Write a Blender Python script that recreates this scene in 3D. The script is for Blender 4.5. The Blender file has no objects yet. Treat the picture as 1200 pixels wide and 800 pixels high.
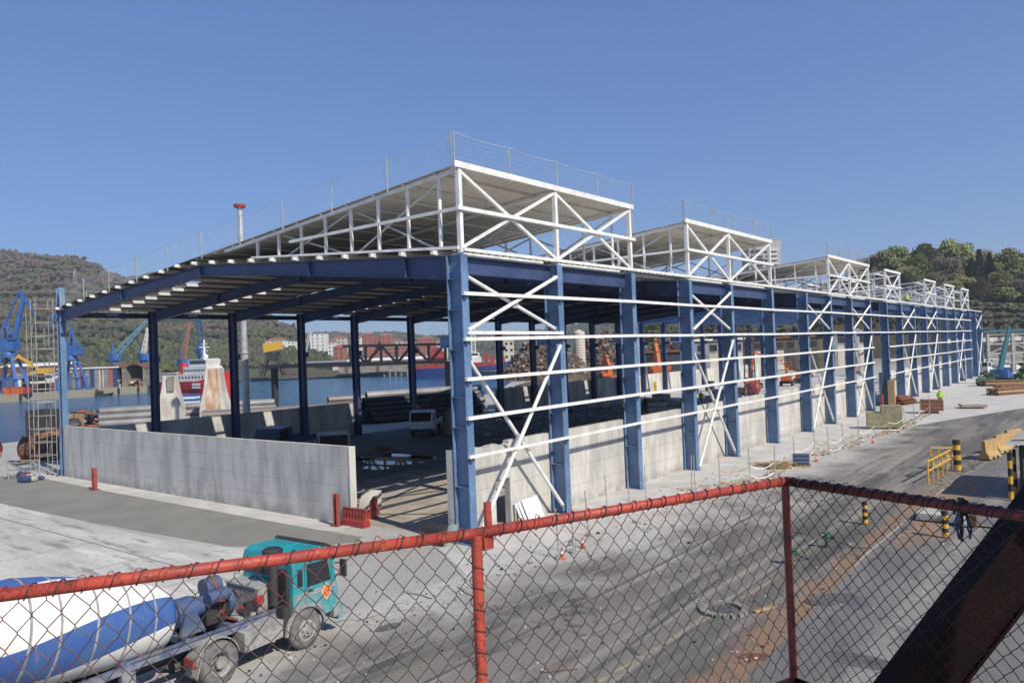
import bpy, math, random
from mathutils import Vector, Matrix, noise
R = random.Random(7)
sc = bpy.context.scene
COL = sc.collection
rad = math.radians

# ---------------------------------------------------------------- camera
FPX, YAW, PITCH, ROLL = 895.998, 0.6737, 0.0142, -0.0389
CAM = Vector((21.993, -23.986, 8.0))
fw = Vector((-math.sin(YAW)*math.cos(PITCH), math.cos(YAW)*math.cos(PITCH), math.sin(PITCH)))
rt = fw.cross(Vector((0, 0, 1))).normalized(); up = rt.cross(fw)
cr, sr = math.cos(ROLL), math.sin(ROLL)
rt2, up2 = rt*cr + up*sr, up*cr - rt*sr
cd = bpy.data.cameras.new("camera"); cam = bpy.data.objects.new("camera", cd); COL.objects.link(cam)
cd.sensor_width = 36.0; cd.lens = FPX/1200*36; cd.clip_start = 0.1; cd.clip_end = 9000
M = Matrix((rt2, up2, -fw)).transposed().to_4x4(); M.translation = CAM; cam.matrix_world = M
sc.camera = cam

# ---------------------------------------------------------------- sky, sun, exposure
SUN = Vector((1.1, -0.22, 1.0)).normalized()
w = bpy.data.worlds.new("World"); sc.world = w; w.use_nodes = True
nt = w.node_tree; bg = nt.nodes["Background"]
sky = nt.nodes.new("ShaderNodeTexSky"); sky.sky_type = 'NISHITA'; sky.sun_disc = False
sky.sun_elevation = math.asin(SUN.z); sky.sun_rotation = math.atan2(SUN.x, SUN.y)
sky.air_density = 1.0; sky.dust_density = 0.0; sky.ozone_density = 9.0; sky.altitude = 0
# the clear spring sky of the photograph: a slightly flatter, more violet blue than the model sky
tint = nt.nodes.new("ShaderNodeMix"); tint.data_type = 'RGBA'; tint.blend_type = 'MULTIPLY'; tint.inputs[0].default_value = 1.0
tint.inputs[7].default_value = (0.98, 1.00, 1.06, 1)
flatm = nt.nodes.new("ShaderNodeMix"); flatm.data_type = 'RGBA'; flatm.inputs[0].default_value = 0.30
flatm.inputs[7].default_value = (1.45, 2.95, 6.9, 1)
nt.links.new(sky.outputs[0], tint.inputs[6]); nt.links.new(tint.outputs[2], flatm.inputs[6])
nt.links.new(flatm.outputs[2], bg.inputs[0]); bg.inputs[1].default_value = 0.093
sl = bpy.data.lights.new("sun", 'SUN'); sl.energy = 5.0; sl.angle = rad(0.53); sl.color = (1.0, 0.925, 0.80)
so = bpy.data.objects.new("sun", sl); COL.objects.link(so); so.rotation_euler = SUN.to_track_quat('Z', 'Y').to_euler()
sc.view_settings.view_transform = 'Standard'; sc.view_settings.look = 'None'
sc.view_settings.exposure = 0.17; sc.view_settings.gamma = 1.0

# ---------------------------------------------------------------- helpers
def ray(px, py):
    return fw + rt2*((px-600)/FPX) - up2*((py-400)/FPX)
def at(px, py, d):
    return CAM + ray(px, py)*d
def gp(px, py, z=0.0):
    r = ray(px, py); return CAM + r*((z-CAM.z)/r.z)
def pX(px, py, X):
    r = ray(px, py); return CAM + r*((X-CAM.x)/r.x)
def V(*a): return Vector(a)

def lin(c):
    return tuple(((v/255)/12.92 if v/255 <= 0.04045 else ((v/255+0.055)/1.055)**2.4) for v in c)

MATS = {}
def mat(name, col, col2=None, scale=1.5, amt=1.0, rough=0.7, bump=0.0, bscale=8.0, stretch=(1, 1, 1), metal=0.0, spec=0.5, detail=5, lo=0.35, hi=0.68, fine=0.12):
    """base colour mixed with a second one by noise in world space, plus fine grain and bump"""
    m = bpy.data.materials.new(name); m.use_nodes = True; MATS[name] = m
    n = m.node_tree.nodes; l = m.node_tree.links; b = n["Principled BSDF"]
    b.inputs["Roughness"].default_value = rough; b.inputs["Metallic"].default_value = metal
    b.inputs["Specular IOR Level"].default_value = spec
    if col2 is None: col2 = tuple(v*0.72 for v in col)
    g = n.new("ShaderNodeNewGeometry"); mp = n.new("ShaderNodeMapping"); mp.inputs["Scale"].default_value = stretch
    l.new(g.outputs["Position"], mp.inputs["Vector"])
    t = n.new("ShaderNodeTexNoise"); t.inputs["Scale"].default_value = scale; t.inputs["Detail"].default_value = detail
    l.new(mp.outputs[0], t.inputs["Vector"])
    mr = n.new("ShaderNodeMapRange"); mr.inputs[1].default_value = lo; mr.inputs[2].default_value = hi; mr.inputs[4].default_value = amt
    l.new(t.outputs[0], mr.inputs[0])
    mx = n.new("ShaderNodeMix"); mx.data_type = 'RGBA'; mx.inputs[6].default_value = (*col, 1); mx.inputs[7].default_value = (*col2, 1)
    l.new(mr.outputs[0], mx.inputs[0])
    t2 = n.new("ShaderNodeTexNoise"); t2.inputs["Scale"].default_value = bscale; t2.inputs["Detail"].default_value = 3
    l.new(mp.outputs[0], t2.inputs["Vector"])
    mr2 = n.new("ShaderNodeMapRange"); mr2.inputs[1].default_value = 0.3; mr2.inputs[2].default_value = 0.7
    mr2.inputs[3].default_value = 1-fine; mr2.inputs[4].default_value = 1+fine; l.new(t2.outputs[0], mr2.inputs[0])
    vm = n.new("ShaderNodeVectorMath"); vm.operation = 'SCALE'
    l.new(mx.outputs[2], vm.inputs[0]); l.new(mr2.outputs[0], vm.inputs[3]); l.new(vm.outputs[0], b.inputs["Base Color"])
    if bump:
        bp = n.new("ShaderNodeBump"); bp.inputs["Strength"].default_value = min(bump, 1); bp.inputs["Distance"].default_value = 0.03*max(bump, 1)
        l.new(t2.outputs[0], bp.inputs["Height"]); l.new(bp.outputs[0], b.inputs["Normal"])
    m["_vm"] = 0
    return m

class MB:
    def __init__(s): s.v = []; s.f = []; s.mi = []; s.cur = 0
    def add(s, vs, fs):
        o = len(s.v); s.v += [tuple(v) for v in vs]; s.f += [tuple(i+o for i in f) for f in fs]; s.mi += [s.cur]*len(fs); return s
    def box(s, c, size, m=None):
        x, y, z = size[0]/2, size[1]/2, size[2]/2; c = Vector(c)
        vs = [Vector((a, b, d)) for a in (-x, x) for b in (-y, y) for d in (-z, z)]
        vs = [(m @ v if m else v)+c for v in vs]
        return s.add(vs, [(0, 1, 3, 2), (4, 6, 7, 5), (0, 4, 5, 1), (2, 3, 7, 6), (0, 2, 6, 4), (1, 5, 7, 3)])
    def span(s, a, b):   # axis aligned box from corner a to corner b
        return s.box([(p+q)/2 for p, q in zip(a, b)], [abs(p-q) for p, q in zip(a, b)])
    def frame(s, p0, p1, upv=(0, 0, 1)):
        p0 = Vector(p0); p1 = Vector(p1); d = (p1-p0).normalized(); u = Vector(upv)
        if abs(d.dot(u)) > 0.99: u = Vector((0, 1, 0)) if abs(d.y) < 0.9 else Vector((1, 0, 0))
        sd = d.cross(u).normalized(); u = sd.cross(d).normalized(); return p0, p1, d, sd, u
    def bar(s, p0, p1, wd, ht=None, upv=(0, 0, 1), wd1=None, ht1=None):
        if ht is None: ht = wd
        wd1 = wd if wd1 is None else wd1; ht1 = ht if ht1 is None else ht1
        p0, p1, d, sd, u = s.frame(p0, p1, upv)
        vs = []
        for p, a, b in ((p0, wd/2, ht/2), (p1, wd1/2, ht1/2)):
            vs += [p-sd*a-u*b, p+sd*a-u*b, p+sd*a+u*b, p-sd*a+u*b]
        return s.add(vs, [(0, 3, 2, 1), (4, 5, 6, 7), (0, 1, 5, 4), (1, 2, 6, 5), (2, 3, 7, 6), (3, 0, 4, 7)])
    def tube(s, p0, p1, r, n=8, r1=None, cap=True):
        r1 = r if r1 is None else r1
        p0, p1, d, sd, u = s.frame(p0, p1)
        vs = []
        for p, q in ((p0, r), (p1, r1)):
            for k in range(n):
                a = 2*math.pi*k/n; vs.append(p+sd*(q*math.cos(a))+u*(q*math.sin(a)))
        fs = [(k, (k+1) % n, n+(k+1) % n, n+k) for k in range(n)]
        if cap: fs += [tuple(reversed(range(n))), tuple(range(n, 2*n))]
        return s.add(vs, fs)
    def path(s, pts, r, n=6):
        pts = [Vector(p) for p in pts]; vs = []; m = len(pts)
        for i, p in enumerate(pts):
            d = (pts[min(i+1, m-1)]-pts[max(i-1, 0)]).normalized()
            u = Vector((0, 0, 1)) if abs(d.z) < 0.95 else Vector((1, 0, 0))
            sd = d.cross(u).normalized(); u = sd.cross(d)
            for k in range(n):
                a = 2*math.pi*k/n; vs.append(p+sd*(r*math.cos(a))+u*(r*math.sin(a)))
        fs = [(i*n+k, i*n+(k+1) % n, (i+1)*n+(k+1) % n, (i+1)*n+k) for i in range(m-1) for k in range(n)]
        fs += [tuple(reversed(range(n))), tuple(range((m-1)*n, m*n))]
        return s.add(vs, fs)
    def ibeam(s, p0, p1, dep, fl, tf=0.03, tw=0.02, upv=(0, 0, 1), dep1=None):
        """I section: depth along upv, flange width across; anchored at the section centre"""
        dep1 = dep if dep1 is None else dep1
        p0, p1, d, sd, u = s.frame(p0, p1, upv)
        s.bar(p0, p1, tw, dep-2*tf, u, tw, dep1-2*tf)
        s.bar(p0+u*(dep/2-tf/2), p1+u*(dep1/2-tf/2), fl, tf, u); s.bar(p0-u*(dep/2-tf/2), p1-u*(dep1/2-tf/2), fl, tf, u)
        return s
    def lathe(s, prof, c=(0, 0, 0), n=24, axis='z', a0=0, a1=2*math.pi):
        c = Vector(c); vs = []; full = abs(a1-a0-2*math.pi) < 1e-6; m = n if full else n+1
        for (r, h) in prof:
            for k in range(m):
                a = a0+(a1-a0)*k/n; x, y = r*math.cos(a), r*math.sin(a)
                vs.append(c+(Vector((x, y, h)) if axis == 'z' else Vector((h, x, y)) if axis == 'x' else Vector((x, h, y))))
        fs = []
        for i in range(len(prof)-1):
            for k in range(n if full else n):
                k2 = (k+1) % m
                fs.append((i*m+k, i*m+k2, (i+1)*m+k2, (i+1)*m+k))
        return s.add(vs, fs)
    def prism(s, pts, off):   # extrude polygon by vector
        n = len(pts); pts = [Vector(p) for p in pts]; off = Vector(off)
        return s.add(pts+[p+off for p in pts], [tuple(reversed(range(n))), tuple(range(n, 2*n))]+[(k, (k+1) % n, n+(k+1) % n, n+k) for k in range(n)])
    def ico(s, c, r, sq=(1, 1, 1), jit=0.0, rnd=R):
        t = 1.618; vs = [(-1, t, 0), (1, t, 0), (-1, -t, 0), (1, -t, 0), (0, -1, t), (0, 1, t), (0, -1, -t), (0, 1, -t), (t, 0, -1), (t, 0, 1), (-t, 0, -1), (-t, 0, 1)]
        fs = [(0, 11, 5), (0, 5, 1), (0, 1, 7), (0, 7, 10), (0, 10, 11), (1, 5, 9), (5, 11, 4), (11, 10, 2), (10, 7, 6), (7, 1, 8), (3, 9, 4), (3, 4, 2), (3, 2, 6), (3, 6, 8), (3, 8, 9), (4, 9, 5), (2, 4, 11), (6, 2, 10), (8, 6, 7), (9, 8, 1)]
        out = []
        a = rnd.random()*6.28; ca, sa = math.cos(a), math.sin(a)
        for v in vs:
            k = r/1.9*(1+jit*(rnd.random()*2-1)); x, y = v[0]*ca-v[1]*sa, v[0]*sa+v[1]*ca
            out.append((c[0]+x*k*sq[0], c[1]+y*k*sq[1], c[2]+v[2]*k*sq[2]))
        return s.add(out, fs)
    def mesh(s, name, mats, smooth=False):
        me = bpy.data.meshes.new(name); me.from_pydata(s.v, [], s.f)
        for m in (mats if isinstance(mats, (list, tuple)) else [mats]): me.materials.append(m)
        if any(s.mi): me.polygons.foreach_set("material_index", s.mi)
        if smooth: me.polygons.foreach_set("use_smooth", [True]*len(me.polygons))
        me.update(); return me
    def build(s, name, mats, parent=None, smooth=False, loc=None, rz=0.0):
        return link(name, s.mesh(name, mats, smooth), parent, loc, rz)

def link(name, me, parent=None, loc=None, rz=0.0):
    o = bpy.data.objects.new(name, me); COL.objects.link(o); o.parent = parent
    if loc is not None: o.location = loc
    if rz: o.rotation_euler.z = rz
    return o
def tag(o, label=None, cat=None, group=None, kind=None):
    if label: o["label"] = label
    if cat: o["category"] = cat
    if group: o["group"] = group
    if kind: o["kind"] = kind
    return o
def thing(name, label, cat, loc=(0, 0, 0), rz=0.0, group=None):
    o = bpy.data.objects.new(name, None); o.empty_display_size = 0.3; COL.objects.link(o); o.location = loc; o.rotation_euler.z = rz
    return tag(o, label, cat, group)
def kids(o): return [c for c in CH.get(o.name, [])]
def copy_tree(o, parent=None):
    c = o.copy(); COL.objects.link(c); c.parent = parent
    for ch in [x for x in list(bpy.data.objects) if x.parent == o] if o.name not in KIDS else KIDS[o.name]:
        copy_tree(ch, c)
    return c
KIDS = {}
def remember(o):
    """list a prototype's children once so copying it is quick"""
    def rec(p):
        ks = [x for x in bpy.data.objects if x.parent == p]; KIDS[p.name] = ks
        for k in ks: rec(k)
    rec(o); return o
def dup(o, loc, rz=0.0, label=None, scale=None, group=None):
    c = copy_tree(o); c.location = loc; c.rotation_euler.z = rz
    if label: c["label"] = label
    if group: c["group"] = group
    if scale is not None: c.scale = scale if isinstance(scale, (tuple, list)) else (scale,)*3
    return c

# ---------------------------------------------------------------- materials
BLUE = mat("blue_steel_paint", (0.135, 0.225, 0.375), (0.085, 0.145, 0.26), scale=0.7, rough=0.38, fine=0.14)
NAVY = mat("navy_and_shaded_blue_paint", (0.045, 0.07, 0.16), (0.03, 0.05, 0.12), scale=0.9, rough=0.45)  # navy things, and blue steel with its shade painted in
WHITE = mat("white_steel_paint", (0.78, 0.78, 0.76), (0.6, 0.6, 0.58), scale=1.7, rough=0.5, fine=0.05)
GALV = mat("galvanised_steel", (0.55, 0.56, 0.56), (0.4, 0.4, 0.4), scale=2, rough=0.45, metal=0.3)
PURLM = mat("purlin_steel", (0.60, 0.58, 0.54), (0.50, 0.48, 0.44), scale=2, rough=0.6)
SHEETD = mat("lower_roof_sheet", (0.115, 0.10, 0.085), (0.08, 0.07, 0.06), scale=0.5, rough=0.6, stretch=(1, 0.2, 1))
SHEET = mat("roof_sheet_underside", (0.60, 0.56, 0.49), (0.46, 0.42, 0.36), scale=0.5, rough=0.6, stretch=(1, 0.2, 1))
CONCD = mat("old_concrete", (0.28, 0.26, 0.22), (0.17, 0.155, 0.13), scale=0.4, rough=0.9, bump=0.3, bscale=5)
GALVD = mat("dull_galvanised_tube", (0.36, 0.36, 0.35), (0.25, 0.25, 0.25), scale=3, rough=0.5)
RUST = mat("rusty_steel", (0.20, 0.085, 0.04), (0.10, 0.045, 0.03), scale=3, rough=0.85, bump=0.3)
DARK = mat("dark_steel", (0.025, 0.026, 0.03), (0.045, 0.04, 0.038), scale=2, rough=0.6)
BLACK = mat("black_rubber", (0.018, 0.018, 0.018), (0.035, 0.033, 0.03), scale=6, rough=0.85)
YELLOW = mat("yellow_paint", (0.72, 0.40, 0.03), (0.5, 0.28, 0.05), scale=4, rough=0.5)
ORANGE = mat("orange_paint", (0.55, 0.13, 0.025), (0.36, 0.09, 0.03), scale=4, rough=0.5)
RED = mat("red_paint", (0.36, 0.045, 0.038), (0.25, 0.035, 0.028), scale=3, rough=0.45)
CRANE = mat("harbour_crane_blue", (0.035, 0.125, 0.37), (0.03, 0.09, 0.26), scale=0.5, rough=0.5)
TEAL = mat("teal_paint", (0.03, 0.16, 0.19), (0.03, 0.11, 0.13), scale=2, rough=0.35)
GLASS = mat("dark_window_glass", (0.02, 0.025, 0.03), (0.03, 0.035, 0.04), rough=0.08, fine=0)
WOOD = mat("raw_timber", (0.42, 0.30, 0.16), (0.28, 0.19, 0.10), scale=5, rough=0.85)
ROCKM = mat("earth_and_rock", (0.13, 0.10, 0.07), (0.07, 0.06, 0.04), scale=0.3, rough=0.95, bump=0.6, bscale=1.5)
SKIN = mat("skin", (0.45, 0.26, 0.18), rough=0.6)

# ---------------------------------------------------------------- shed frame positions
YC = [0, 7.02, 14.29, 21.65, 28.32, 36.41, 44.84, 51.95, 59.12, 66.55, 74.2, 81.77, 89.49, 97.19, 104.89, 113.0, 121.2, 128.9, 136.5, 143.9, 151.6]
W = 40.8; XR = -20.4; HE = 12.18; HL = 12.6; HR = 13.84
def raft(X):   # top of the rafters
    return HR+(X-XR)*(HR-HL)/(W/2) if X < XR else HR+(X-XR)*(HE-HR)/(W/2)
def mono(X):   # roof sheet plane that climbs over the monitors
    return 15.93+0.0795*X
PURL = [-0.87-1.965*k for k in range(21)]
MODS = [(0, 2), (3, 5), (7, 9), (10, 11), (13, 14), (15, 16), (17, 18)]


# ================================================================ GROUND MATERIALS
class NM:
    def __init__(s, name, rough=0.85):
        s.m = bpy.data.materials.new(name); s.m.use_nodes = True; s.n = s.m.node_tree.nodes; s.l = s.m.node_tree.links
        s.b = s.n["Principled BSDF"]; s.b.inputs["Roughness"].default_value = rough; s.geo = s.n.new("ShaderNodeNewGeometry")
        s.sep = s.n.new("ShaderNodeSeparateXYZ"); s.l.new(s.geo.outputs["Position"], s.sep.inputs[0])
    def noise(s, scale, lo=0.35, hi=0.65, stretch=(1, 1, 1), detail=6, rot=0, a=0.0, b=1.0, rough=0.55):
        mp = s.n.new("ShaderNodeMapping"); mp.inputs["Scale"].default_value = stretch; mp.inputs["Rotation"].default_value = (0, 0, rot); mp.vector_type = 'POINT'
        s.l.new(s.geo.outputs["Position"], mp.inputs[0]); t = s.n.new("ShaderNodeTexNoise"); t.inputs["Scale"].default_value = scale; t.inputs["Detail"].default_value = detail
        t.inputs["Roughness"].default_value = rough
        s.l.new(mp.outputs[0], t.inputs[0]); return s.rng(t.outputs[0], lo, hi, a, b)
    def rng(s, x, lo, hi, a=0.0, b=1.0):
        m = s.n.new("ShaderNodeMapRange"); m.interpolation_type = 'SMOOTHSTEP'
        for i, v in ((1, lo), (2, hi), (3, a), (4, b)): m.inputs[i].default_value = v
        s.l.new(x, m.inputs[0]); return m.outputs[0]
    def math(s, op, x, y=None):
        m = s.n.new("ShaderNodeMath"); m.operation = op
        for i, v in enumerate((x, y)):
            if v is None: continue
            if isinstance(v, (int, float)): m.inputs[i].default_value = v
            else: s.l.new(v, m.inputs[i])
        return m.outputs[0]
    def mix(s, a, b, f):
        m = s.n.new("ShaderNodeMix"); m.data_type = 'RGBA'
        for i, v in ((6, a), (7, b)):
            if isinstance(v, tuple): m.inputs[i].default_value = (*v, 1)
            else: s.l.new(v, m.inputs[i])
        if isinstance(f, (int, float)): m.inputs[0].default_value = f
        else: s.l.new(f, m.inputs[0])
        return m.outputs[2]
    def done(s, c, bump=None, dist=0.01):
        if isinstance(c, tuple): s.b.inputs["Base Color"].default_value = (*c, 1)
        else: s.l.new(c, s.b.inputs["Base Color"])
        if bump is not None:
            bp = s.n.new("ShaderNodeBump"); bp.inputs["Strength"].default_value = 0.6; bp.inputs["Distance"].default_value = dist
            s.l.new(bump, bp.inputs["Height"]); s.l.new(bp.outputs[0], s.b.inputs["Normal"])
        return s.m

def precast(name, a, b, dirt):
    g_ = NM(name)
    c_ = g_.mix(a, b, g_.noise(0.9, 0.35, 0.68, stretch=(1, 1, 0.3)))
    c_ = g_.mix(c_, tuple(v*1.12 for v in a), g_.noise(3.2, 0.55, 0.75, stretch=(1, 1, 0.12), b=0.7))          # vertical formwork streaks
    c_ = g_.mix(c_, tuple(v*0.8 for v in b), g_.noise(5.5, 0.56, 0.72, stretch=(1, 1, 0.06), b=0.6))            # thin run marks
    low_ = g_.math('MULTIPLY', g_.rng(g_.sep.outputs[2], 0.75, 0.05), g_.noise(1.4, 0.3, 0.62, b=0.75))         # dirt splashed on the foot
    c_ = g_.mix(c_, dirt, low_)
    c_ = g_.mix(c_, dirt, g_.noise(0.55, 0.62, 0.78, stretch=(1, 1, 0.5), b=0.4))
    return g_.done(c_, g_.noise(22), 0.012)
CONC = precast("precast_concrete", (0.55, 0.53, 0.49), (0.385, 0.375, 0.35), (0.26, 0.24, 0.21))
CONCE = precast("precast_concrete_grey", (0.60, 0.59, 0.55), (0.40, 0.395, 0.37), (0.27, 0.25, 0.22))

g_ = NM("quay_concrete_ground")
c_ = g_.mix((0.42, 0.405, 0.375), (0.33, 0.32, 0.295), g_.noise(0.12))
c_ = g_.mix(c_, (0.42, 0.40, 0.37), g_.noise(0.5, 0.55, 0.75, b=0.7))
c_ = g_.mix(c_, (0.25, 0.24, 0.225), g_.noise(3.0, 0.5, 0.8, b=0.6))
far_ = g_.math('MAXIMUM', g_.rng(g_.sep.outputs[1], 170, 260), g_.rng(g_.sep.outputs[0], -90, -150))
GROUND = g_.done(g_.mix(c_, (0.25, 0.225, 0.17), far_), g_.noise(9), 0.015)

g_ = NM("shed_floor_dirt_and_shade", 0.8)
c_ = g_.mix((0.15, 0.13, 0.11), (0.085, 0.078, 0.07), g_.noise(0.25))  # dirt, darkened to paint in the shade under the roof
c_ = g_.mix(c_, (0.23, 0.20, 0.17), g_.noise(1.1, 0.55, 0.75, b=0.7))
slab = g_.math("MULTIPLY", g_.rng(g_.math("ADD", g_.sep.outputs[0], g_.noise(0.5, 0.3, 0.7, a=-1.2, b=1.2)), -17.5, -14.0), g_.rng(g_.math("ADD", g_.sep.outputs[1], g_.noise(0.4, 0.3, 0.7, a=-2, b=2)), 22, 14))  # paler where sun reaches in: sunlight painted into the floor, ragged edge
c_ = g_.mix(c_, g_.mix((0.42, 0.37, 0.31), (0.30, 0.26, 0.21), g_.noise(0.8)), slab)  # slab is the mask of the sunlight painted into the floor
c_ = g_.mix(c_, (0.5, 0.48, 0.45), g_.rng(g_.sep.outputs[1], 70, 80))  # paler past the roof end, painting in the sunlight there
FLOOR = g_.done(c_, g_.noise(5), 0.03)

g_ = NM("road_asphalt")
c_ = g_.mix((0.108, 0.099, 0.088), (0.195, 0.176, 0.152), g_.noise(0.35, 0.42, 0.58, stretch=(1, 0.10, 1)))
c_ = g_.mix(c_, (0.31, 0.285, 0.245), g_.noise(1.0, 0.52, 0.68, stretch=(1, 0.05, 1), b=0.85))
c_ = g_.mix(c_, (0.21, 0.15, 0.10), g_.noise(0.7, 0.58, 0.76, stretch=(1, 0.12, 1), rot=-0.04, b=0.55))
c_ = g_.mix(c_, (0.062, 0.059, 0.056), g_.noise(0.8, 0.54, 0.66, stretch=(1, 0.16, 1), rot=0.05, b=0.8))
c_ = g_.mix(c_, (0.12, 0.115, 0.11), g_.noise(14, 0.45, 0.75, b=0.5))
# pale cement dust towards the shed
xx = g_.math('ADD', g_.sep.outputs[0], g_.noise(0.25, 0.2, 0.8, a=-2.6, b=2.6))
xx = g_.math('ADD', xx, g_.math('MULTIPLY', g_.rng(g_.sep.outputs[1], -14, 8), -2.6))
dust = g_.rng(xx, 7.4, 2.0)
c_ = g_.mix(c_, (0.43, 0.415, 0.385), g_.math('MULTIPLY', dust, g_.noise(1.6, 0.2, 0.6, a=0.65, b=1.0)))
# rust coloured spill lying along the kerb
rx = g_.math('ABSOLUTE', g_.math('ADD', g_.math('SUBTRACT', g_.sep.outputs[0], 14.25), g_.noise(0.5, 0.2, 0.8, a=-0.45, b=0.45)))
rr = g_.math('MULTIPLY', g_.rng(rx, 0.95, 0.25), g_.rng(g_.sep.outputs[1], 26, 18))
c_ = g_.mix(c_, (0.235, 0.145, 0.09), g_.math('MULTIPLY', rr, g_.noise(2.2, 0.25, 0.6, a=0.35, b=0.95)))
vo = g_.n.new("ShaderNodeTexVoronoi"); vo.feature = 'DISTANCE_TO_EDGE'; vo.inputs["Scale"].default_value = 0.22
wv = g_.n.new("ShaderNodeVectorMath"); wv.operation = 'MULTIPLY_ADD'; wv.inputs[1].default_value = (1.4, 1.4, 1.4)
wn_ = g_.n.new("ShaderNodeTexNoise"); wn_.inputs["Scale"].default_value = 0.9; wn_.inputs["Detail"].default_value = 6; g_.l.new(g_.geo.outputs["Position"], wn_.inputs[0])
g_.l.new(wn_.outputs["Color"], wv.inputs[0]); g_.l.new(g_.geo.outputs["Position"], wv.inputs[2]); g_.l.new(wv.outputs[0], vo.inputs["Vector"])
c_ = g_.mix(c_, (0.05, 0.047, 0.044), g_.math('MULTIPLY', g_.rng(vo.outputs["Distance"], 0.012, 0.004), g_.noise(0.3, 0.45, 0.6, b=0.8)))
ROAD = g_.done(c_, g_.noise(30), 0.006)

g_ = NM("pale_concrete_apron")
c_ = g_.mix((0.52, 0.50, 0.47), (0.42, 0.405, 0.38), g_.noise(0.5))
c_ = g_.mix(c_, (0.33, 0.31, 0.28), g_.noise(2.0, 0.58, 0.8, b=0.8))
APRON = g_.done(c_, g_.noise(12), 0.008)

g_ = NM("weathered_yard_slab")
c_ = g_.mix((0.54, 0.53, 0.49), (0.40, 0.39, 0.36), g_.noise(0.45, stretch=(0.25, 1, 1)))
c_ = g_.mix(c_, (0.64, 0.62, 0.58), g_.noise(1.1, 0.52, 0.72, stretch=(0.12, 1, 1), b=0.9))
c_ = g_.mix(c_, (0.21, 0.205, 0.185), g_.noise(1.5, 0.53, 0.68, stretch=(0.22, 1, 1), b=0.85))
c_ = g_.mix(c_, (0.36, 0.35, 0.32), g_.noise(5.0, 0.5, 0.7, stretch=(0.4, 1, 1), b=0.7))
YARD = g_.done(c_, g_.noise(18), 0.006)

g_ = NM("fresh_screed", 0.75)
c_ = g_.mix((0.235, 0.228, 0.20), (0.20, 0.195, 0.175), g_.noise(0.4))
c_ = g_.mix(c_, (0.30, 0.285, 0.25), g_.noise(2.4, 0.62, 0.85, stretch=(0.3, 1, 1), b=0.7))
SCREED = g_.done(c_, g_.noise(20), 0.003)

g_ = NM("sidewalk_concrete")
c_ = g_.mix((0.125, 0.12, 0.115), (0.18, 0.172, 0.16), g_.noise(0.5, stretch=(1, 0.3, 1)))
c_ = g_.mix(c_, (0.095, 0.09, 0.09), g_.noise(1.2, 0.55, 0.7, stretch=(1, 0.4, 1)))
bx_ = g_.math('ABSOLUTE', g_.math('SUBTRACT', g_.sep.outputs[0], 16.9))
c_ = g_.mix(c_, (0.25, 0.24, 0.22), g_.math('MULTIPLY', g_.rng(bx_, 0.55, 0.2), g_.noise(1.5, 0.3, 0.6, b=0.8)))
rx2 = g_.math('ABSOLUTE', g_.math('ADD', g_.math('SUBTRACT', g_.sep.outputs[0], 15.3), g_.noise(0.6, 0.2, 0.8, a=-0.5, b=0.5)))
c_ = g_.mix(c_, (0.27, 0.165, 0.10), g_.math('MULTIPLY', g_.math('MULTIPLY', g_.noise(0.9, 0.3, 0.55, b=0.9), g_.rng(rx2, 1.0, 0.4)), g_.math('MULTIPLY', g_.rng(g_.sep.outputs[1], 27, 22), g_.rng(g_.sep.outputs[1], 6, 11))))
KERBM = g_.done(c_, g_.noise(14), 0.006)

g_ = NM("harbour_water", 0.12)
wn = g_.noise(0.9, 0.1, 0.9, stretch=(1, 1.6, 1), detail=5); wn2 = g_.noise(0.02, 0.35, 0.65, stretch=(1, 2.2, 1))
g_.b.inputs["IOR"].default_value = 1.33
g_.b.inputs["Specular IOR Level"].default_value = 0.2
WATER = g_.done(g_.mix((0.010, 0.085, 0.185), (0.022, 0.115, 0.225), wn2), wn, 0.35)
PAINTY = mat("worn_yellow_line", (0.33, 0.27, 0.15), (0.15, 0.14, 0.125), scale=3, rough=0.8)
PAINTW = mat("worn_white_line", (0.55, 0.54, 0.5), (0.25, 0.24, 0.22), scale=3, rough=0.8)

# ================================================================ GROUND GEOMETRY
def flat(name, pts, z, m, kind="structure", depth=None, parent=None):
    b = MB(); pts = [V(p[0], p[1], z) for p in pts]
    if depth: b.prism(pts, (0, 0, -depth))
    else: b.add(pts, [tuple(range(len(pts)))])
    o = b.build(name, m, parent)
    if kind: o["kind"] = kind
    return o
P2 = lambda v: (v.x, v.y)
L0, L1 = gp(172, 452.5), gp(0, 463); Lx = L0+(L1-L0)*5
shore = [(3000, -3000), (-77, -3000), (-77, 6.5), P2(gp(70, 512)), P2(gp(300, 486)), P2(gp(520, 474.5)), P2(gp(585, 458)), P2(gp(607, 441)), P2(gp(606, 434.5)), P2(gp(480, 435)), P2(gp(285, 436.8)),
         P2(gp(190, 444)), P2(L0), P2(L1), P2(Lx), (-3000, Lx.y), (-3000, 3400), (3000, 3400)]
flat("quay_ground", shore, 0.0, GROUND, depth=6)
flat("harbour_water", [(-3100, -3100), (3100, -3100), (3100, 3500), (-3100, 3500)], -2.6, WATER)
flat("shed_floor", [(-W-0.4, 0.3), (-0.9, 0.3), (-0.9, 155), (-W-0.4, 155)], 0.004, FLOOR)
flat("yard_slab", [(-62, -60), (-1.2, -60), (1.8, -16), (2.5, -9), (-4.0, -4.5), (-12, -6.6), (-36, -7.2), (-62, -8)], 0.004, YARD)
flat("fresh_screed", [(-46, -1.35), (-30, -1.75), (-8, -1.7), (-5.0, -1.5), (-4.4, -2.2), (-5.5, -3.6), (-9.0, -5.7), (-20, -6.6), (-32, -7.1), (-46, -7.3)], 0.010, SCREED)
flat("wall_foot_strip", [(-46, -0.2), (-7.2, -0.2), (-6.4, -1.48), (-8, -1.68), (-30, -1.73), (-46, -1.33)], 0.014, APRON)
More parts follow.
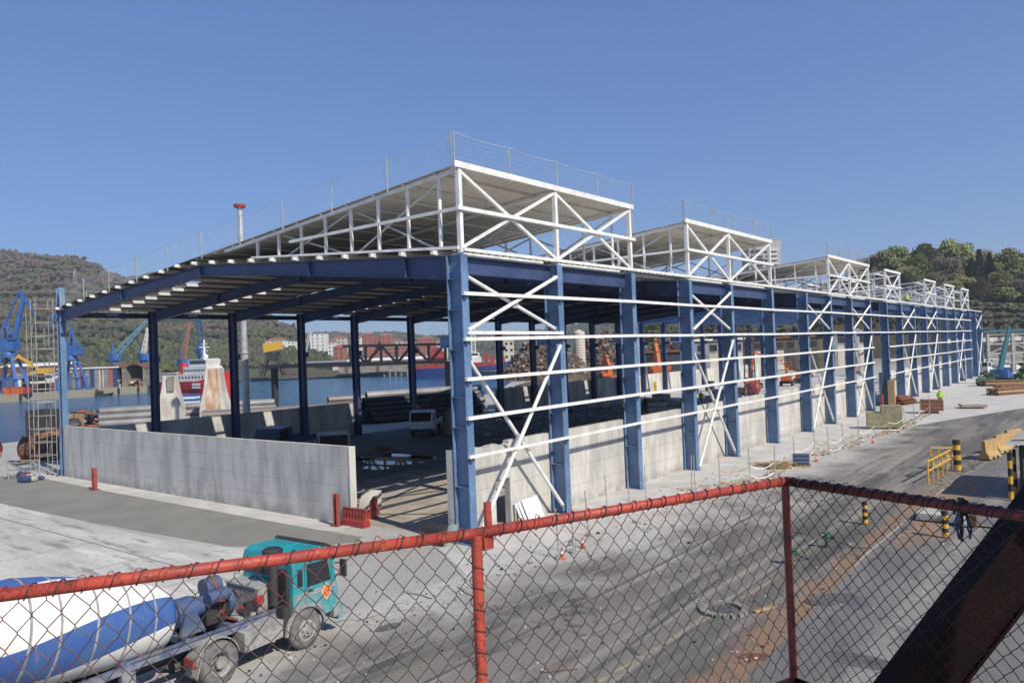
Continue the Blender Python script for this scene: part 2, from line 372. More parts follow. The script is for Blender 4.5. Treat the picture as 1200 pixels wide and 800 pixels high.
flat("shed_apron", [(-0.5, -1.2), (3.0, -3.4), (3.6, 4.8), (4.9, 21.8), (5.6, 37.8), (6.6, 51.1), (13.5, 73), (40, 90), (60, 160), (-0.5, 165)], 0.008, APRON)
flat("road", [(1.9, -70), (14.8, -70), (14.95, -6.5), (14.2, 6), (14.4, 24.9), (14.9, 30.3), (16.1, 41.8), (19, 50), (30, 62), (80, 90), (80, 106), (40, 90), (13.5, 73), (6.6, 51.1), (5.6, 37.8), (4.9, 21.8), (3.6, 4.8), (3.0, -3.4), (2.4, -12)], 0.012, ROAD)
# raised pavement right of the road, with kerb
flat("pavement", [(14.7, -30), (30, -30), (42, 66), (30, 61.7), (19, 49.7), (16.2, 41.8), (15.0, 30.3), (14.5, 24.9), (14.3, 6), (14.7, -6.5)], 0.035, KERBM, depth=0.3)
a_, b_ = gp(700, 800), gp(912, 676)
dr = (b_-a_).normalized(); nn = V(-dr.y, dr.x, 0)*0.06
for t0, t1 in ((0, 0.40), (0.44, 0.7), (0.74, 1.0)):
    p, q = a_.lerp(b_, t0), a_.lerp(b_, t1)
    flat("road_line", [P2(p-nn), P2(q-nn), P2(q+nn), P2(p+nn)], 0.0165, PAINTY)
for p, q in (((1030, 532), (1055, 533)), ((1078, 523), (1105, 522)), ((600, 650), (650, 643))):
    p, q = gp(*p), gp(*q); dr = (q-p).normalized(); nn = V(-dr.y, dr.x, 0)*0.05
    flat("road_line", [P2(p-nn), P2(q-nn), P2(q+nn), P2(p+nn)], 0.0165, PAINTW)
# pale joints and ridges across the yard slab
JOINT = mat("pale_slab_joint", (0.56, 0.55, 0.51), (0.40, 0.39, 0.36), scale=1.5, rough=0.9); JOINTD = mat("dark_slab_joint", (0.17, 0.165, 0.15), (0.28, 0.27, 0.25), scale=1.5, rough=0.9)
for k in range(7):
    y = -8.6-k*2.9; flat("slab_joint", [(-60, y-0.6), (-2.5, y), (-2.5, y+0.09), (-60, y-0.5)], 0.0075, JOINT if k % 2 else JOINTD)
for k in range(8): x = -6-k*5.0; flat("slab_joint", [(x, -58), (x+0.05, -58), (x+0.6, -7.4), (x+0.55, -7.4)], 0.0085, JOINTD)
# long tyre tracks and drag marks on the road
TRACK = mat("tyre_track_dust", (0.25, 0.235, 0.21), (0.16, 0.15, 0.14), scale=2.5, rough=0.9); TRACKD = mat("tyre_track_dark", (0.075, 0.072, 0.07), (0.12, 0.115, 0.11), scale=2.5, rough=0.85)
for k, (x, w_, y0, y1, m) in enumerate(((6.6, 0.22, -16, 26, TRACK), (8.3, 0.2, -16, 22, TRACKD), (9.4, 0.3, -12, 30, TRACK), (11.2, 0.24, -14, 18, TRACKD), (12.2, 0.3, -10, 34, TRACK), (12.9, 0.16, -14, 12, TRACKD), (10.4, 0.16, -6, 28, TRACKD))):
    pl, pr_ = [], []
    for q in range(25):
        y = y0+(y1-y0)*q/24; c = x+0.5*math.sin(y*0.07+k)+0.02*(y-y0)*(-1)**k; ww = w_*(0.5+0.5*math.sin(math.pi*q/24))*(0.7+0.5*noise.noise((k*7.0, y*0.6, 0)))
        pl.append((c-ww/2, y)); pr_.append((c+ww/2, y))
    bq = MB(); bq.add([V(a, b_, 0.0145+0.0002*k) for a, b_ in pl]+[V(a, b_, 0.0145+0.0002*k) for a, b_ in pr_], [(q, q+1, 26+q, 25+q) for q in range(24)])
    bq.build("tyre_track", m)["kind"] = "structure"
# puddles inside the shed
g_ = NM("puddle_water", 0.03); g_.b.inputs["IOR"].default_value = 1.33; PUD = g_.done((0.03, 0.03, 0.03))
for i, (px, py, rx_, ry_) in enumerate(((452, 540, 3.4, 1.5), (440, 548, 1.3, 0.7), (470, 534, 2.2, 0.8), (500, 536, 2.0, 0.6), (424, 537, 1.2, 0.9))):
    c = gp(px, py); n = 22
    flat("puddle", [(c.x+rx_*math.cos(k*6.283/n)*(1+0.35*noise.noise((i*9.1, k*0.7, 0))), c.y+ry_*math.sin(k*6.283/n)*(1+0.5*noise.noise((i*5.1, k*0.9, 3)))) for k in range(n)], 0.009, PUD)

# ================================================================ SHED
shed = thing("steel_shed", "long half built steel shed with blue columns, white bracing tubes and tilted roof monitors", "shed")
# --- columns
cm = MB(); cm.ibeam((0, 0, 0), (0, 0, HE+0.05), 0.86, 0.42, 0.04, 0.03, upv=(1, 0, 0))
cm.box((0, 0, 0.02), (1.1, 0.6, 0.04)); cm.box((0, 0, 8.2), (0.8, 0.4, 0.03)); cm.box((0, 0, 11.2), (0.8, 0.4, 0.03))
colmesh = cm.mesh("column", BLUE)
cb = MB(); cb.ibeam((-0.43, 0, 8.55), (-1.15, 0, 8.55), 0.5, 0.34, 0.03, 0.02); cb.box((-0.8, 0, 8.83), (0.7, 0.4, 0.05)); corb = cb.mesh("corbel", BLUE)
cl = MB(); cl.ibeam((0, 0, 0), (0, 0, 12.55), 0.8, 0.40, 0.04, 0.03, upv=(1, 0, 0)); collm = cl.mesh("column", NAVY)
cl2 = MB(); cl2.ibeam((0, 0, 0), (0, 0, 14.2), 0.55, 0.42, 0.04, 0.03, upv=(1, 0, 0)); corner = cl2.mesh("column", BLUE)
cbl = MB(); cbl.ibeam((0.4, 0, 8.55), (1.1, 0, 8.55), 0.5, 0.34, 0.03, 0.02); corbl = cbl.mesh("corbel", NAVY)
bp_ = MB().box((-0.62, 0.12, 0.12), (0.3, 0.3, 0.24)).mesh("footing_block", DARK)
for i, y in enumerate(YC):
    c = link("column", colmesh, shed, (0, y, 0)); link("corbel", corb, c); link("footing_block", bp_, c)
    c = link("column", corner if i == 0 else collm, shed, (-W, y, 0))
    if i: link("corbel", corbl, c)
# --- rafters
def rafter(y, m, x0=-W, x1=-0.43):
    b = MB(); n = 10
    ys = [(x0+(XR-x0)*k/n) for k in range(n+1)]+[XR+(x1-XR)*k/n for k in range(1, n+1)]
    def dep(X): t = abs(X-XR)/(W/2); return 0.62+0.38*t**2
    for a, c in zip(ys[:-1], ys[1:]):
        b.ibeam((a, y, raft(a)-dep(a)/2), (c, y, raft(c)-dep(c)/2), dep(a), 0.34, 0.03, 0.02, dep1=dep(c))
    for X in (-30.5, XR, -10, -3):
        b.box((X, y, raft(X)-dep(X)/2), (0.03, 0.36, dep(X)+0.06))
    return b.build("rafter", m, shed)
for i, y in enumerate(YC): rafter(y, NAVY if i < 11 else BLUE)  # roofed frames get the darker blue that paints in their shade
# --- longitudinal beams
for i in range(20):
    a, b = YC[i]+0.22, YC[i+1]-0.22
    if i in (2, 5, 9, 12) : continue
    MB().ibeam((0.0, a, 11.78), (0.0, b, 11.78), 0.72, 0.34, 0.03, 0.02).build("eave_beam", NAVY, shed)  # navy here paints the shade under the roof edge
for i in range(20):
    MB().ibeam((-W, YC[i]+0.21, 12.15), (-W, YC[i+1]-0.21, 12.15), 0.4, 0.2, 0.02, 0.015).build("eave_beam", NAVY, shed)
# --- purlins, gables, monitor frames
for k, X in enumerate(PURL):
    z = mono(X)-0.14 if X < XR-0.2 else raft(X)+0.13
    if z > 0: MB().bar((X, -0.42, z), (X, 81.5, z), 0.09, 0.2).build("purlin", PURLM, shed)
    if z > 0: MB().bar((X, -0.60, z), (X, -0.43, z), 0.16, 0.17).build("purlin_end_cleat", WHITE, shed)
def corr_panel(x0, x1, y0, y1, zf, m_=None, name="roof_panel", step=0.5, amp=0.035):
    """profiled sheet: ribs run up the slope, so the wave runs along the shed"""
    b = MB(); n = max(2, int((y1-y0)/step)); prof = []
    for k in range(n):
        ya = y0+(y1-y0)*k/n; st = (y1-y0)/n
        prof += [(ya, 0), (ya+st*0.55, 0), (ya+st*0.7, amp), (ya+st*0.85, amp)]
    prof.append((y1, 0)); m = len(prof)
    vs = [(x0, y, zf(x0)+h) for y, h in prof]+[(x1, y, zf(x1)+h) for y, h in prof]
    vs += [(x0, y, zf(x0)+h+0.012) for y, h in prof]+[(x1, y, zf(x1)+h+0.012) for y, h in prof]
    fs = [(k, k+1, m+k+1, m+k) for k in range(m-1)]+[(2*m+k, 3*m+k, 3*m+k+1, 2*m+k+1) for k in range(m-1)]
    fs += [(k, 2*m+k, 2*m+k+1, k+1) for k in range(m-1)]+[(m+k, m+k+1, 3*m+k+1, 3*m+k) for k in range(m-1)]
    fs += [(0, m, 3*m, 2*m), (m-1, 3*m-1, 4*m-1, 2*m-1)]
    b.add(vs, fs); b.mi = [1 if m-1 <= q < 2*(m-1) else 0 for q in range(len(fs))]; return b.build(name, [m_ or SHEET, WHITE], shed)
leftz = lambda X: mono(X) if X < XR else mono(X)
SLOT = [0.5]*12
for i in range(11):
    y0, y1 = YC[i]+(0.0 if i else -0.3), YC[i+1]
    ys = {0: 3.7, 1: 10.4, 2: 15.6, 3: 25.8, 5: 40.6, 7: 55.4, 9: 70.3}.get(i)
    xa, xb, xc = -W-0.35, -27.6, XR+0.05
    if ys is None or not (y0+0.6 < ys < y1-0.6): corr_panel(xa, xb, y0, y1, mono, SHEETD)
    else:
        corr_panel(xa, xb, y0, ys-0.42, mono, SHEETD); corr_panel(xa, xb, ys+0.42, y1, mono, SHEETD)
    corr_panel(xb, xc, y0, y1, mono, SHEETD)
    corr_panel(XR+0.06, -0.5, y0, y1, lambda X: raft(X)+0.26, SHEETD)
for (a, b) in MODS[:3]:
    for i in range(a, b):
        y0, y1 = YC[i]-(0.3 if i == a else 0), YC[i+1]+(0.3 if i == b-1 else 0)
        for xa, xb in ((XR+0.06, -13.5), (-13.5, -6.8), (-6.8, 0.35)):
            corr_panel(xa, xb, y0, y1, mono)
T = 0.135
def sq(b, p, q, w=T): b.bar(p, q, w, w, (0, 0, 1)); return b
for mi, (a, b) in enumerate(MODS):
    y0, y1 = YC[a], YC[b]; open_ = mi > 2
    x1 = 0.28; zt = (lambda X: mono(X)-0.16)
    xs = [X for X in PURL if X > (-15.5 if not open_ else -9)]
    gabs = [YC[j] for j in range(a, b+1)]
    for gy in gabs:
        for X in xs:
            if zt(X)-raft(X) < 0.45 or gy not in (y0, y1): continue
            end = gy in (y0, y1)
            MB().bar((X, gy, raft(X)+0.02), (X, gy, zt(X)), 0.1, 0.14).build("post", WHITE, shed)
        g = MB(); sq(g, (xs[-1]-3, gy-0.12, zt(xs[-1]-3)), (x1, gy-0.12, zt(x1)), 0.14)
        if gy == y0 or open_: sq(g, (-11.5, gy-0.14, 14.16), (x1, gy-0.14, 14.16), 0.13)
        sq(g, (-15, gy-0.14, 12.5+1.2), (x1, gy-0.14, 12.5), 0.13)
        g.build("gable_rail", WHITE, shed)
        g = MB(); 
        for X0, X1 in ((-0.9, -6.8), (-6.8, -12.6)):
            g.tube((X0, gy+0.16, zt(X0)-0.1), (X1, gy+0.16, raft(X1)+0.2), 0.05, 6)
            g.tube((X1, gy+0.24, zt(X1)-0.1), (X0, gy+0.24, raft(X0)+0.2), 0.05, 6)
        g.build("gable_brace", GALV, shed)
    # side elevation trusses
    for j in range(a, b+1):
        MB().bar((x1, YC[j], 12.3), (x1, YC[j], mono(x1)+0.05), 0.2, 0.2).build("post", WHITE, shed)
    for j in range(a, b):
        p, q = YC[j]+0.12, YC[j+1]-0.12
        for u, v in ((12.55, 15.75), (15.75, 12.55)):
            sq(MB(), (x1+0.02*(1 if u < v else -1), p, u), (x1+0.02*(1 if u < v else -1), q, v), 0.13).build("brace", WHITE, shed)
    sq(MB(), (x1+0.13, y0-0.3, 14.16), (x1+0.13, y1+0.35, 14.16), 0.16).build("mid_rail", WHITE, shed)
    MB().bar((x1+0.1, y0-0.35, mono(x1)+0.06), (x1+0.1, y1+0.35, mono(x1)+0.06), 0.12, 0.26).build("edge_trim", WHITE, shed)
    if open_:
        for X in PURL[:6:2]:
            sq(MB(), (X, y0, zt(X)), (X, y1, zt(X)), 0.14).build("purlin", WHITE, shed)
            sq(MB(), (X, y0, 14.1), (X, y1, 14.1), 0.1).build("purlin", WHITE, shed)
    else:
        for X in PURL[:11]:
            MB().bar((X, y0-0.3, zt(X)+0.09), (X, y1+0.3, zt(X)+0.09), 0.06, 0.08).build("purlin", SHEET, shed)
# long eave rail, white gutter upstands and girts
for i in range(20):
    MB().bar((0.42, YC[i], 12.42), (0.42, YC[i+1], 12.42), 0.14, 0.14).build("eave_rail", WHITE, shed)
for i in (0, 1, 3, 4, 7, 8, 10, 13, 15, 17):
    MB().bar((-0.15, YC[i]+0.15, 12.27), (-0.15, YC[i+1]-0.9, 12.27), 0.5, 0.16).build("gutter", WHITE, shed)
GX = 0.50
def girt(z, j0, j1, dy0=-0.25, dy1=0.25, t=0.15):
    for j in range(j0, j1):
        ya = YC[j]+(dy0 if j == j0 else 0); yb = YC[j+1]+(dy1 if j == j1-1 else 0)
        e0 = ((j*37 % 5)-2)*0.012; e1 = (((j+1)*37 % 5)-2)*0.012
        MB().bar((GX+0.02, ya, z+e0), (GX+0.02, yb, z+e1), t, t).build("girt", WHITE, shed)
girt(10.57, 0, 18); girt(8.65, 0, 18)
girt(6.97, 0, 9); girt(5.33, 0, 9); girt(3.72, 0, 9, t=0.13)
girt(6.97, 10, 18); girt(5.33, 10, 18); girt(3.72, 10, 18, t=0.13)
def brace_bay(j):
    p, q = YC[j], YC[j+1]; x = GX-0.17
    for k, (a, b) in enumerate((((p+0.1, 11.4), (q-0.1, 9.0)), ((q-0.3, 11.6), (p+0.1, 9.0)), ((p+0.1, 7.95), (q-0.1, 0.25)), ((q-0.2, 8.25), (p+0.2, 0.2)))):
        xx = x+(0.1 if k % 2 else -0.1)
        MB().tube((xx, a[0], a[1]), (xx, b[0], b[1]), 0.09, 8).build("brace", WHITE, shed, smooth=False)
    # gusset plates where the tubes meet
    for yy, zz in (((p+q)/2, 10.2), ((p+q)/2, 4.1)): MB().box((x, yy, zz), (0.03, 0.42, 0.36)).build("gusset_plate", GALV, shed)
    for yy, zz in ((p+0.2, 11.35), (q-0.2, 9.05), (q-0.3, 11.55), (p+0.2, 9.05), (p+0.2, 7.9), (q-0.2, 0.3), (q-0.2, 8.2), (p+0.2, 0.3)): MB().box((x-0.02, yy, zz), (0.03, 0.34, 0.3)).build("gusset_plate", BLUE, shed)
    if j == 0: MB().bar((GX-0.05, p, 8.9), (GX-0.05, q, 8.86), 0.14, 0.14).build("girt", WHITE, shed)
for j in (0, 3, 6, 8, 11, 13, 16, 19): brace_bay(j)
# bolted cleats behind every girt
clm = MB().box((0, 0, 0), (0.10, 0.16, 0.26)).mesh("girt_cleat", NAVY)
for i in range(12):
    for z in (10.57, 8.65, 6.97, 5.33, 3.72): link("girt_cleat", clm, shed, (0.455, YC[i]-0.10, z-0.16))
stf = MB().box((-0.0, -0.11, 0), (0.76, 0.2, 0.025)).mesh("stiffener", BLUE)
for i in range(14):
    for z in (2.4, 4.9, 6.2, 9.9): link("stiffener", stf, shed, (0, YC[i], z))
# --- safety net on posts
def safety_net(pts, label, poststep):
    t = thing("safety_net", label, "safety net", pts[0])
    o = Vector(pts[0]); pts = [Vector(p)-o for p in pts]
    segs = list(zip(pts[:-1], pts[1:])); h = 1.3
    for a, b in segs:
        L = (b-a).length; n = max(1, round(L/poststep))
        for k in range(n+1):
            p = a.lerp(b, k/n); lean = V((R.random()-0.5)*0.06, (R.random()-0.5)*0.06, 0)
            MB().tube(p+V(0, 0, -0.3), p+V(0, 0, h)+lean, 0.035, 6).build("net_post", GALVD, t)
        m = MB(); nx = int(L/0.22)
        def sag(u): return 0.10*abs(math.sin(math.pi*u*n))
        for k in range(nx+1):
            u = k/nx; p = a.lerp(b, u); m.bar(p+V(0, 0, 0.05), p+V(0, 0, h-sag(u)), 0.0055, 0.0055)
        for r_ in range(7):
            for k in range(nx):
                u0, u1 = k/nx, (k+1)/nx
                f = r_/6; th = 0.018 if r_ == 6 else 0.0055
                m.bar(a.lerp(b, u0)+V(0, 0, 0.05+(h-0.05-sag(u0))*f), a.lerp(b, u1)+V(0, 0, 0.05+(h-0.05-sag(u1))*f), th, th)
        tag(m.build("netting", GALV, t), kind="stuff")
    return t
rz_ = 0.1
safety_net([(-W+1, -0.35, mono(-W+1)+rz_), (0.25, -0.35, mono(0.25)+rz_)], "thin safety net on posts climbing the near sloping roof edge", 4.1)
safety_net([(0.4, -0.35, mono(0.4)+rz_), (0.4, 14.6, mono(0.4)+rz_)], "safety net along the long top edge of the nearest roof monitor", 3.7)
safety_net([(-11, 21.4, mono(-11)+rz_), (0.25, 21.4, mono(0.25)+rz_)], "safety net on the sloping near edge of the second roof monitor", 4.1)
safety_net([(0.4, 21.4, mono(0.4)+rz_), (0.4, 36.7, mono(0.4)+rz_)], "safety net along the long top edge of the second roof monitor", 3.7)
safety_net([(0.4, 51.7, mono(0.4)+rz_), (0.4, 66.8, mono(0.4)+rz_)], "safety net along the long top edge of the third roof monitor", 3.7)
safety_net([(-W-0.3, 2, mono(-W)+rz_), (-W-0.3, 80, mono(-W)+rz_)], "low safety net on the far lower eave of the shed roof", 6.0)

# --- precast concrete walls
lw = thing("concrete_wall", "long pale precast concrete wall between the blue columns, with a doorway near its start", "wall")
WX0, WX1 = -0.86, -0.52
HW = 3.93
def block(parent, a, b, m, name="panel", chip=None):
    o = MB().span(a, b).build(name, m, parent); return o
g = 0.012
door_y = (2.62, 3.66)
for i in range(18):
    if i in (9,): continue
    ya, yb = YC[i]+(-0.2 if i == 0 else 0.0), YC[i+1]-0.02
    nseg = 5 if i == 0 else 4 if i == 1 else 3 if i < 4 else 2 if i < 7 else 1
    rows = 4; hh = HW/rows
    edges = [ya+(yb-ya)*k/nseg for k in range(nseg+1)]
    if i == 0: edges = [-0.2, 0.95, door_y[0], door_y[1], 5.3, 7.0]
    for r_ in range(rows):
        for k in range(nseg):
            z1 = (r_+1)*hh-g
            if i == 0 and k == 2 and r_ < 2: continue
            if i == 0 and k == 2 and r_ == 2: block(lw, (WX0, edges[k], 2.2), (WX1, edges[k+1]-g, z1), CONC); continue
            if i == 0 and r_ == rows-1 and k in (1, 2):   # broken top edge
                b = MB(); n = 7; pts = [(WX1, edges[k], r_*hh), (WX1, edges[k+1]-g, r_*hh)]
                for q in range(n+1): pts.append((WX1, edges[k+1]-g-(edges[k+1]-g-edges[k])*q/n, z1-0.04-R.random()*0.16))
                b.prism(pts, (WX0-WX1, 0, 0)); b.build("panel", CONC, lw); continue
            x1 = WX1+R.uniform(-0.004, 0.004)
            block(lw, (WX0, edges[k], r_*hh), (x1, edges[k+1]-g, z1), CONC)
ew = thing("concrete_wall", "grey precast concrete end wall of two long panels, between the scaffold tower and the red barriers", "wall")
ex = [-40.45, -36.3, -32.2, -28.3, -24.1, -20.0, -15.8, -11.6, -7.38]
for k in range(8):
    for r_ in range(4):
        hh = 3.72/4; gg = 0.05 if k == 4-0 else 0.004
        block(ew, (ex[k]+(0.03 if k == 4 else 0), -0.17, r_*hh), (ex[k+1]-(0.004), 0.17+R.uniform(0, 0.004), (r_+1)*hh-0.008), CONCE)
MB().span((-40.45, -0.16, 3.721), (-7.385, 0.16, 3.75)).build("coping", CONC, ew)
MB().span((-7.378, -0.19, 0), (-7.30, 0.19, 3.76)).build("end_cap", CONC, ew)
bw = thing("concrete_wall", "shaded precast wall along the far water side of the shed, left stretch behind the end wall", "wall")
bw2 = thing("concrete_wall", "precast wall on the water side further inside the shed, in front of the scrap heap", "wall")
def backwall(t, y0, y1, step):
    y = y0
    while y < y1-0.5:
        for r_ in range(4): block(t, (-W-0.75, y, r_*0.85), (-W-0.45, min(y+step, y1)-0.01, (r_+1)*0.85-0.012), CONCE)
        y += step
backwall(bw, -0.1, 29.2, 3.68); backwall(bw2, 51.5, 150, 7.6)

# ================================================================ HILLS AND WOODS
g_ = NM("wooded_hillside", 0.95)
c_ = g_.mix((0.045, 0.075, 0.022), (0.095, 0.105, 0.04), g_.noise(0.03, 0.4, 0.6))
c_ = g_.mix(c_, (0.10, 0.075, 0.045), g_.noise(0.012, 0.48, 0.6))
c_ = g_.mix(c_, (0.03, 0.042, 0.022), g_.noise(0.05, 0.55, 0.68, b=0.9))
c_ = g_.mix(c_, (0.12, 0.16, 0.05), g_.noise(0.02, 0.62, 0.7, a=0, b=0.8))
up_ = g_.rng(g_.sep.outputs[2], 70, 150)
c_ = g_.mix(c_, (0.085, 0.07, 0.055), g_.math('MULTIPLY', up_, g_.noise(0.012, 0.35, 0.55, b=0.95)))
HILLM = g_.done(c_, g_.noise(0.4), 1.5)
TREEG = [mat("spring_leaves", (0.23, 0.27, 0.07), (0.12, 0.16, 0.045), scale=0.5, rough=0.8, fine=0.25, bscale=2),
         mat("olive_leaves", (0.22, 0.21, 0.085), (0.13, 0.13, 0.05), scale=0.5, rough=0.8, fine=0.25, bscale=2),
         mat("dark_conifer_needles", (0.018, 0.03, 0.018), (0.03, 0.045, 0.022), scale=0.5, rough=0.85, fine=0.25, bscale=2),
         mat("bare_twigs", (0.24, 0.195, 0.14), (0.16, 0.125, 0.09), scale=0.5, rough=0.9, fine=0.2, bscale=2)]
BARK = mat("bark", (0.09, 0.07, 0.05), rough=0.9)

def interp(tab, x):
    if x <= tab[0][0]: return tab[0][1]
    for (a, b), (c, d) in zip(tab[:-1], tab[1:]):
        if x <= c: t = (x-a)/(c-a); t = t*t*(3-2*t); return b+(d-b)*t
    return tab[-1][1]
def az(px): r = ray(px, 400); return math.atan2(r.x, r.y)
HZ = lambda px: 436.05-px*0.0389
def hill(name, sky_, d0, d1, n=150, m=40, rough=0.10, seed=0, far=1.5):
    """terrain: rises from distance d0 to the ridge at d1, then falls away behind"""
    tab = [(az(px), (HZ(px)-y)/FPX) for px, y in sky_]; tab.sort()
    b = MB(); vs = []; A0, A1 = tab[0][0], tab[-1][0]
    for j in range(m+1):
        u = j/m*1.4
        for i in range(n+1):
            a = A0+(A1-A0)*i/n; e = interp(tab, a); yawrel = a-(-YAW); D = (d0+(d1-d0)*min(u, far))
            H = 8+e*d1*math.cos(0)/1.0
            f = u if u <= 1 else 1-(u-1)*1.2
            sh = f*f*(3-2*f) if f < 1 else 1; sh = 0.55*sh+0.45*f
            dd = D/math.cos(a+YAW) if True else D
            nz = noise.fractal(Vector((dd*math.sin(a)*0.006, dd*math.cos(a)*0.006, seed)), 1.0, 2.0, 5)
            z = H*sh+nz*rough*H*(0.25 if 0.93 < u < 1.07 else 1)*min(1, u*3)+noise.noise((dd*math.sin(a)*.03, dd*math.cos(a)*.03, 5))*1.2*min(1, u*3)
            vs.append((CAM.x+dd*math.sin(a), CAM.y+dd*math.cos(a), max(z, -1.0) if j else -2.0))
    k = n+1
    b.add(vs, [(j*k+i, j*k+i+1, (j+1)*k+i+1, (j+1)*k+i) for j in range(m) for i in range(n)])
    o = b.build(name, HILLM, smooth=True); o["kind"] = "structure"; return vs
HILLT = [mat("hill_spring_green", (0.095, 0.11, 0.04), (0.06, 0.072, 0.028), scale=0.1, rough=0.9), mat("hill_olive", (0.085, 0.085, 0.042), (0.06, 0.06, 0.03), scale=0.1, rough=0.9), mat("hill_dark_green", (0.035, 0.05, 0.026), (0.05, 0.06, 0.03), scale=0.1, rough=0.9), mat("hill_brown", (0.125, 0.092, 0.062), (0.085, 0.064, 0.045), scale=0.1, rough=0.9)]
def canopy(name, vs, count, r0, r1, label, rnd, zmin=4, mats=None, sel=None):
    b = MB(); pts = [v for v in vs if v[2] > zmin and (sel is None or sel(v))]
    for _ in range(count):
        p = rnd.choice(pts); q = rnd.choice(pts) if False else p
        rr = rnd.uniform(r0, r1); 
        q1 = noise.noise((p[0]*.009, p[1]*.009, 3)); q2 = noise.noise((p[0]*.02, p[1]*.02, 8)); hi_ = (p[2]-60)/80
        b.cur = 3 if q1+hi_*0.5+rnd.uniform(-.12, .12) > 0.15 else 2 if q2 < -0.22 else 0 if q2 > 0.12 else 1
        if rnd.random() < 0.07: b.cur = rnd.choice((0, 1, 2, 3))
        b.ico((p[0]+rnd.uniform(-12, 12), p[1]+rnd.uniform(-12, 12), p[2]+rr*0.2), rr, (1, 1, rnd.uniform(0.7, 1.5)), 0.42, rnd)
    b.cur = 0
    o = b.build(name, HILLT); tag(o, label, "woodland", kind="stuff"); return o
rnd = random.Random(3)
v1 = hill("hill", [(-260, 318), (-120, 306), (-60, 301), (0, 299), (25, 299), (47, 301), (65, 304), (82, 305), (100, 310), (125, 321), (150, 333), (200, 352), (250, 362), (300, 368), (330, 382), (350, 397), (380, 411), (430, 418)], 430, 1150, seed=2)
canopy("hillside_wood", v1, 30000, 1.1, 3.4, "mixed brown and green woodland covering the big hill across the harbour", rnd, 5)
v2 = hill("hill", [(60, 360), (110, 338), (140, 325), (160, 321), (175, 322), (200, 329), (240, 344), (300, 372), (350, 392), (430, 397)], 1500, 2400, seed=9, n=60, m=20)
v3 = hill("hill", [(330, 396), (380, 391), (420, 393), (460, 391), (510, 396), (560, 393), (600, 391), (640, 388), (680, 381), (740, 372), (800, 366), (860, 352), (930, 350), (1000, 356)], 900, 2000, n=90, m=24, seed=5)
canopy("distant_wood", v3, 11000, 2.2, 5.5, "hazy green woodland on the low hills behind the town", rnd, 12)

# ---------------------------------------------------------------- right hand hill with single trees
g_ = NM("cliff_scrub", 0.95)
c_ = g_.mix((0.045, 0.038, 0.025), (0.075, 0.06, 0.04), g_.noise(0.25))
c_ = g_.mix(c_, (0.04, 0.06, 0.02), g_.noise(0.4, 0.5, 0.65)); c_ = g_.mix(c_, (0.13, 0.12, 0.10), g_.noise(0.2, 0.66, 0.72, b=0.7))
CLIFF = g_.done(c_, g_.noise(1.2), 0.8)
b = MB(); n = 70; m = 14; vs = []
for j in range(m+1):
    for i in range(n+1):
        px = 770+(1420-770)*i/n; u = j/m
        d = 300+u*90
        top = interp([(770, 384), (900, 362), (1000, 338), (1100, 344), (1160, 350), (1420, 340)], px)
        p = at(px, HZ(px), d); zt_ = 8+(HZ(px)-top)*380/FPX
        f = interp([(0, 0), (0.08, 0.5), (0.3, 0.78), (0.6, 0.85), (1, 1)], u)
        nz = noise.fractal(Vector((p.x*.05, p.y*.05, u*4)), 1, 2, 4)*3.0
        vs.append((p.x+nz, p.y+nz, -0.5 if j == 0 else zt_*f+nz*0.6))
for i in range(n+1): px = 770+(1420-770)*i/n; p = at(px, HZ(px), 600); vs.append((p.x, p.y, 20))
k = n+1; b.add(vs, [(j*k+i, j*k+i+1, (j+1)*k+i+1, (j+1)*k+i) for j in range(m+1) for i in range(n)])
o = b.build("cliff_hill", CLIFF, smooth=False); o["kind"] = "structure"
cliffpts = vs[:k*(m+1)]
bb = MB(); rnd = random.Random(8)
for _ in range(9000):
    p = rnd.choice(cliffpts[k:]); r_ = rnd.uniform(0.4, 1.4); bb.cur = rnd.choice((0, 1, 1, 2, 2, 3))
    bb.ico((p[0]+rnd.uniform(-4, 4), p[1]+rnd.uniform(-4, 4), p[2]+r_*0.3), r_, (1, 1, 0.8), 0.4, rnd)
bb.cur = 0
tag(bb.build("cliff_bushes", HILLT), "dark scrub clinging to the cliff below the trees", "bushes", kind="stuff")

def crown_mesh(kind, seed, nleaf=6500):
    rnd = random.Random(seed); b = MB(); lobes = []
    if kind == "conifer":
        for k in range(nleaf):
            h = rnd.random()**0.8; r_ = (1-h)*0.34*(0.75+0.25*math.sin(h*60))+0.02; a = rnd.random()*6.283; q = r_*math.sqrt(rnd.random()*0.7+0.3)
            c = V(q*math.cos(a), q*math.sin(a), 0.12+h*0.88-q*0.25); leaf(b, c, 0.028, rnd)
        return b
    for k in range(22):
        a = rnd.random()*6.283; e = rnd.uniform(0.0, 1.0); rr = rnd.uniform(0.12, 0.22)
        q = 0.34*math.sqrt(1-(e*0.9)**2)*rnd.uniform(0.55, 1.0)
        lobes.append((V(q*math.cos(a), q*math.sin(a), 0.36+e*0.46), rr))
    for k in range(nleaf):
        c, rr = rnd.choice(lobes); d = V(rnd.gauss(0, 1), rnd.gauss(0, 1), rnd.gauss(0, 1)).normalized(); d.z = abs(d.z)*0.9 if rnd.random() < 0.7 else d.z
        b.cur = 1 if rnd.random() < 0.16 else 0
        leaf(b, c+d*rr*rnd.uniform(0.65, 1.05), 0.026 if kind != "bare" else 0.015, rnd)
    b.cur = 0
    return b
def leaf(b, c, s, rnd):
    u = V(rnd.gauss(0, 1), rnd.gauss(0, 1), rnd.gauss(0, 1)).normalized(); w_ = u.orthogonal().normalized(); s *= rnd.uniform(0.6, 1.3)
    b.add([c+u*s, c+w_*s*0.8, c-u*s, c-w_*s*0.8], [(0, 1, 2, 3)])
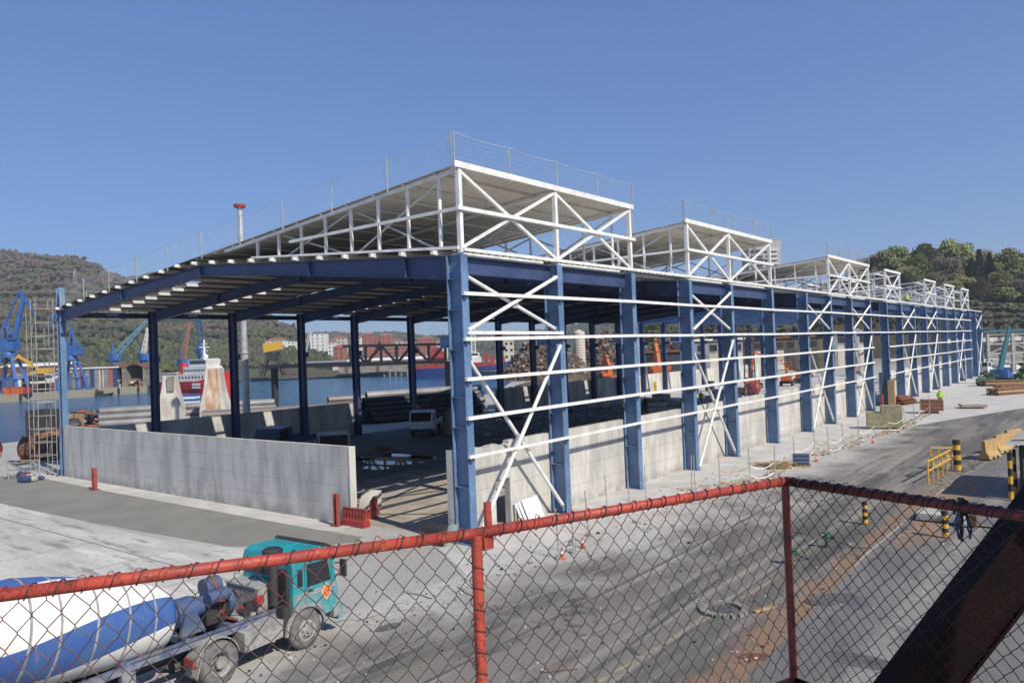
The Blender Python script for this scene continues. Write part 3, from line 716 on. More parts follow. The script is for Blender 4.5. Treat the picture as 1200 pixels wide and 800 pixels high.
def trunk_mesh(seed):
    rnd = random.Random(seed); b = MB(); b.tube((0, 0, -0.05), (0.01, 0, 0.4), 0.022, 7, 0.014); b.tube((0.01, 0, 0.4), (0, 0.01, 0.72), 0.014, 6, 0.006)
    for k in range(9):
        a = k*2.4; h = 0.25+k*0.05; b.tube((0, 0, h), (0.27*math.cos(a), 0.27*math.sin(a), h+rnd.uniform(0.12, 0.28)), 0.008, 5, 0.002)
    return b.mesh("trunk", BARK)
CROWN = {}
for kd, ms, sd in (("green", [TREEG[0], TREEG[1]], 1), ("green2", [TREEG[0], TREEG[3]], 2), ("olive", [TREEG[1], TREEG[0]], 3), ("conifer", [TREEG[2], TREEG[2]], 4), ("bare", [TREEG[3], TREEG[1]], 5)):
    CROWN[kd] = (crown_mesh(kd, sd).mesh("crown", ms), trunk_mesh(sd))
def tree(kd, loc, h, label, wide=1.0, rz=0, group="trees on the hill behind the shed", name="broadleaf_tree"):
    t = thing(name if kd != "conifer" else "conifer_tree", label, "tree", loc, rz, group); t.scale = (h*wide, h*wide, h)
    link("crown", CROWN[kd][0], t); link("trunk", CROWN[kd][1], t); return t
# px, top y, width px, distance, kind
TR = [(1010, 300, 40, 372, "bare", "thin brownish bare tree at the left end of the hilltop wood"),
      (1035, 292, 42, 365, "olive", "olive green tree behind the open roof frames, second from the left of the wood"),
      (1054, 287, 40, 368, "green", "rounded fresh green tree left of the middle of the hilltop"),
      (1078, 296, 34, 352, "green", "low bright green tree in front of the tall hilltop trees"),
      (1090, 285, 46, 372, "olive", "broad olive tree left of the tallest tree on the hilltop"),
      (1121, 279, 52, 370, "green2", "tallest spreading green tree on the skyline of the hill"),
      (1112, 297, 44, 350, "bare", "brownish half leafed tree below the tallest green tree"),
      (1150, 293, 30, 352, "conifer", "dark pointed conifer standing left in the dark pair"),
      (1162, 296, 26, 350, "conifer", "dark conifer standing right in the dark pair"),
      (1141, 303, 26, 348, "conifer", "smaller dark conifer left of the dark pair"),
      (1155, 288, 40, 388, "bare", "hazy bare tree behind the dark conifers"),
      (1180, 290, 44, 375, "olive", "olive tree on the skyline near the right edge of the photo"),
      (1196, 300, 36, 350, "green", "bright green tree at the right edge of the photo"),
      (1215, 290, 50, 372, "green2", "tree cut off by the right edge of the photo"),
      (1175, 316, 36, 345, "olive", "low olive tree below the skyline trees at the right"),
      (1062, 312, 36, 345, "olive", "low olive tree just behind the open roof frames"),
      (1032, 314, 34, 345, "bare", "low bare tree behind the first open roof frame"),
      (1095, 318, 36, 340, "bare", "low bare tree behind the last open roof frames"),
      (985, 322, 34, 370, "olive", "olive tree behind the third covered monitor"),
      (960, 330, 34, 372, "bare", "bare tree behind the third covered monitor"),
      (1130, 322, 36, 342, "green", "low green tree beneath the dark conifers, left"),
      (1200, 325, 36, 340, "bare", "low bare tree at the right edge below the green one")]
for i, (px, ty, wp, d, kd, lb) in enumerate(TR):
    base_y = interp([(770, 384), (900, 362), (1000, 338), (1100, 344), (1160, 350), (1420, 340)], px)+6+max(0, (352-d)*0.25)
    p = at(px, base_y, d); h = (base_y-ty)*d/FPX
    wide = (wp*d/FPX)/(0.95*h) if kd != "conifer" else (wp*d/FPX)/(0.62*h)
    tree(kd, p, h, lb, max(0.5, min(wide, 1.7)), i*1.3)
EX = [(1008, 316, 34, 342, "green", "low green tree filling the gap at the left end of the wood"), (1045, 302, 36, 356, "green2", "green tree behind the low ones left of the middle"), (1075, 312, 34, 338, "green2", "bushy green tree low in front of the middle of the wood"), (1128, 300, 34, 360, "olive", "olive tree tucked between the tallest tree and the conifers"),
      (1150, 326, 38, 336, "bare", "bare tree at the cliff edge under the conifers"), (1118, 328, 32, 334, "olive", "olive bush tree at the cliff edge left of the conifers"), (1168, 306, 36, 362, "green", "green tree right behind the right hand conifer"), (1186, 309, 38, 354, "green2", "green tree low on the right behind the bright one"), (1208, 312, 36, 356, "olive", "olive tree just at the right edge of the photo"), (1178, 336, 34, 334, "green", "small green tree at the cliff edge on the right"), (1205, 340, 34, 334, "olive", "small olive tree at the cliff edge by the photo's right edge"), (1240, 296, 50, 370, "green", "green tree beyond the photo's right edge"), (995, 326, 30, 350, "olive", "small olive tree behind the open frames' left end")]
for i, (px, ty, wp, d, kd, lb) in enumerate(EX):
    base_y = interp([(770, 384), (900, 362), (1000, 338), (1100, 344), (1160, 350), (1420, 340)], px)+6+max(0, (352-d)*0.25)
    p = at(px, base_y, d); h = (base_y-ty)*d/FPX; wide = (wp*d/FPX)/(0.95*h); tree(kd, p, h, lb, max(0.6, min(wide, 2.0)), i*2.3+1)
for i, (px, d, hh, kd) in enumerate(((940, 330, 9, "green"), (905, 330, 8, "olive"), (870, 340, 8, "green"), (835, 340, 9, "olive"), (800, 345, 8, "bare"), (765, 350, 9, "green"))):
    p = at(px, HZ(px)-6, d); tree(kd, (p.x, p.y, 5), hh*1.6, "leafy tree glimpsed behind the columns, " + ["behind the eighth column", "by the seventh column", "past the sixth column", "behind the fifth column", "by the fourth column", "past the third column"][i], 1.0, i*2.1, "trees glimpsed through the shed")

# ================================================================ TOWN
BRICK = mat("town_brick", (0.33, 0.12, 0.08), (0.26, 0.10, 0.07), scale=0.3, rough=0.9)
CREAM = mat("town_render", (0.55, 0.50, 0.44), (0.45, 0.41, 0.36), scale=0.3, rough=0.9)
WALLW = mat("town_white_render", (0.72, 0.71, 0.68), (0.6, 0.59, 0.56), scale=0.3, rough=0.9)
TILE = mat("roof_tiles", (0.32, 0.13, 0.07), (0.22, 0.10, 0.06), scale=0.6, rough=0.9)
GREYR = mat("grey_sheet_roof", (0.25, 0.26, 0.27), (0.17, 0.18, 0.19), scale=0.5, rough=0.7)
TOWERM = mat("grey_tower_facade", (0.42, 0.41, 0.40), (0.35, 0.34, 0.33), scale=0.3, rough=0.8)
def block_bld(name, label, px, ybase, ytop, wpx, d, m, roofm, depth=14, cat="building", group=None, floors=None, bays=None, rz=None, zb=None):
    c = at(px, ybase, d); z0 = 0 if zb is None else zb
    ztop = at(px, ytop, d).z; wdt = wpx*d/FPX; hgt = max(4, ztop-z0)
    t = thing(name, label, cat, (c.x, c.y, z0), YAW if rz is None else rz, group)
    MB().span((-wdt/2, 0, 0), (wdt/2, depth, hgt)).build("wall", m, t)
    rb = MB()
    if roofm is TILE: rb.add([(-wdt/2-.4, -.4, hgt+0.01), (wdt/2+.4, -.4, hgt+0.01), (wdt/2+.4, depth+.4, hgt+0.01), (-wdt/2-.4, depth+.4, hgt+0.01), (-wdt/2*0.6, depth/2, hgt+2.6), (wdt/2*0.6, depth/2, hgt+2.6)], [(0, 1, 5, 4), (1, 2, 5), (2, 3, 4, 5), (3, 0, 4), (0, 3, 2, 1)])
    else: rb.span((-wdt/2-.2, -.2, hgt+0.01), (wdt/2+.2, depth+.2, hgt+0.6))
    rb.build("roof", roofm, t)
    fl = floors or max(1, int(hgt/3.2)); bs = bays or max(2, int(wdt/4))
    vis0 = max(0, int((zb or 0)))
    wm = MB().span((-0.65, -0.06, 0), (0.65, 0.05, 1.5)).mesh("window", GLASS)
    cnt = 0
    for f in range(fl):
        for k in range(bs):
            if cnt > 60: break
            cnt += 1; link("window", wm, t, (-wdt/2+wdt*(k+0.5)/bs, 0, hgt*(f+0.35)/fl))
    return t
TG = "town blocks beyond the harbour"
tb = [("white apartment block with rows of windows left of the town centre", 373, 420, 391, 18, 760, WALLW, GREYR),
      ("low white house beside the white apartment block", 389, 420, 401, 8, 740, WALLW, TILE),
      ("long white house on the wooded slope left of the town", 322, 404, 399, 22, 700, WALLW, TILE),
      ("small white building on the slope beside the long white house", 341, 406, 400, 8, 710, WALLW, GREYR),
      ("cream and brick block left of the dark steel column", 398, 420, 396, 14, 820, CREAM, TILE),
      ("brick house low behind the quay sheds", 397, 420, 407, 12, 640, BRICK, TILE),
      ("red brick block left of the tall brick pair", 420, 420, 395, 10, 830, WALLW, TILE),
      ("tall red brick block, the left of the pair", 432, 420, 392, 12, 830, BRICK, TILE),
      ("brick block between the tall pair", 443, 420, 396, 10, 850, BRICK, GREYR),
      ("tall brick and cream block, the right of the pair", 453, 420, 392, 12, 830, BRICK, CREAM),
      ("cream building right of the tall brick pair", 466, 420, 400, 12, 860, CREAM, TILE),
      ("red roofed block in the middle of the town", 480, 420, 401, 14, 870, WALLW, TILE),
      ("wide brick building with cream trim at the right of the town", 500, 420, 397, 18, 870, BRICK, TILE),
      ("white block beside the blue crane column at the right of the town", 518, 420, 400, 12, 880, WALLW, TILE),
      ("low brick row in front of the town blocks", 470, 422, 407, 60, 760, BRICK, TILE),
      ("cream silo building right of the blue bulk ship", 597, 425, 399, 12, 420, CREAM, CREAM)]
for lb, px, yb, yt, wp, d, m, rm in tb: block_bld("town_building", lb, px, yb, yt, wp, d, m, rm, group=TG)
tw = block_bld("apartment_tower", "tall grey apartment tower rising behind the second roof monitor", 900, 380, 281, 38, 520, TOWERM, TOWERM, depth=16, floors=14, bays=1)
for f in range(9, 22):
    MB().span((-9.0, -1.4, 6.0+f*3.05), (-1.2, -0.02, 7.0+f*3.05)).build("balcony", DARK if f % 2 else TOWERM, tw)
    MB().span((1.2, -1.2, 6.0+f*3.05), (8.4, -0.02, 6.9+f*3.05)).build("balcony", WALLW, tw)

# ---------------------------------------------------------------- far quay sheds and warehouses
def roofshed(name, label, px, d, wid, dep, h, wm_, rm_, rz=YAW, rise=2.5, cat="warehouse", z0=0, panels=0):
    c = at(px, HZ(px), d); t = thing(name, label, cat, (c.x, c.y, z0), rz)
    MB().span((-wid/2, 0, 0), (wid/2, dep, h)).build("wall", wm_, t)
    MB().prism([(-wid/2-.3, -.3, h+.01), (wid/2+.3, -.3, h+.01), (wid/2+.3, dep/2, h+rise), (-wid/2-.3, dep/2, h+rise)], (0, 0, .15)).build("roof", rm_, t)
    MB().prism([(-wid/2-.3, dep/2+.01, h+rise), (wid/2+.3, dep/2+.01, h+rise), (wid/2+.3, dep+.3, h+.01), (-wid/2-.3, dep+.3, h+.01)], (0, 0, .15)).build("roof", rm_, t)
    for k in range(panels):
        MB().span((-wid/2+wid*(k+0.4)/panels, -0.12, 0.2), (-wid/2+wid*(k+0.6)/panels, -0.01, h-0.5)).build("door", GREYR if k % 2 else RUST, t)
    return t
roofshed("warehouse", "low white roofed warehouse behind the black conveyor truss", 450, 470, 52, 46, 3.2, CONCD, WALLW, rise=4.5, panels=6)
roofshed("warehouse", "long dark grey warehouse left of the white roofed one", 378, 520, 60, 30, 5.0, GREYR, GREYR, rise=2)
roofshed("warehouse", "pale storage shed beside the blue ship on the far quay", 470, 425, 70, 14, 3.8, CONCD, GREYR, rise=1, panels=8)
roofshed("warehouse", "low white sheds at the foot of the left harbour crane", 28, 300, 24, 12, 6.0, WALLW, GREYR, rise=1.2, panels=4)
roofshed("warehouse", "reddish low shed behind the yellow excavator", 40, 330, 30, 12, 10.0, RUST, WALLW, rise=1.2, panels=3)
# two open fronted boat halls with panelled side
hp = at(108, 452, 318)
def boat_hall(px, label, wpx, side=True):
    c = at(px, HZ(px), 318); t = thing("boat_hall", label, "boat shed", (c.x, c.y, 0), YAW, "open fronted halls on the far quay")
    wd = wpx*318/FPX; h = 7.6
    for sx in (-wd/2, wd/2-0.7): MB().span((sx, 0, 0), (sx+0.7, 16, h)).build("side_wall", CONCD, t)
    MB().span((-wd/2, 15.6, 0), (wd/2, 16, h)).build("back_wall", DARK, t)
    n = 10; pr = [(-wd/2-.2+(wd+.4)*k/n, 0, h+1.8*math.sin(math.pi*k/n)) for k in range(n+1)]
    MB().prism(pr+[(p[0], 0, p[2]-0.35) for p in reversed(pr)], (0, 16, 0)).build("roof", RUST, t)
    rr = random.Random(px)
    for k in range(26):
        s = rr.uniform(0.5, 1.3); MB().box((rr.uniform(-wd/2+1.5, wd/2-1), rr.uniform(0.5, 4), s/2+rr.choice((0, 0, 1.2, 2.2))), (s*1.2, s, s), Matrix.Rotation(rr.random(), 3, 'Z')).build("stacked_block", rr.choice((CONCD, CREAM, RUST)), t)
    return t
boat_hall(131, "rust roofed open hall on the far quay, the left of two", 27); boat_hall(157, "rust roofed open hall on the far quay, the right of two", 24)
c = at(96, HZ(96), 318); t = thing("panelled_hall", "blue grey panelled hall behind the harbour crane column", "shed", (c.x, c.y, 0), YAW)
for k in range(14):
    MB().span((-12+k*1.9, 0, 0), (-12+k*1.9+1.86, 14, 8.0)).build("wall_panel", [GREYR, NAVY, GREYR, CREAM, GREYR, BRICK, NAVY][k % 7], t)
MB().span((-13, -0.5, 8.01), (15.4, 14.5, 8.6)).build("roof", WALLW, t)

# ---------------------------------------------------------------- harbour cranes
def portal_crane(px, d, label, lean=1, rz=0.3, sc_=1.0, boomtop=None):
    c = at(px, HZ(px), d); t = thing("harbour_crane", label, "harbour crane", (c.x, c.y, 0), YAW, "blue harbour cranes on the far quay"); t.scale = (sc_,)*3
    for sx in (-1, 1):
        for sy in (-1, 1):
            MB().bar((sx*5.2, sy*4, 0.6), (sx*2.0, sy*1.6, 13.5), 1.3, 1.3, wd1=1.0, ht1=1.0).build("leg", CRANE, t)
            MB().box((sx*5.2, sy*4, 0.5), (3.0, 1.2, 1.0)).build("bogie", CRANE, t)
    MB().bar((-5.2, -4, 5.2), (5.2, -4, 5.2), 0.6, 0.7).bar((-5.2, 4, 5.2), (5.2, 4, 5.2), 0.6, 0.7).build("cross_tie", CRANE, t)
    MB().lathe([(0, 13.4), (2.6, 13.4), (2.6, 14.6), (2.1, 15.6), (0, 15.6)], n=16).build("slewing_ring", CRANE, t)
    h = MB().box((-0.6*lean, 0, 18.0), (7.0, 4.6, 4.4)); h.box((-3.2*lean, 0, 17.3), (3.0, 4.2, 2.6)); h.build("machine_house", CRANE, t)
    MB().box((2.4*lean, -1.8, 21.0), (2.0, 2.0, 2.2)).build("cab", CRANE, t)
    MB().box((2.5*lean, -2.85, 21.2), (1.5, 0.08, 1.1)).build("cab_window", GLASS, t)
    b = MB()
    for sy in (-1, 1): b.bar((-2.6*lean, sy*1.4, 20), (-0.6*lean, sy*0.6, 27), 0.5, 0.5); b.bar((0.8*lean, sy*1.4, 20), (-0.6*lean, sy*0.6, 27), 0.5, 0.5)
    b.build("mast", CRANE, t)
    tip = V(6.4*lean, 0, 36.5); b = MB(); b.bar((2.2*lean, 0, 20), tip, 1.5, 1.7, wd1=0.9, ht1=1.0); b.build("jib", CRANE, t)
    MB().bar(tip+V(-1.8*lean, 0, 1.4), tip+V(4.0*lean, 0, -7.5), 0.8, 1.7, wd1=0.6, ht1=0.7).build("fly_jib", CRANE, t)
    MB().bar((-0.6*lean, 0, 27), tip+V(-1.8*lean, 0, 1.2), 0.45, 0.5).build("tie_rod", CRANE, t)
    b = MB(); e = tip+V(3.9*lean, 0, -7.8); b.tube(e, e+V(0, 0, -3.5), 0.09, 5).box(e+V(0, 0, -4), (0.7, 0.5, 1.0)); b.build("hook", DARK, t)
    return t
portal_crane(11, 285, "tall blue harbour crane at the left edge, jib folded to the right", 1)
portal_crane(84, 300, "blue harbour crane half hidden behind the shed's corner column", -1, sc_=0.86)
def lattice_jib(name, label, pbase, ptip, d, m, w0=1.5, mastpx=None, d2=None, mastm=None):
    a = at(pbase[0], pbase[1], d); e = at(ptip[0], ptip[1], d2 or d); t = thing(name, label, "crane", (a.x, a.y, 0)); o = V(a.x, a.y, 0)
    a, e = a-o, e-o; dr = (e-a); L = dr.length; dr.normalize(); s1 = dr.cross(V(0, 0, 1)).normalized(); s2 = s1.cross(dr)
    b = MB(); n = max(6, int(L/2.2)); cor = [(1, 1), (1, -1), (-1, -1), (-1, 1)]
    def P(k, c):
        u = k/n; w_ = w0*(1-0.65*u)/2; return a+dr*(L*u)+s1*(c[0]*w_)+s2*(c[1]*w_)
    for c in cor: b.bar(P(0, c), P(n, c), 0.22, 0.22)
    for k in range(n):
        for q in range(4): b.bar(P(k, cor[q]), P(k+1, cor[(q+1) % 4]), 0.13, 0.13)
    b.build("lattice_jib", m, t)
    mm = mastm or m
    MB().bar((0, 0, a.z*0.5), (0, 0, a.z+0.5), 2.4, 2.4, (0, 1, 0)).build("tower", mm, t)
    MB().box((0, 0, a.z), (4.4, 3.2, 3)).build("machine_house", mm, t)
    for sx in (-1, 1):
        for sy in (-1, 1): MB().bar((sx*3, sy*3, 0), (sx*1, sy*1, a.z*0.5), 0.6, 0.6).build("leg", mm, t)
    MB().bar((-1.2, 0, a.z), (-1.2, 0, a.z+5.5), 0.8, 0.8, (0, 1, 0)).build("mast", mm, t)
    MB().tube(V(-1.2, 0, a.z+5.4), e, 0.07, 4).build("stay_cable", DARK, t)
    return t
LBLUE = mat("pale_blue_crane_paint", (0.22, 0.42, 0.55), (0.16, 0.33, 0.45), scale=0.6, rough=0.5)
lattice_jib("slewing_crane", "pale blue lattice crane leaning right behind the open halls", (134, 418), (172, 376), 330, LBLUE, 2.4, mastm=CRANE)
lattice_jib("slewing_crane", "narrow white and blue crane jib beside the dark column near the halls", (168, 418), (173, 384), 335, WALLW, 1.6, mastm=CRANE)
lattice_jib("slewing_crane", "crane with rust orange lattice jib behind the red ship", (214, 425), (222, 378), 340, mat("rust_orange_jib", (0.42, 0.20, 0.10), rough=0.7), 1.9, mastm=CRANE)
lattice_jib("slewing_crane", "blue crane mast standing behind the red ship's bridge", (236, 412), (234, 374), 345, CRANE, 2.8)
lattice_jib("slewing_crane", "pale crane leaning over the quay in front of the white apartment block", (356, 412), (364, 389), 600, WALLW, 3.0, mastm=LBLUE)
# pylon on the hill
c = at(88, 336, 820); t = thing("power_pylon", "slim electricity pylon standing on the wooded hillside", "pylon", (c.x, c.y, c.z-6))
b = MB()
for sx in (-1, 1):
    for sy in (-1, 1): b.bar((sx*2.6, sy*2.6, 0), (sx*0.4, sy*0.4, 25), 0.3, 0.3)
for k in range(8):
    u, v_ = 2.6-2.2*k/8, 2.6-2.2*(k+1)/8
    for s1 in (-1, 1): b.bar((-u, s1*u, 25*k/8), (v_, s1*v_, 25*(k+1)/8), 0.16, 0.16); b.bar((s1*u, u, 25*k/8), (s1*v_, -v_, 25*(k+1)/8), 0.16, 0.16)
for z in (18, 21, 24): b.bar((-5, 0, z), (5, 0, z), 0.3, 0.4)
b.build("lattice", GALV, t)

# yellow excavator arm on the far quay
def excavator(name, label, loc, rz, m, s=1.0, group=None, elbow=(3.4, 5.2), tip=(7.2, 3.4), tool="grab"):
    t = thing(name, label, "excavator", loc, rz, group); t.scale = (s,)*3
    for sy in (-1.3, 1.3):
        pr = [(-2.2, sy-0.3, 0.45), (-1.8, sy-0.3, 0.05), (1.8, sy-0.3, 0.05), (2.2, sy-0.3, 0.45), (1.8, sy-0.3, 0.95), (-1.8, sy-0.3, 0.95)]
        MB().prism(pr, (0, 0.6, 0)).build("track", BLACK, t)
    MB().tube((0, 0, 0.7), (0, 0, 1.25), 0.9, 14).build("turntable", DARK, t)
    MB().span((-2.6, -1.4, 1.25), (0.2, 1.4, 2.6)).span((-2.9, -1.2, 1.4), (-2.4, 1.2, 2.4)).build("body", m, t)
    MB().span((0.1, 0.35, 1.25), (1.6, 1.4, 3.1)).build("cab", m, t)
    MB().span((0.25, 1.4, 2.0), (1.45, 1.44, 2.95)).span((1.6, 0.5, 2.0), (1.64, 1.3, 2.95)).build("cab_window", GLASS, t)
    e = V(elbow[0], 0, elbow[1]); p = V(tip[0], 0, tip[1])
    MB().bar((0.6, -0.2, 1.7), (e+V(0.6, 0, 0))*0.5+V(-0.3, -0.1, 1.3), 0.5, 0.8).bar((e+V(0.6, 0, 0))*0.5+V(-0.3, -0.1, 1.3), e, 0.45, 0.75, wd1=0.4, ht1=0.5).build("boom", m, t)
    MB().bar(e+V(-0.5, 0, 0.2), p, 0.36, 0.6, wd1=0.3, ht1=0.35).build("arm", m, t)
    MB().tube((1.4, -0.3, 1.9), V(e.x*0.6, -0.3, e.z*0.75), 0.12, 6).build("ram", GALV, t)
    g = MB()
    for k in range(4):
        a = k*1.571+0.6; g.bar(p, p+V(0.55*math.cos(a), 0.55*math.sin(a), -0.6), 0.22, 0.14); g.bar(p+V(0.55*math.cos(a), 0.55*math.sin(a), -0.6), p+V(0.12*math.cos(a), 0.12*math.sin(a), -1.3), 0.2, 0.1, wd1=0.05)
    g.build("grab", DARK, t)
    return t
c = at(47, 444, 285); excavator("material_handler", "yellow material handler with raised arm on the far quay", (c.x, c.y, 5.0), YAW+math.pi, YELLOW, 1.5, elbow=(5.4, 5.8), tip=(8.4, 3.6))
t = thing("work_barge_house", "white deckhouse and superstructure of a vessel behind the scaffold tower", "boat house", at(40, HZ(40), 292)*1.0); t.location.z = 0; t.rotation_euler.z = YAW
MB().span((-5, 0, 0), (5, 6, 3.2)).build("lower_deck", RUST, t); MB().span((-5, 0, 3.22), (5, 6, 5.6)).build("deckhouse", WALLW, t)
MB().span((-4.5, -0.1, 4.1), (4.4, -0.01, 5.0)).build("window_band", GLASS, t); MB().span((0, 1, 5.62), (4, 5, 8.6)).build("wheelhouse", WALLW, t)
for px, wd_, m in ((9, 3.4, ORANGE), (18, 4.6, ORANGE), (28, 3, RED)):
    c = at(px, HZ(px), 272); t = thing("orange_skip", f"{'orange' if m is ORANGE else 'red'} steel skip on the far quay, {'under the crane leg at the left' if px == 9 else 'larger one beside it' if px == 18 else 'right of the orange ones'}", "skip", (c.x, c.y, 0), YAW)
    MB().prism([(-wd_/2, 0, 0), (wd_/2, 0, 0), (wd_/2+.4, 0, 2.4), (-wd_/2-.4, 0, 2.4)], (0, 2.4, 0)).build("body", m, t); MB().span((-wd_/2-.5, -0.1, 2.41), (wd_/2+.5, 2.5, 2.55)).build("rim", m, t)
# far quay fenders and bollards
e0, e1 = L1, L0; dirq = (e1-e0).normalized(); nq = V(dirq.y, -dirq.x, 0)
for k in range(-4, 22):
    p = e0+dirq*(k*3.9*1.0)
    if (p-e1).dot(dirq) > 0: break
for k, u in enumerate((0.12, 0.4, 0.62, 0.78, 0.93)):
    p = e0.lerp(e1, u)+nq*0.15
    t = tag(MB().span((-0.35, -0.3, -2.3), (0.35, 0.3, 0.1)).tube((0, -0.45, -1.2), (0, 0.45, -1.2), 0.5, 10).build("quay_fender", BLACK, None, loc=(p.x, p.y, 0), rz=math.atan2(dirq.y, dirq.x)), ["black fender on the quay wall under the left harbour crane", "black fender on the quay wall between the two harbour cranes", "black fender on the quay wall right of the corner column", "black fender on the quay wall below the left open hall", "black fender on the quay wall below the right open hall"][k], "fender", "fenders along the far quay wall")
c = gp(116, 464, -2.6); t = thing("small_dark_boat", "small dark boat moored under the far quay wall", "boat", (c.x, c.y, -2.6), YAW)
MB().prism([(-4.5, 0, 0.9), (-3.6, 0, -0.3), (3.6, 0, -0.3), (4.8, 0, 1.1), (2, 0, 0.8)], (0, 2.4, 0)).build("hull", BLACK, t); MB().span((-2, 0.5, 0.8), (0.8, 1.9, 2.0)).build("cabin", DARK, t)

# ---------------------------------------------------------------- red and white ship
SH = mat("ship_red_hull", (0.74, 0.035, 0.03), (0.6, 0.03, 0.03), scale=0.4, rough=0.4)
def hullmesh(L, B, D, bowrise=2.0, m=SH):
    b = MB(); n = 24; rows = 6; vs = []
    for i in range(n+1):
        u = i/n; x = -L/2+L*u
        f = 1.0 if 0.12 < u < 0.7 else (0.82+0.18*u/0.12 if u <= 0.12 else max(0.0, math.cos((u-0.7)/0.3*math.pi/2))**0.75)
        sheer = D+bowrise*max(0, (u-0.6)/0.4)**1.6
        for j in range(rows+1):
            v_ = j/rows; yw = B/2*f*(0.75+0.25*v_); flare = x+(1-f)*2.2*(v_-0.5) if u > 0.7 else x
            vs.append((flare, -yw, -1+(sheer+1)*v_))
        for j in range(rows+1):
            v_ = 1-j/rows; yw = B/2*f*(0.75+0.25*v_); flare = x+(1-f)*2.2*(v_-0.5) if u > 0.7 else x
            vs.append((flare, yw, -1+(sheer+1)*v_))
    k = 2*(rows+1); fs = []
    for i in range(n):
        for j in range(k-1): fs.append((i*k+j, (i+1)*k+j, (i+1)*k+j+1, i*k+j+1))
    fs.append(tuple(range(k))); fs.append(tuple(reversed(range(n*k, n*k+k))))
    return b.add(vs, fs)
c = gp(231, 462, -2.6); t = thing("red_ship", "red hulled tug-like ship with white superstructure moored at the far quay", "ship", (c.x, c.y, -2.6), YAW-0.5); t.scale = (0.9, 0.9, 0.9)
hullmesh(40, 10, 5.2, 4.2).build("hull", SH, t)
MB().span((-19, -4.6, 5.25), (9, 4.6, 5.4)).build("deck", CONCD, t)
MB().span((-6, -4, 5.4), (12, 4, 8.3)).build("deckhouse", WALLW, t)
MB().span((-3, -3.7, 8.32), (10.5, 3.7, 11.0)).build("deckhouse", WALLW, t)
wh = MB().prism([(0, -3.4, 11.02), (9.5, -3.4, 11.02), (10.3, -3.4, 13.6), (-0.5, -3.4, 13.6)], (0, 6.8, 0)).build("wheelhouse", WALLW, t)
for k in range(8): MB().span((0.6+k*1.15, -3.5, 12.1), (1.5+k*1.15, -3.41, 13.2)).build("window", GLASS, wh)
for k in range(9):
    MB().span((-2.3+k*1.4, -3.8, 9.2), (-1.7+k*1.4, -3.71, 10.0)).build("porthole", GLASS, t); MB().span((-5.3+k*1.9, -4.1, 6.5), (-4.6+k*1.9, -4.01, 7.3)).build("porthole", GLASS, t)
MB().span((0.5, -3.6, 13.62), (9, 3.6, 13.9)).build("roof", WALLW, t)
b = MB().tube((5, 0, 13.9), (5, 0, 21.5), 0.7, 8, 0.3); b.bar((3, 0, 17), (7, 0, 17), 0.3).bar((5, -2.4, 18.5), (5, 2.4, 18.5), 0.3).box((5, 0, 19.7), (2.6, 0.5, 0.5)); b.build("mast", WALLW, t)
for x, y in ((2, 2), (7.5, -1.5)): MB().lathe([(0, 14), (0.9, 14.1), (1.0, 14.9), (0.5, 15.6), (0, 15.7)], (x, y, 0), n=10).build("radar_dome", WALLW, t)
for y in (-2.5, 2.5): MB().span((-5.4, y-0.8, 8.32), (-3.4, y+0.8, 12.6)).build("funnel", SH, t)
MB().span((-15.5, -4.2, 7.4), (-6.6, 4.2, 8.0)).span((-15.5, -4.2, 8.6), (-6.6, 4.2, 8.9)).span((-15.2, -3.9, 5.4), (-14.8, -3.5, 7.4)).span((-7.4, -3.9, 5.4), (-7, -3.5, 7.4)).build("aft_platform", WALLW, t)
rl = MB()
for k in range(13): rl.bar((-18.5+k*0.95, -4.7, 5.3), (-18.5+k*0.95, -4.7, 6.4), 0.08)
rl.bar((-18.5, -4.7, 6.4), (-7, -4.7, 6.4), 0.1); rl.build("railing", WALLW, t)
MB().span((3.5, -5.12, 2.6), (8.2, -5.03, 4.6)).build("name_panel", WALLW, t)
MB().span((-14, -5.12, 3.0), (-12, -5.03, 4.2)).build("name_panel", WALLW, t)
MB().span((-17, -5.2, 3.55), (10, -4.98, 3.7)).build("rubbing_strake", DARK, t)
# blue bulk ship at the right
BH = mat("ship_blue_hull", (0.02, 0.05, 0.22), (0.03, 0.05, 0.16), scale=0.5, rough=0.5)
c = gp(545, 441.5, -2.6); t = thing("blue_cargo_ship", "blue hulled cargo ship with red deck gear in front of the scrap quay", "ship", (c.x, c.y, -2.6), YAW)
hullmesh(50, 11, 4.6, 3.0).build("hull", BH, t)
MB().span((-24, -5.3, 4.62), (14, 5.3, 5.6)).build("hatch_coaming", RED, t)
for k in range(7): MB().span((-23+k*5.2, -4.8, 5.62), (-18.3+k*5.2, 4.8, 6.6)).build("hatch_cover", RED if k % 2 else RUST, t)
MB().span((-16, -3, 6.62), (-9, 3, 10.5)).build("red_hopper", RED, t)
MB().prism([(-17, -3, 10.52), (-8, -3, 10.52), (-12, -3, 14.5), (-13.5, -3, 14.5)], (0, 6, 0)).build("red_grab_frame", RED, t)
MB().span((1, -4, 6.62), (8, 4, 9.0)).build("deckhouse", WALLW, t); MB().span((2, -3.4, 9.02), (7, 3.4, 11.2)).build("wheelhouse", WALLW, t); MB().span((2.4, -3.5, 9.9), (6.6, -3.41, 10.8)).build("window_band", GLASS, t)
b = MB()
for z in range(8): b.bar((3.6, -0.8, 11.2+z*1.5), (5.4, -0.8, 12.7+z*1.5), 0.16); b.bar((5.4, -0.8, 11.2+z*1.5), (3.6, -0.8, 12.7+z*1.5), 0.16)
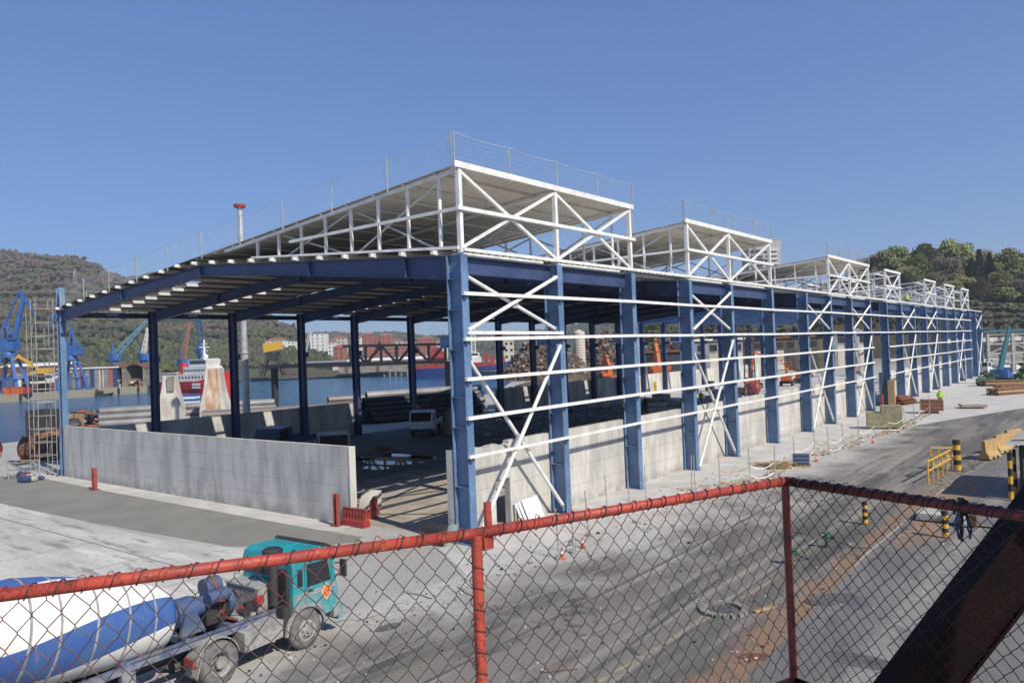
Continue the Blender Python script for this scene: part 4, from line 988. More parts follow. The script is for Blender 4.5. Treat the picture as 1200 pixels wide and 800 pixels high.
b.bar((3.6, -0.8, 11), (3.6, -0.8, 23.5), 0.28).bar((5.4, -0.8, 11), (5.4, -0.8, 23.5), 0.28).bar((3.6, 0.8, 11), (3.6, 0.8, 23.5), 0.28).bar((5.4, 0.8, 11), (5.4, 0.8, 23.5), 0.28); b.build("mast", WALLW, t)
for x, h in ((10, 6), (13, 4), (18, 3)): MB().span((x-0.9, -1.5, 5.62), (x+0.9, 1.5, 5.62+h)).build("red_winch_house", RED, t)
# hopper crane on pier, pier piles
c = at(320, HZ(320), 420); t = thing("quay_hopper", "yellow topped hopper with black legs on the far pier", "hopper", (c.x, c.y, 0), YAW)
MB().prism([(-4, -3, 13), (5, -3, 14.5), (4.6, -3, 19.0), (-4.4, -3, 18.2)], (0, 6, 0)).build("hood", YELLOW, t); MB().prism([(-3.5, -2.5, 13), (3.5, -2.5, 13), (1.5, -2.5, 8.5), (-1.5, -2.5, 8.5)], (0, 5, 0)).build("funnel", DARK, t)
for sx in (-1, 1):
    for sy in (-1, 1): MB().bar((sx*6, sy*3, 0), (sx*2.4, sy*2, 13.4), 0.8).build("leg", DARK, t)
for k in range(5): MB().bar((-7, -3.3, 1+k*1.7), (7, -3.3, 7-k*1.4), 0.5).build("brace", DARK, t)
b0, b1 = gp(285, 436.8), gp(480, 435)
for k in range(42):
    p = b0.lerp(b1, k/41); tag(MB().tube((0, 0, -3.5), (0, 0, -0.2), 0.5, 7).build("pier_pile", CONCD, None, loc=(p.x-0.9*math.sin(-YAW)*-1, p.y-1.3, 0)), "dark concrete pile under the edge of the far pier", "pile", "piles along the far pier")
MB_ = MB()
rr = random.Random(4)
for k in range(16):
    p = b0.lerp(b1, 0.02+k*0.061)+V(-2, 9, 0); wdt = rr.uniform(4, 11); m = rr.choice((WALLW, BRICK, GREYR, DARK, CREAM))
    tag(MB().span((-wdt/2, 0, 0), (wdt/2, 3, rr.uniform(2.5, 4.5))).span((-wdt/2-.1, -.1, 0), (-wdt/2+.2, .2, 2.6)).span((wdt/2-.2, -.1, 0), (wdt/2+.1, .2, 2.6)).build("quay_container", m, None, loc=p, rz=YAW), f"{['white', 'brick red', 'grey', 'dark', 'cream'][[WALLW, BRICK, GREYR, DARK, CREAM].index(m)]} container on the far pier {['below the yellow hopper', 'left of the fourth column', 'behind the conveyor bridge', 'near the blue ship'][k//4]}, {['first', 'second', 'third', 'fourth'][k%4]} along", "container", "containers and huts on the far pier")

# ---------------------------------------------------------------- black conveyor truss over the near quay
A, B = at(418, 433, 118), at(528, 430, 112); zt_, zb_ = 10.9, 6.6
A = V(A.x, A.y, 0); B = V(B.x, B.y, 0); t = thing("conveyor_bridge", "black lattice conveyor bridge spanning above the water's edge", "conveyor", A)
D_ = (B-A); n = 6; sd = V(-D_.y, D_.x, 0).normalized()*1.5
def P_(u, z, s): return D_*u+sd*s+V(0, 0, z)
zt0, zb0 = (at(418, 405, 118).z, at(418, 427, 118).z); zt1, zb1 = (at(528, 403, 112).z, at(528, 423, 112).z)
for s_ in (-1,):
    ZT = lambda u: zt0+(zt1-zt0)*u; ZB = lambda u: zb0+(zb1-zb0)*u
    MB().bar(P_(-0.08, ZT(0), s_), P_(1.0, ZT(1), s_), 0.35, 0.4).build("chord", DARK, t); MB().bar(P_(-1.0, ZB(-1)+0.1, s_), P_(1.0, ZB(1), s_), 0.45, 0.55).build("chord", DARK, t)
    for k in range(n+1):
        u = k/n; MB().bar(P_(u, ZB(u), s_), P_(u, ZT(u), s_), 0.35, 0.3).build("upright", DARK, t)
        if k < n:
            u2 = (k+1)/n; a, c = (ZT(u), ZB(u2)) if k % 2 == 0 else (ZB(u), ZT(u2)); MB().bar(P_(u, a, s_), P_(u2, c, s_), 0.3, 0.35).build("diagonal", DARK, t)
MB().bar(P_(-1, ZB(-1)+0.4, 0), P_(1, ZB(1)+0.4, 0), 2.6, 0.15).build("belt", DARK, t)
MB().bar(P_(0.99, 0, 0), P_(0.99, ZB(1), 0), 1.0, 1.0, (0, 1, 0)).build("support_leg", DARK, t)
MB().bar(P_(-0.97, 0, 0), P_(-0.97, ZB(-1), 0), 0.8, 0.8, (0, 1, 0)).build("support_leg", DARK, t)

# ---------------------------------------------------------------- scrap heaps on the quay beyond the shed
SCR = mat("scrap_metal", (0.17, 0.125, 0.095), (0.07, 0.055, 0.05), scale=0.8, rough=0.85, fine=0.3, bscale=3)
SCR2 = mat("pale_scrap", (0.33, 0.31, 0.28), (0.18, 0.16, 0.14), scale=0.8, rough=0.7)
def heap(label, px, ybase, ytop, wpx, d, n=2600, seed=1, mats=(SCR, SCR2, RUST), name="scrap_heap", sz=(0.5, 1.6), dp=1.0):
    rr = random.Random(seed); c = at(px, ybase, d); h = at(px, ytop, d).z; w_ = wpx*d/FPX/2
    t = thing(name, label, "scrap heap", (c.x, c.y, 0), YAW); b = MB(); nn_ = 26; vs = []
    def hh(u, v_): q = max(0, 1-math.sqrt(u*u+v_*v_)); return h*min(1, q*1.7)*(0.85+0.25*noise.noise((u*3, v_*3, seed)))
    for i in range(nn_+1):
        for j in range(nn_+1):
            u, v_ = 2*i/nn_-1, 2*j/nn_-1; vs.append((u*w_, v_*w_*dp, hh(u, v_)))
    k = nn_+1; b.add(vs, [(i*k+j, (i+1)*k+j, (i+1)*k+j+1, i*k+j+1) for i in range(nn_) for j in range(nn_)])
    tag(b.build("heap_core", mats[0], t), kind="stuff")
    b = MB()
    for _ in range(n):
        u, v_ = rr.uniform(-1, 1), rr.uniform(-1, 1)
        if u*u+v_*v_ > 1: continue
        s = rr.uniform(*sz); b.cur = rr.choice((0, 0, 0, 1, 2)) % len(mats)
        mt = Matrix.Rotation(rr.random()*6.28, 3, 'Z') @ Matrix.Rotation(rr.random()*3, 3, 'X')
        b.box((u*w_, v_*w_*dp, hh(u, v_)+s*0.1), (s*rr.uniform(0.8, 2.2), s*0.6, s*rr.uniform(0.1, 0.5)), mt)
    b.cur = 0; tag(b.build("loose_scrap", list(mats), t), kind="stuff")
    return t
heap("tall dark scrap metal heap behind the first braced bay", 640, 446, 401, 110, 225, seed=1)
heap("broad scrap metal heap left of the cream silo", 720, 446, 388, 120, 260, seed=2)
heap("lower brown scrap pile right of the silo", 800, 440, 392, 90, 250, seed=3)
heap("low sandy spoil heap at the water's edge", 690, 452, 436, 200, 165, n=500, seed=4, mats=(ROCKM, CONCD, RUST), name="spoil_heap", sz=(0.2, 0.6), dp=0.4)
heap("sandy spoil mound outside the far wall behind the white truck", 532, 500, 474, 30, 78, n=200, seed=6, mats=(mat("pale_sand", (0.36, 0.28, 0.19), (0.27, 0.21, 0.15), scale=0.8, rough=0.95), CONCD), name="sand_mound", sz=(0.08, 0.25))
c = at(679, HZ(679), 235); t = thing("silo", "cream ribbed cylindrical silo among the scrap heaps", "silo", (c.x, c.y, 0)); zt = at(679, 389, 235).z; r_ = 13.5*235/FPX/2
pr = []
for k in range(14): z = 2+(zt-2)*k/14; pr += [(r_, z), (r_+0.07, z+0.1), (r_+0.07, z+0.5), (r_, z+0.6)]
MB().lathe([(0, 2)]+pr+[(r_, zt), (0, zt+0.8)], n=20).build("shell", CREAM, t)
for k in range(5): a = k*1.257; MB().bar((r_*.8*math.cos(a), r_*.8*math.sin(a), 0), (r_*.8*math.cos(a), r_*.8*math.sin(a), 2.2), 0.3).build("leg", GALV, t)

# ================================================================ PIPE STACKS AND QUAY GOODS BEHIND THE SHED
PIPE = mat("bare_steel_pipe", (0.22, 0.19, 0.17), (0.13, 0.11, 0.10), scale=0.4, rough=0.55, metal=0.2, stretch=(1, 0.3, 1))
PIPEG = mat("grey_steel_pipe", (0.30, 0.30, 0.30), (0.20, 0.19, 0.185), scale=0.4, rough=0.5, metal=0.2)
def pipe_stack(label, a, b, rows, cols, r, m, group="stacks of steel pipes on the quay", ends=True):
    """pipes run from a to b (ground points)"""
    a = V(a[0], a[1], 0); b = V(b[0], b[1], 0); d = b-a; L = d.length; ang = math.atan2(d.y, d.x)
    t = thing("pipe_stack", label, "pipe stack", a, ang, group)
    pb = MB(); n = 10
    for rr_, x0, x1 in ((r, 0, 1), (r*0.88, 1, 0)):
        pass
    pb.lathe([(r*0.9, 0), (r, 0), (r, L), (r*0.9, L), (r*0.9, 0)], n=n, axis='x')
    me = pb.mesh("pipe", m, smooth=False)
    for i in range(rows):
        for j in range(cols-i):
            link("pipe", me, t, (R.uniform(-0.3, 0.3), j*2*r+i*r, r+i*r*1.74+0.12))
    for k in range(3): MB().span((L*(0.15+0.35*k), -r, 0), (L*(0.15+0.35*k)+0.25, cols*2*r, 0.12)).build("bearer", WOOD, t)
    return t
p1, p2 = gp(122, 486), gp(232, 477)
pipe_stack("long grey pipe stack left of the concrete pedestals", (-75.5, 17.0), (-64, 34), 4, 5, 0.42, PIPEG)
pipe_stack("brown pipe stack behind the second dark column of the far row", (-60.5, 22.0), (-50.5, 38), 3, 5, 0.45, PIPE)
pipe_stack("long rusty pipe stack between the third and fourth far columns", (-58.5, 38.5), (-53.5, 51.5), 4, 4, 0.42, PIPE)
pipe_stack("grey pipe stack right of the fourth far column", (-54.2, 42.0), (-48.8, 58.5), 4, 5, 0.48, PIPEG)
pipe_stack("dark pipe stack in front of the grey one, beside the white truck", (-49.0, 37.0), (-44.5, 52), 5, 6, 0.34, DARK)
# tangle of dark scrap at the left end of the pipes
c = gp(105, 499); t = thing("scrap_pile", "small tangled pile of dark machine parts behind the end wall", "scrap", (c.x+2, c.y-1, 0)); rr = random.Random(5)
for k in range(46):
    s = rr.uniform(0.3, 1.0); MB().box((rr.uniform(-3.4, 3.4), rr.uniform(-1.5, 1.5), rr.uniform(0.2, 2.3)), (s*1.4, s*0.5, s*0.4), Matrix.Rotation(rr.random()*3, 3, 'Z') @ Matrix.Rotation(rr.random()*3, 3, 'X')).build("machine_part", rr.choice((DARK, RUST, DARK, BRICK, GALVD)), t)
# concrete pedestals
def pedestal(label, px, yb, yt, wb, wt, d, m, rustface):
    c = at(px, yb, d); zt = at(px, yt, d).z; zb_ = c.z; t = thing("concrete_pedestal", label, "pedestal", (c.x, c.y, 0), YAW, "flared concrete pedestals on the quay")
    a, b2 = wb*d/FPX/2, wt*d/FPX/2; vs = []
    for h, w_ in ((-zb_/(zt-zb_), a), (0, a), (0.18, a*0.92), (0.45, a*0.74), (0.8, b2*1.02), (1.0, b2)):
        z = zb_+h*(zt-zb_)
        vs += [(-w_, -w_*0.8, z), (w_, -w_*0.8, z), (w_, w_*0.8, z), (-w_, w_*0.8, z)]
    fs = [(i*4+k, i*4+(k+1) % 4, i*4+4+(k+1) % 4, i*4+4+k) for i in range(5) for k in range(4)]+[(3, 2, 1, 0), (20, 21, 22, 23)]
    MB().add(vs, fs).build("block", m, t)
    if rustface:
        vs2 = []; 
        for h, w_ in ((0.03, a), (0.18, a*0.92), (0.45, a*0.74), (0.8, b2*1.02), (0.98, b2)):
            vs2 += [(-w_*0.62, -w_*0.8-0.03, zb_+h*(zt-zb_)), (w_*0.72, -w_*0.8-0.03, zb_+h*(zt-zb_))]
        MB().add(vs2, [(i*2, i*2+1, i*2+3, i*2+2) for i in range(4)]).build("rusty_face_plate", rustface, t)
    else:
        MB().span((-b2*0.1, -b2*0.8-0.35, zb_+(zt-zb_)*0.5), (b2*0.95, -b2*0.8-0.02, zb_+(zt-zb_)*0.98)).build("recess_panel", CONCD, t)
    return t
RUSTY = mat("rust_streaked_plate", (0.42, 0.22, 0.12), (0.62, 0.55, 0.46), scale=1.6, rough=0.8, stretch=(1, 1, 0.3))
PED = mat("pale_concrete_block", (0.60, 0.58, 0.53), (0.42, 0.38, 0.33), scale=0.9, rough=0.85, stretch=(1, 1, 0.4))
pedestal("plain pale flared pedestal, the left of the two", 201, 476, 440, 24, 14, 94, PED, None)
pedestal("flared pedestal with a rust streaked face, the right of the two", 253, 480, 431, 29, 17, 92, PED, RUSTY)
c = gp(200, 478); t = thing("white_site_cabin", "low white striped cabin roof resting behind the left pedestal", "cabin", at(212, HZ(212), 150)*1.0, YAW); t.location.z = 0
for k in range(5): MB().span((-2.6, 0, k*0.45), (2.6, 2.4, k*0.45+(0.43))).build("wall_panel", WALLW if k % 2 else CRANE, t)
# tall mast
c = at(287, HZ(287), 76); t = thing("light_mast", "tall grey mast with a red top behind the shed", "mast", (c.x, c.y, 0)); zt = at(279, 243, 76).z
MB().tube((0, 0, 0), (0, 0, 9), 0.38, 12, 0.34).tube((0, 0, 9), (0, 0, zt), 0.3, 12, 0.24).build("pole", GALV, t)
MB().lathe([(0, zt), (0.55, zt+0.02), (0.6, zt+0.3), (0, zt+0.35)], n=14).build("red_cap", RED, t)
for k in range(3): MB().tube((0, 0, 8.9+k*4.5), (0, 0, 9.1+k*4.5), 0.42, 12).build("flange", GALV, t)

# ---------------------------------------------------------------- quay clutter at the left edge
def drum(label, px, py, r, L, m, rz):
    c = gp(px, py); t = thing("steel_buoy_drum", label, "steel drum", (c.x, c.y, 0), rz, "rusty drums on the left quay")
    pr = [(0, 0), (r*0.6, 0), (r*0.75, 0.15), (r, 0.3), (r, L-0.3), (r*0.75, L-0.15), (r*0.6, L), (0, L)]
    MB().lathe([(a, b) for a, b in pr], (0, 0, r), n=18, axis='x').build("shell", m, t, smooth=False)
    for x in (L*0.25, L*0.75): MB().lathe([(r+.01, x-.06), (r+.09, x-.06), (r+.09, x+.06), (r+.01, x+.06)], (0, 0, r), n=18, axis='x').build("hoop", DARK, t)
    MB().span((0.3, -r*0.7, 0), (L-0.3, r*0.7, 0.12)).build("cradle", WOOD, t)
drum("rust brown drum on the quay, just right of the red truck", 24, 541, 1.15, 3.2, RUST, 0.9)
drum("orange rusty drum beside the scaffold tower", 40, 538, 1.2, 3.4, mat("orange_rust", (0.42, 0.17, 0.06), (0.22, 0.09, 0.04), scale=2, rough=0.85), 0.8)
drum("dark rusty drum behind the scaffold tower", 60, 532, 1.3, 3.6, RUST, 0.7)
drum("dark drum standing further back behind the scaffold tower", 52, 520, 1.3, 3.6, DARK, 1.2)
c = gp(46, 522); t = thing("dark_container", "tall dark steel box standing behind the scaffold tower", "container", (c.x, c.y, 0), YAW)
MB().span((-1.4, 0, 0), (1.4, 2.4, 3.8)).build("box", DARK, t)
for k in range(7): MB().span((-1.3+k*0.4, -0.05, 0.2), (-1.12+k*0.4, -0.003, 3.6)).build("rib", DARK, t)
c = gp(72, 508); t = thing("timber_crate", "orange brown timber crate at the quay edge behind the corner column", "crate", (c.x, c.y, 0), YAW)
MB().span((-1.8, 0, 0.2), (1.8, 2, 2.3)).build("box", WOOD, t)
for k in range(5): MB().span((-1.8+k*0.85, -0.08, 0), (-1.65+k*0.85, -0.01, 2.35)).build("batten", RUST, t)
# red tractor unit cut by the left edge
c = gp(-6, 549); t = thing("red_truck", "front of a red truck cut off by the left edge of the photo", "truck", (c.x, c.y, 0), 0.75)
MB().prism([(-3.2, -1.25, 0.75), (-0.2, -1.25, 0.75), (0, -1.25, 1.6), (-0.35, -1.25, 2.7), (-3.0, -1.25, 2.8)], (0, 2.5, 0)).build("cab", RED, t)
MB().prism([(-0.02, -1.1, 1.75), (0.03, -1.1, 1.75), (-0.3, -1.1, 2.6), (-0.36, -1.1, 2.6)], (0, 2.2, 0)).build("windscreen", GLASS, t)
MB().span((-1.9, -1.27, 1.7), (-0.8, -1.255, 2.5)).build("door_window", GLASS, t)
for k in range(6): MB().prism([(0.0, -1.1+k*0.36, 0.8), (0.03, -1.1+k*0.36, 0.8), (0.03, -0.9+k*0.36, 1.3), (0.0, -0.9+k*0.36, 1.3)], (0.01, 0, 0)).build("white_stripe", WALLW, t)
MB().span((-8.5, -1.2, 0.9), (-3.3, 1.2, 1.15)).build("chassis", DARK, t)
for x in (-1.3, -5.2, -6.6):
    for y in (-1.05, 1.05): MB().tube((x, y-0.15, 0.52), (x, y+0.15, 0.52), 0.52, 16).build("wheel", BLACK, t)
c = gp(10, 561); t = thing("tube_barrier", "thin grey tube barrier in front of the rusty drums", "barrier", (c.x, c.y, 0), 0.35)
for x in (0, 3.1): MB().tube((x, 0, 0), (x, 0, 1.5), 0.05, 6).build("post", GALVD, t)
MB().tube((0, 0, 1.4), (3.1, 0, 1.4), 0.05, 6).tube((0, 0, 0.7), (3.1, 0, 0.7), 0.04, 6).build("rail", GALVD, t)

# ---------------------------------------------------------------- scaffold tower
t = thing("scaffold_tower", "tall aluminium scaffold tower against the left corner column of the shed", "scaffold", (-42.0, -1.0, 0), 0.0)
wx, wy, H_ = 1.0, 0.6, 13.4
for x in (-wx, -0.1, 0.8):
    for y in (-wy, wy):
        MB().tube((x, y, 0.1), (x, y, H_ if x > -1 else H_-0.8), 0.028, 6).build("upright", GALVD, t); MB().tube((x, y, 0), (x, y, 0.1), 0.12, 8).build("foot", DARK, t)
for k in range(13):
    z = 0.6+k*1.0
    for y in (-wy, wy): MB().tube((-wx if k % 2 else -0.1, y, z), (0.85, y, z), 0.02, 5).build("ledger", GALVD, t)
    for x in (-wx, -0.1, 0.8): MB().tube((x, -wy, z), (x, wy, z), 0.018, 5).build("ledger", GALVD, t)
    if k % 2 == 0:
        for q in range(4): MB().tube((0.1+0.0, wy, z+q*0.25), (0.5, wy, z+q*0.25), 0.02, 4).build("ladder_rung", GALVD, t)
for k in range(6): MB().tube((0, -wy, 0.6+k*2), (0.85, -wy, 2.6+k*2), 0.018, 5).build("brace", GALVD, t); MB().tube((-wx, wy, 0.6+k*2), (-0.2, wy, 2.6+k*2), 0.018, 5).build("brace", GALVD, t)
for z in (5.6, 9.6, 12.6): MB().span((-wx, -wy, z), (wx*0.5, wy, z+0.06)).build("platform", WOOD if z > 10 else GALVD, t)
rr = random.Random(2); t = thing("rubble_bags", "heap of dark bags and rubble at the scaffold tower's foot", "rubble", (-42.3, -2.4, 0))
for k in range(12): b = MB(); b.ico((rr.uniform(-1.9, 2.3), rr.uniform(-0.6, 0.6), 0.18), rr.uniform(0.2, 0.42), (1.2, 1, 0.8), 0.25, rr); b.build("bag", rr.choice((DARK, RUST, NAVY, CONCE)), t)

# ---------------------------------------------------------------- posts and barriers near the wall
def redpost(label, px, py, h):
    c = gp(px, py); t = thing("red_post", label, "post", (c.x, c.y, 0), 0.1, "red steel posts in front of the end wall")
    MB().ibeam((0, 0, 0), (0, 0, h), 0.24, 0.24, 0.03, 0.03, upv=(1, 0, 0)).build("shaft", mat_red, t); MB().box((0, 0, 0.02), (0.5, 0.5, 0.04)).build("base_plate", RUST, t)
mat_red = mat("faded_red_paint", (0.30, 0.06, 0.048), (0.20, 0.045, 0.038), scale=4, rough=0.7)
redpost("faded red steel post standing left, in the middle of the end wall", 111, 574, 1.45)
redpost("faded red steel post at the right end of the end wall", 395, 616, 1.55)
def plastic_barrier(label, loc, rz, tip=0.0):
    t = thing("plastic_barrier", label, "barrier", loc, rz, "red plastic barriers by the wall opening"); t.rotation_euler.x = tip
    L = 1.6; b = MB(); pr = [(-L/2, -0.22, 0), (-L/2, 0.22, 0), (-L/2, 0.2, 0.25), (-L/2, 0.09, 0.4), (-L/2, 0.07, 0.78), (-L/2, -0.07, 0.78), (-L/2, -0.09, 0.4), (-L/2, -0.2, 0.25)]
    b.prism(pr, (L, 0, 0)); b.build("body", RED, t)
    for k in range(7): MB().span((-L/2+0.12+k*0.22, -0.125, 0.3), (-L/2+0.18+k*0.22, -0.06, 0.74)).build("rib", mat_red, t)
    MB().span((-L/2-0.03, -0.09, 0.78), (L/2+0.03, 0.09, 0.85)).build("top_rail", mat_red, t)
    for x in (-L/2+0.25, L/2-0.25): MB().span((x-0.14, -0.24, -0.0), (x+0.14, 0.24, 0.09)).build("foot", RED, t)
c = gp(417, 616); plastic_barrier("red ribbed plastic barrier lying in front of the end wall corner", (c.x, c.y, 0), 0.0)
c = gp(438, 604); plastic_barrier("red plastic barrier standing end on behind the first one", (c.x, c.y, 0), 2.3)
c = gp(424, 600); t = tag(MB().prism([(0, 0, 0), (1.3, 0, 0), (1.15, 0.5, 0.85), (0.1, 0.5, 0.9)], (0, 0.04, 0.03)).build("plywood_sheet", CONC, None, loc=(c.x-0.9, c.y+0.5, 0), rz=0.5), "pale board leaning behind the red plastic barriers", "board")
# leaning boards against the wall
t = thing("leaning_boards", "white insulation boards leaning on the wall right of the doorway", "boards", (-0.5, 3.75, 0)); STY = mat("white_board", (0.68, 0.70, 0.72), (0.6, 0.62, 0.64), scale=2, rough=0.8)
for k, (y, h, w_) in enumerate(((0.0, 1.15, 0.10), (0.22, 1.2, 0.12), (0.45, 1.25, 0.75), (0.62, 1.3, 1.0))):
    b = MB(); h *= 0.85; o_ = 0.1+0.05*k; b.prism([(0.55+o_*0.4, y, 0.01), (0.55+o_*0.4, y+w_, 0.01), (0.04+o_*0.4, y+w_+0.05, h), (0.04+o_*0.4, y, h-0.08*(k % 2))], (0.05, 0, 0)); b.build("board", STY, t)
c = gp(520, 622); t = thing("green_cover_box", "dark box with a green cover at the foot of the first column", "box", (-0.95, -0.5, 0), 0.1)
MB().span((-0.8, -0.5, 0), (0.4, 0.3, 0.75)).build("box", DARK, t); MB().prism([(0.41, -0.45, 0.02), (0.55, -0.45, 0.02), (0.7, -0.1, 0.8), (0.41, -0.1, 0.8)], (0, 0.35, 0)).build("cover", mat("pale_green_tarp", (0.30, 0.38, 0.34), rough=0.8), t)

# ---------------------------------------------------------------- inside the shed
def wheel(t, x, y, r, w_=0.26, m=BLACK, rim=None):
    o = MB().lathe([(r*0.55, -w_/2), (r*0.93, -w_/2), (r, -w_/2+0.05), (r, w_/2-0.05), (r*0.93, w_/2), (r*0.55, w_/2)], n=20, axis='y').build("wheel", m, t, loc=(x, y, r))
    MB().lathe([(0, w_/2*0.5), (r*0.2, w_/2*0.8), (r*0.3, w_/2*0.35), (r*0.56, w_/2*0.9), (r*0.56, -w_/2*0.9), (r*0.3, -w_/2*0.35), (r*0.2, -w_/2*0.8), (0, -w_/2*0.5)], n=16, axis='y').build("rim", rim or GALVD, o)
def flat_truck(label, loc, rz, m, name="flatbed_truck"):
    t = thing(name, label, "truck", loc, rz)
    MB().prism([(0.2, -1.15, 0.7), (2.3, -1.15, 0.7), (2.4, -1.15, 1.5), (2.05, -1.15, 2.5), (0.3, -1.15, 2.55)], (0, 2.3, 0)).build("cab", m, t)
    MB().prism([(2.4, -1.0, 1.55), (2.44, -1.0, 1.55), (2.13, -1.0, 2.4), (2.09, -1.0, 2.4)], (0, 2.0, 0)).build("windscreen", GLASS, t)
    for y in (-1.17, 1.155): MB().prism([(0.9, y, 1.55), (2.2, y, 1.55), (1.95, y, 2.3), (0.9, y, 2.3)], (0, 0.015, 0)).build("side_window", GLASS, t)
    MB().span((-4.4, -1.15, 0.85), (0.1, 1.15, 1.05)).build("bed", GALVD, t); MB().span((-4.4, -1.18, 1.06), (0.1, -1.1, 1.5)).span((-4.4, 1.1, 1.06), (0.1, 1.18, 1.5)).build("side_board", m, t)
    MB().span((2.38, -1.1, 0.45), (2.55, 1.1, 0.8)).build("bumper", DARK, t)
    for x in (1.4, -3.2):
        for y in (-0.98, 0.98): wheel(t, x, y, 0.45)
    for y in (-0.85, 0.85): MB().span((2.41, y-0.15, 0.95), (2.46, y+0.15, 1.15)).build("headlight", STY, t)
    return t
t = flat_truck("white flatbed truck parked in the shade inside the shed", (-33.8, 31.2, 0), -0.95, WHITE)
b = MB(); b.bar((-0.3, 0, 1.0), (-0.5, 0, 3.2), 0.25).bar((-0.5, 0, 3.2), (-2.6, 0.5, 3.6), 0.2).bar((-2.6, 0.5, 3.6), (-3.9, 1.0, 1.9), 0.16); b.build("loader_crane", DARK, t)
flat_truck("dark truck with one lit headlight beyond the end wall", (-43.0+9, 14.5, 0), -1.2, NAVY)
flat_truck("grey truck, only its roof visible over the end wall", (-25.5, 13.0, 0), -0.6, GALVD)
def van(name, label, loc, rz, m, L=4.8, h=1.95, group=None, cat="van"):
    t = thing(name, label, cat, loc, rz, group)
    pr = [(-L/2, -0.88, 0.35), (L/2, -0.88, 0.35), (L/2+0.05, -0.88, 0.9), (L/2-0.7, -0.88, 1.1), (L/2-1.3, -0.88, h), (-L/2+0.15, -0.88, h), (-L/2, -0.88, 1.1)]
    MB().prism(pr, (0, 1.76, 0)).build("body", m, t)
    for y in (-0.895, 0.885):
        MB().prism([(L/2-2.0, y, 1.15), (L/2-0.95, y, 1.15), (L/2-1.4, y, h-0.15), (L/2-2.0, y, h-0.15)], (0, 0.012, 0)).build("side_window", GLASS, t)
        MB().span((-L/2+0.4, y, 1.15), (L/2-2.15, y+0.012, h-0.15)).build("side_window", GLASS, t)
    MB().prism([(L/2-0.73, -0.75, 1.14), (L/2-0.69, -0.75, 1.14), (L/2-1.25, -0.75, h-0.1), (L/2-1.29, -0.75, h-0.1)], (0, 1.5, 0)).build("windscreen", GLASS, t)
    for x in (-L/2+0.9, L/2-0.9):
        for y in (-0.8, 0.8): wheel(t, x, y, 0.33, 0.2)
    for y in (-0.65, 0.65): MB().span((L/2+0.02, y-0.15, 0.65), (L/2+0.06, y+0.15, 0.85)).build("headlight", STY, t)
    return t
for i, (px, py, lb, m, rz) in enumerate(((1160, 426, "white van parked nearest the green machine by the far end", WALLW, 0.2), (1180, 429, "white van parked between the two other vans by the cliff", WALLW, 0.0), (1200, 430, "dark windowed van at the right edge by the cliff", WALLW, 0.1), (1150, 417, "pale van parked further back behind the green machine", GALV, 0.4))):
    c = gp(px, py+4); van("parked_van", lb, (c.x, c.y, 0), rz+YAW, m, group="vans parked by the cliff")

def person(label, px, py, h, coat, legs, hat=None, rz=0.0, z=0, pose=0, loc=None):
    c = loc or gp(px, py, z)
    t = thing("person", label, "person", (c[0], c[1], z), rz)
    s = h/1.75
    joints = [(0, 0, 0.95), (0, 0, 1.15), (0, 0, 1.42), (0, 0, 1.52), (0, 0, 1.64),
              (0.10, 0, 0.90), (0.12, 0.04+0.1*pose, 0.50), (0.13, -0.02+0.12*pose, 0.08), (0.13, 0.14+0.12*pose, 0.04),
              (-0.10, 0, 0.90), (-0.12, 0.06-0.12*pose, 0.50), (-0.13, -0.14*pose, 0.08), (-0.13, 0.14-0.14*pose, 0.04),
              (0.19, 0, 1.40), (0.25, 0.02, 1.12), (0.26, 0.16, 0.90), (0.26, 0.22, 0.82),
              (-0.19, 0, 1.40), (-0.26, 0.0, 1.12), (-0.25, 0.14, 0.90), (-0.25, 0.20, 0.82)]
    rad_ = [0.15, 0.14, 0.15, 0.06, 0.10, 0.10, 0.075, 0.05, 0.045, 0.10, 0.075, 0.05, 0.045, 0.08, 0.055, 0.04, 0.04, 0.08, 0.055, 0.04, 0.04]
    ed = [(0, 1), (1, 2), (2, 3), (3, 4), (0, 5), (5, 6), (6, 7), (7, 8), (0, 9), (9, 10), (10, 11), (11, 12), (2, 13), (13, 14), (14, 15), (15, 16), (2, 17), (17, 18), (18, 19), (19, 20)]
    me = bpy.data.meshes.new("body"); me.from_pydata([tuple(q*s for q in j) for j in joints], ed, []); o = link("body", me, t)
    o.modifiers.new("s", 'SKIN'); sk = me.skin_vertices[0].data
    for i, r_ in enumerate(rad_): sk[i].radius = (r_*s, r_*s)
    sk[0].use_root = True; o.modifiers.new("ss", 'SUBSURF').levels = 1; o.modifiers["ss"].render_levels = 1
    me.materials.append(legs)
    MB().lathe([(0.13*s, 0.86*s), (0.19*s, 0.95*s), (0.185*s, 1.2*s), (0.21*s, 1.38*s), (0.10*s, 1.49*s)], n=12).build("jacket", coat, t)
    for sx in (1, -1): MB().tube((0.2*sx*s, 0, 1.42*s), (0.26*sx*s, 0.02*s, 1.1*s), 0.085*s, 8, 0.07*s).tube((0.26*sx*s, 0.02*s, 1.1*s), (0.26*sx*s, 0.14*s, 0.93*s), 0.07*s, 8, 0.055*s).build("sleeve", coat, t)
    b = MB(); b.lathe([(0, 1.53*s), (0.06*s, 1.55*s), (0.085*s, 1.62*s), (0.085*s, 1.70*s), (0.05*s, 1.77*s), (0, 1.79*s)], n=12); b.box((0, 0.09*s, 1.645*s), (0.03*s, 0.04*s, 0.04*s)); b.build("head", SKIN, t, smooth=True)
    if hat: MB().lathe([(0.13*s, 1.69*s), (0.105*s, 1.70*s), (0.10*s, 1.78*s), (0.05*s, 1.84*s), (0, 1.85*s)], n=12).build("hard_hat", hat, t)
    return t
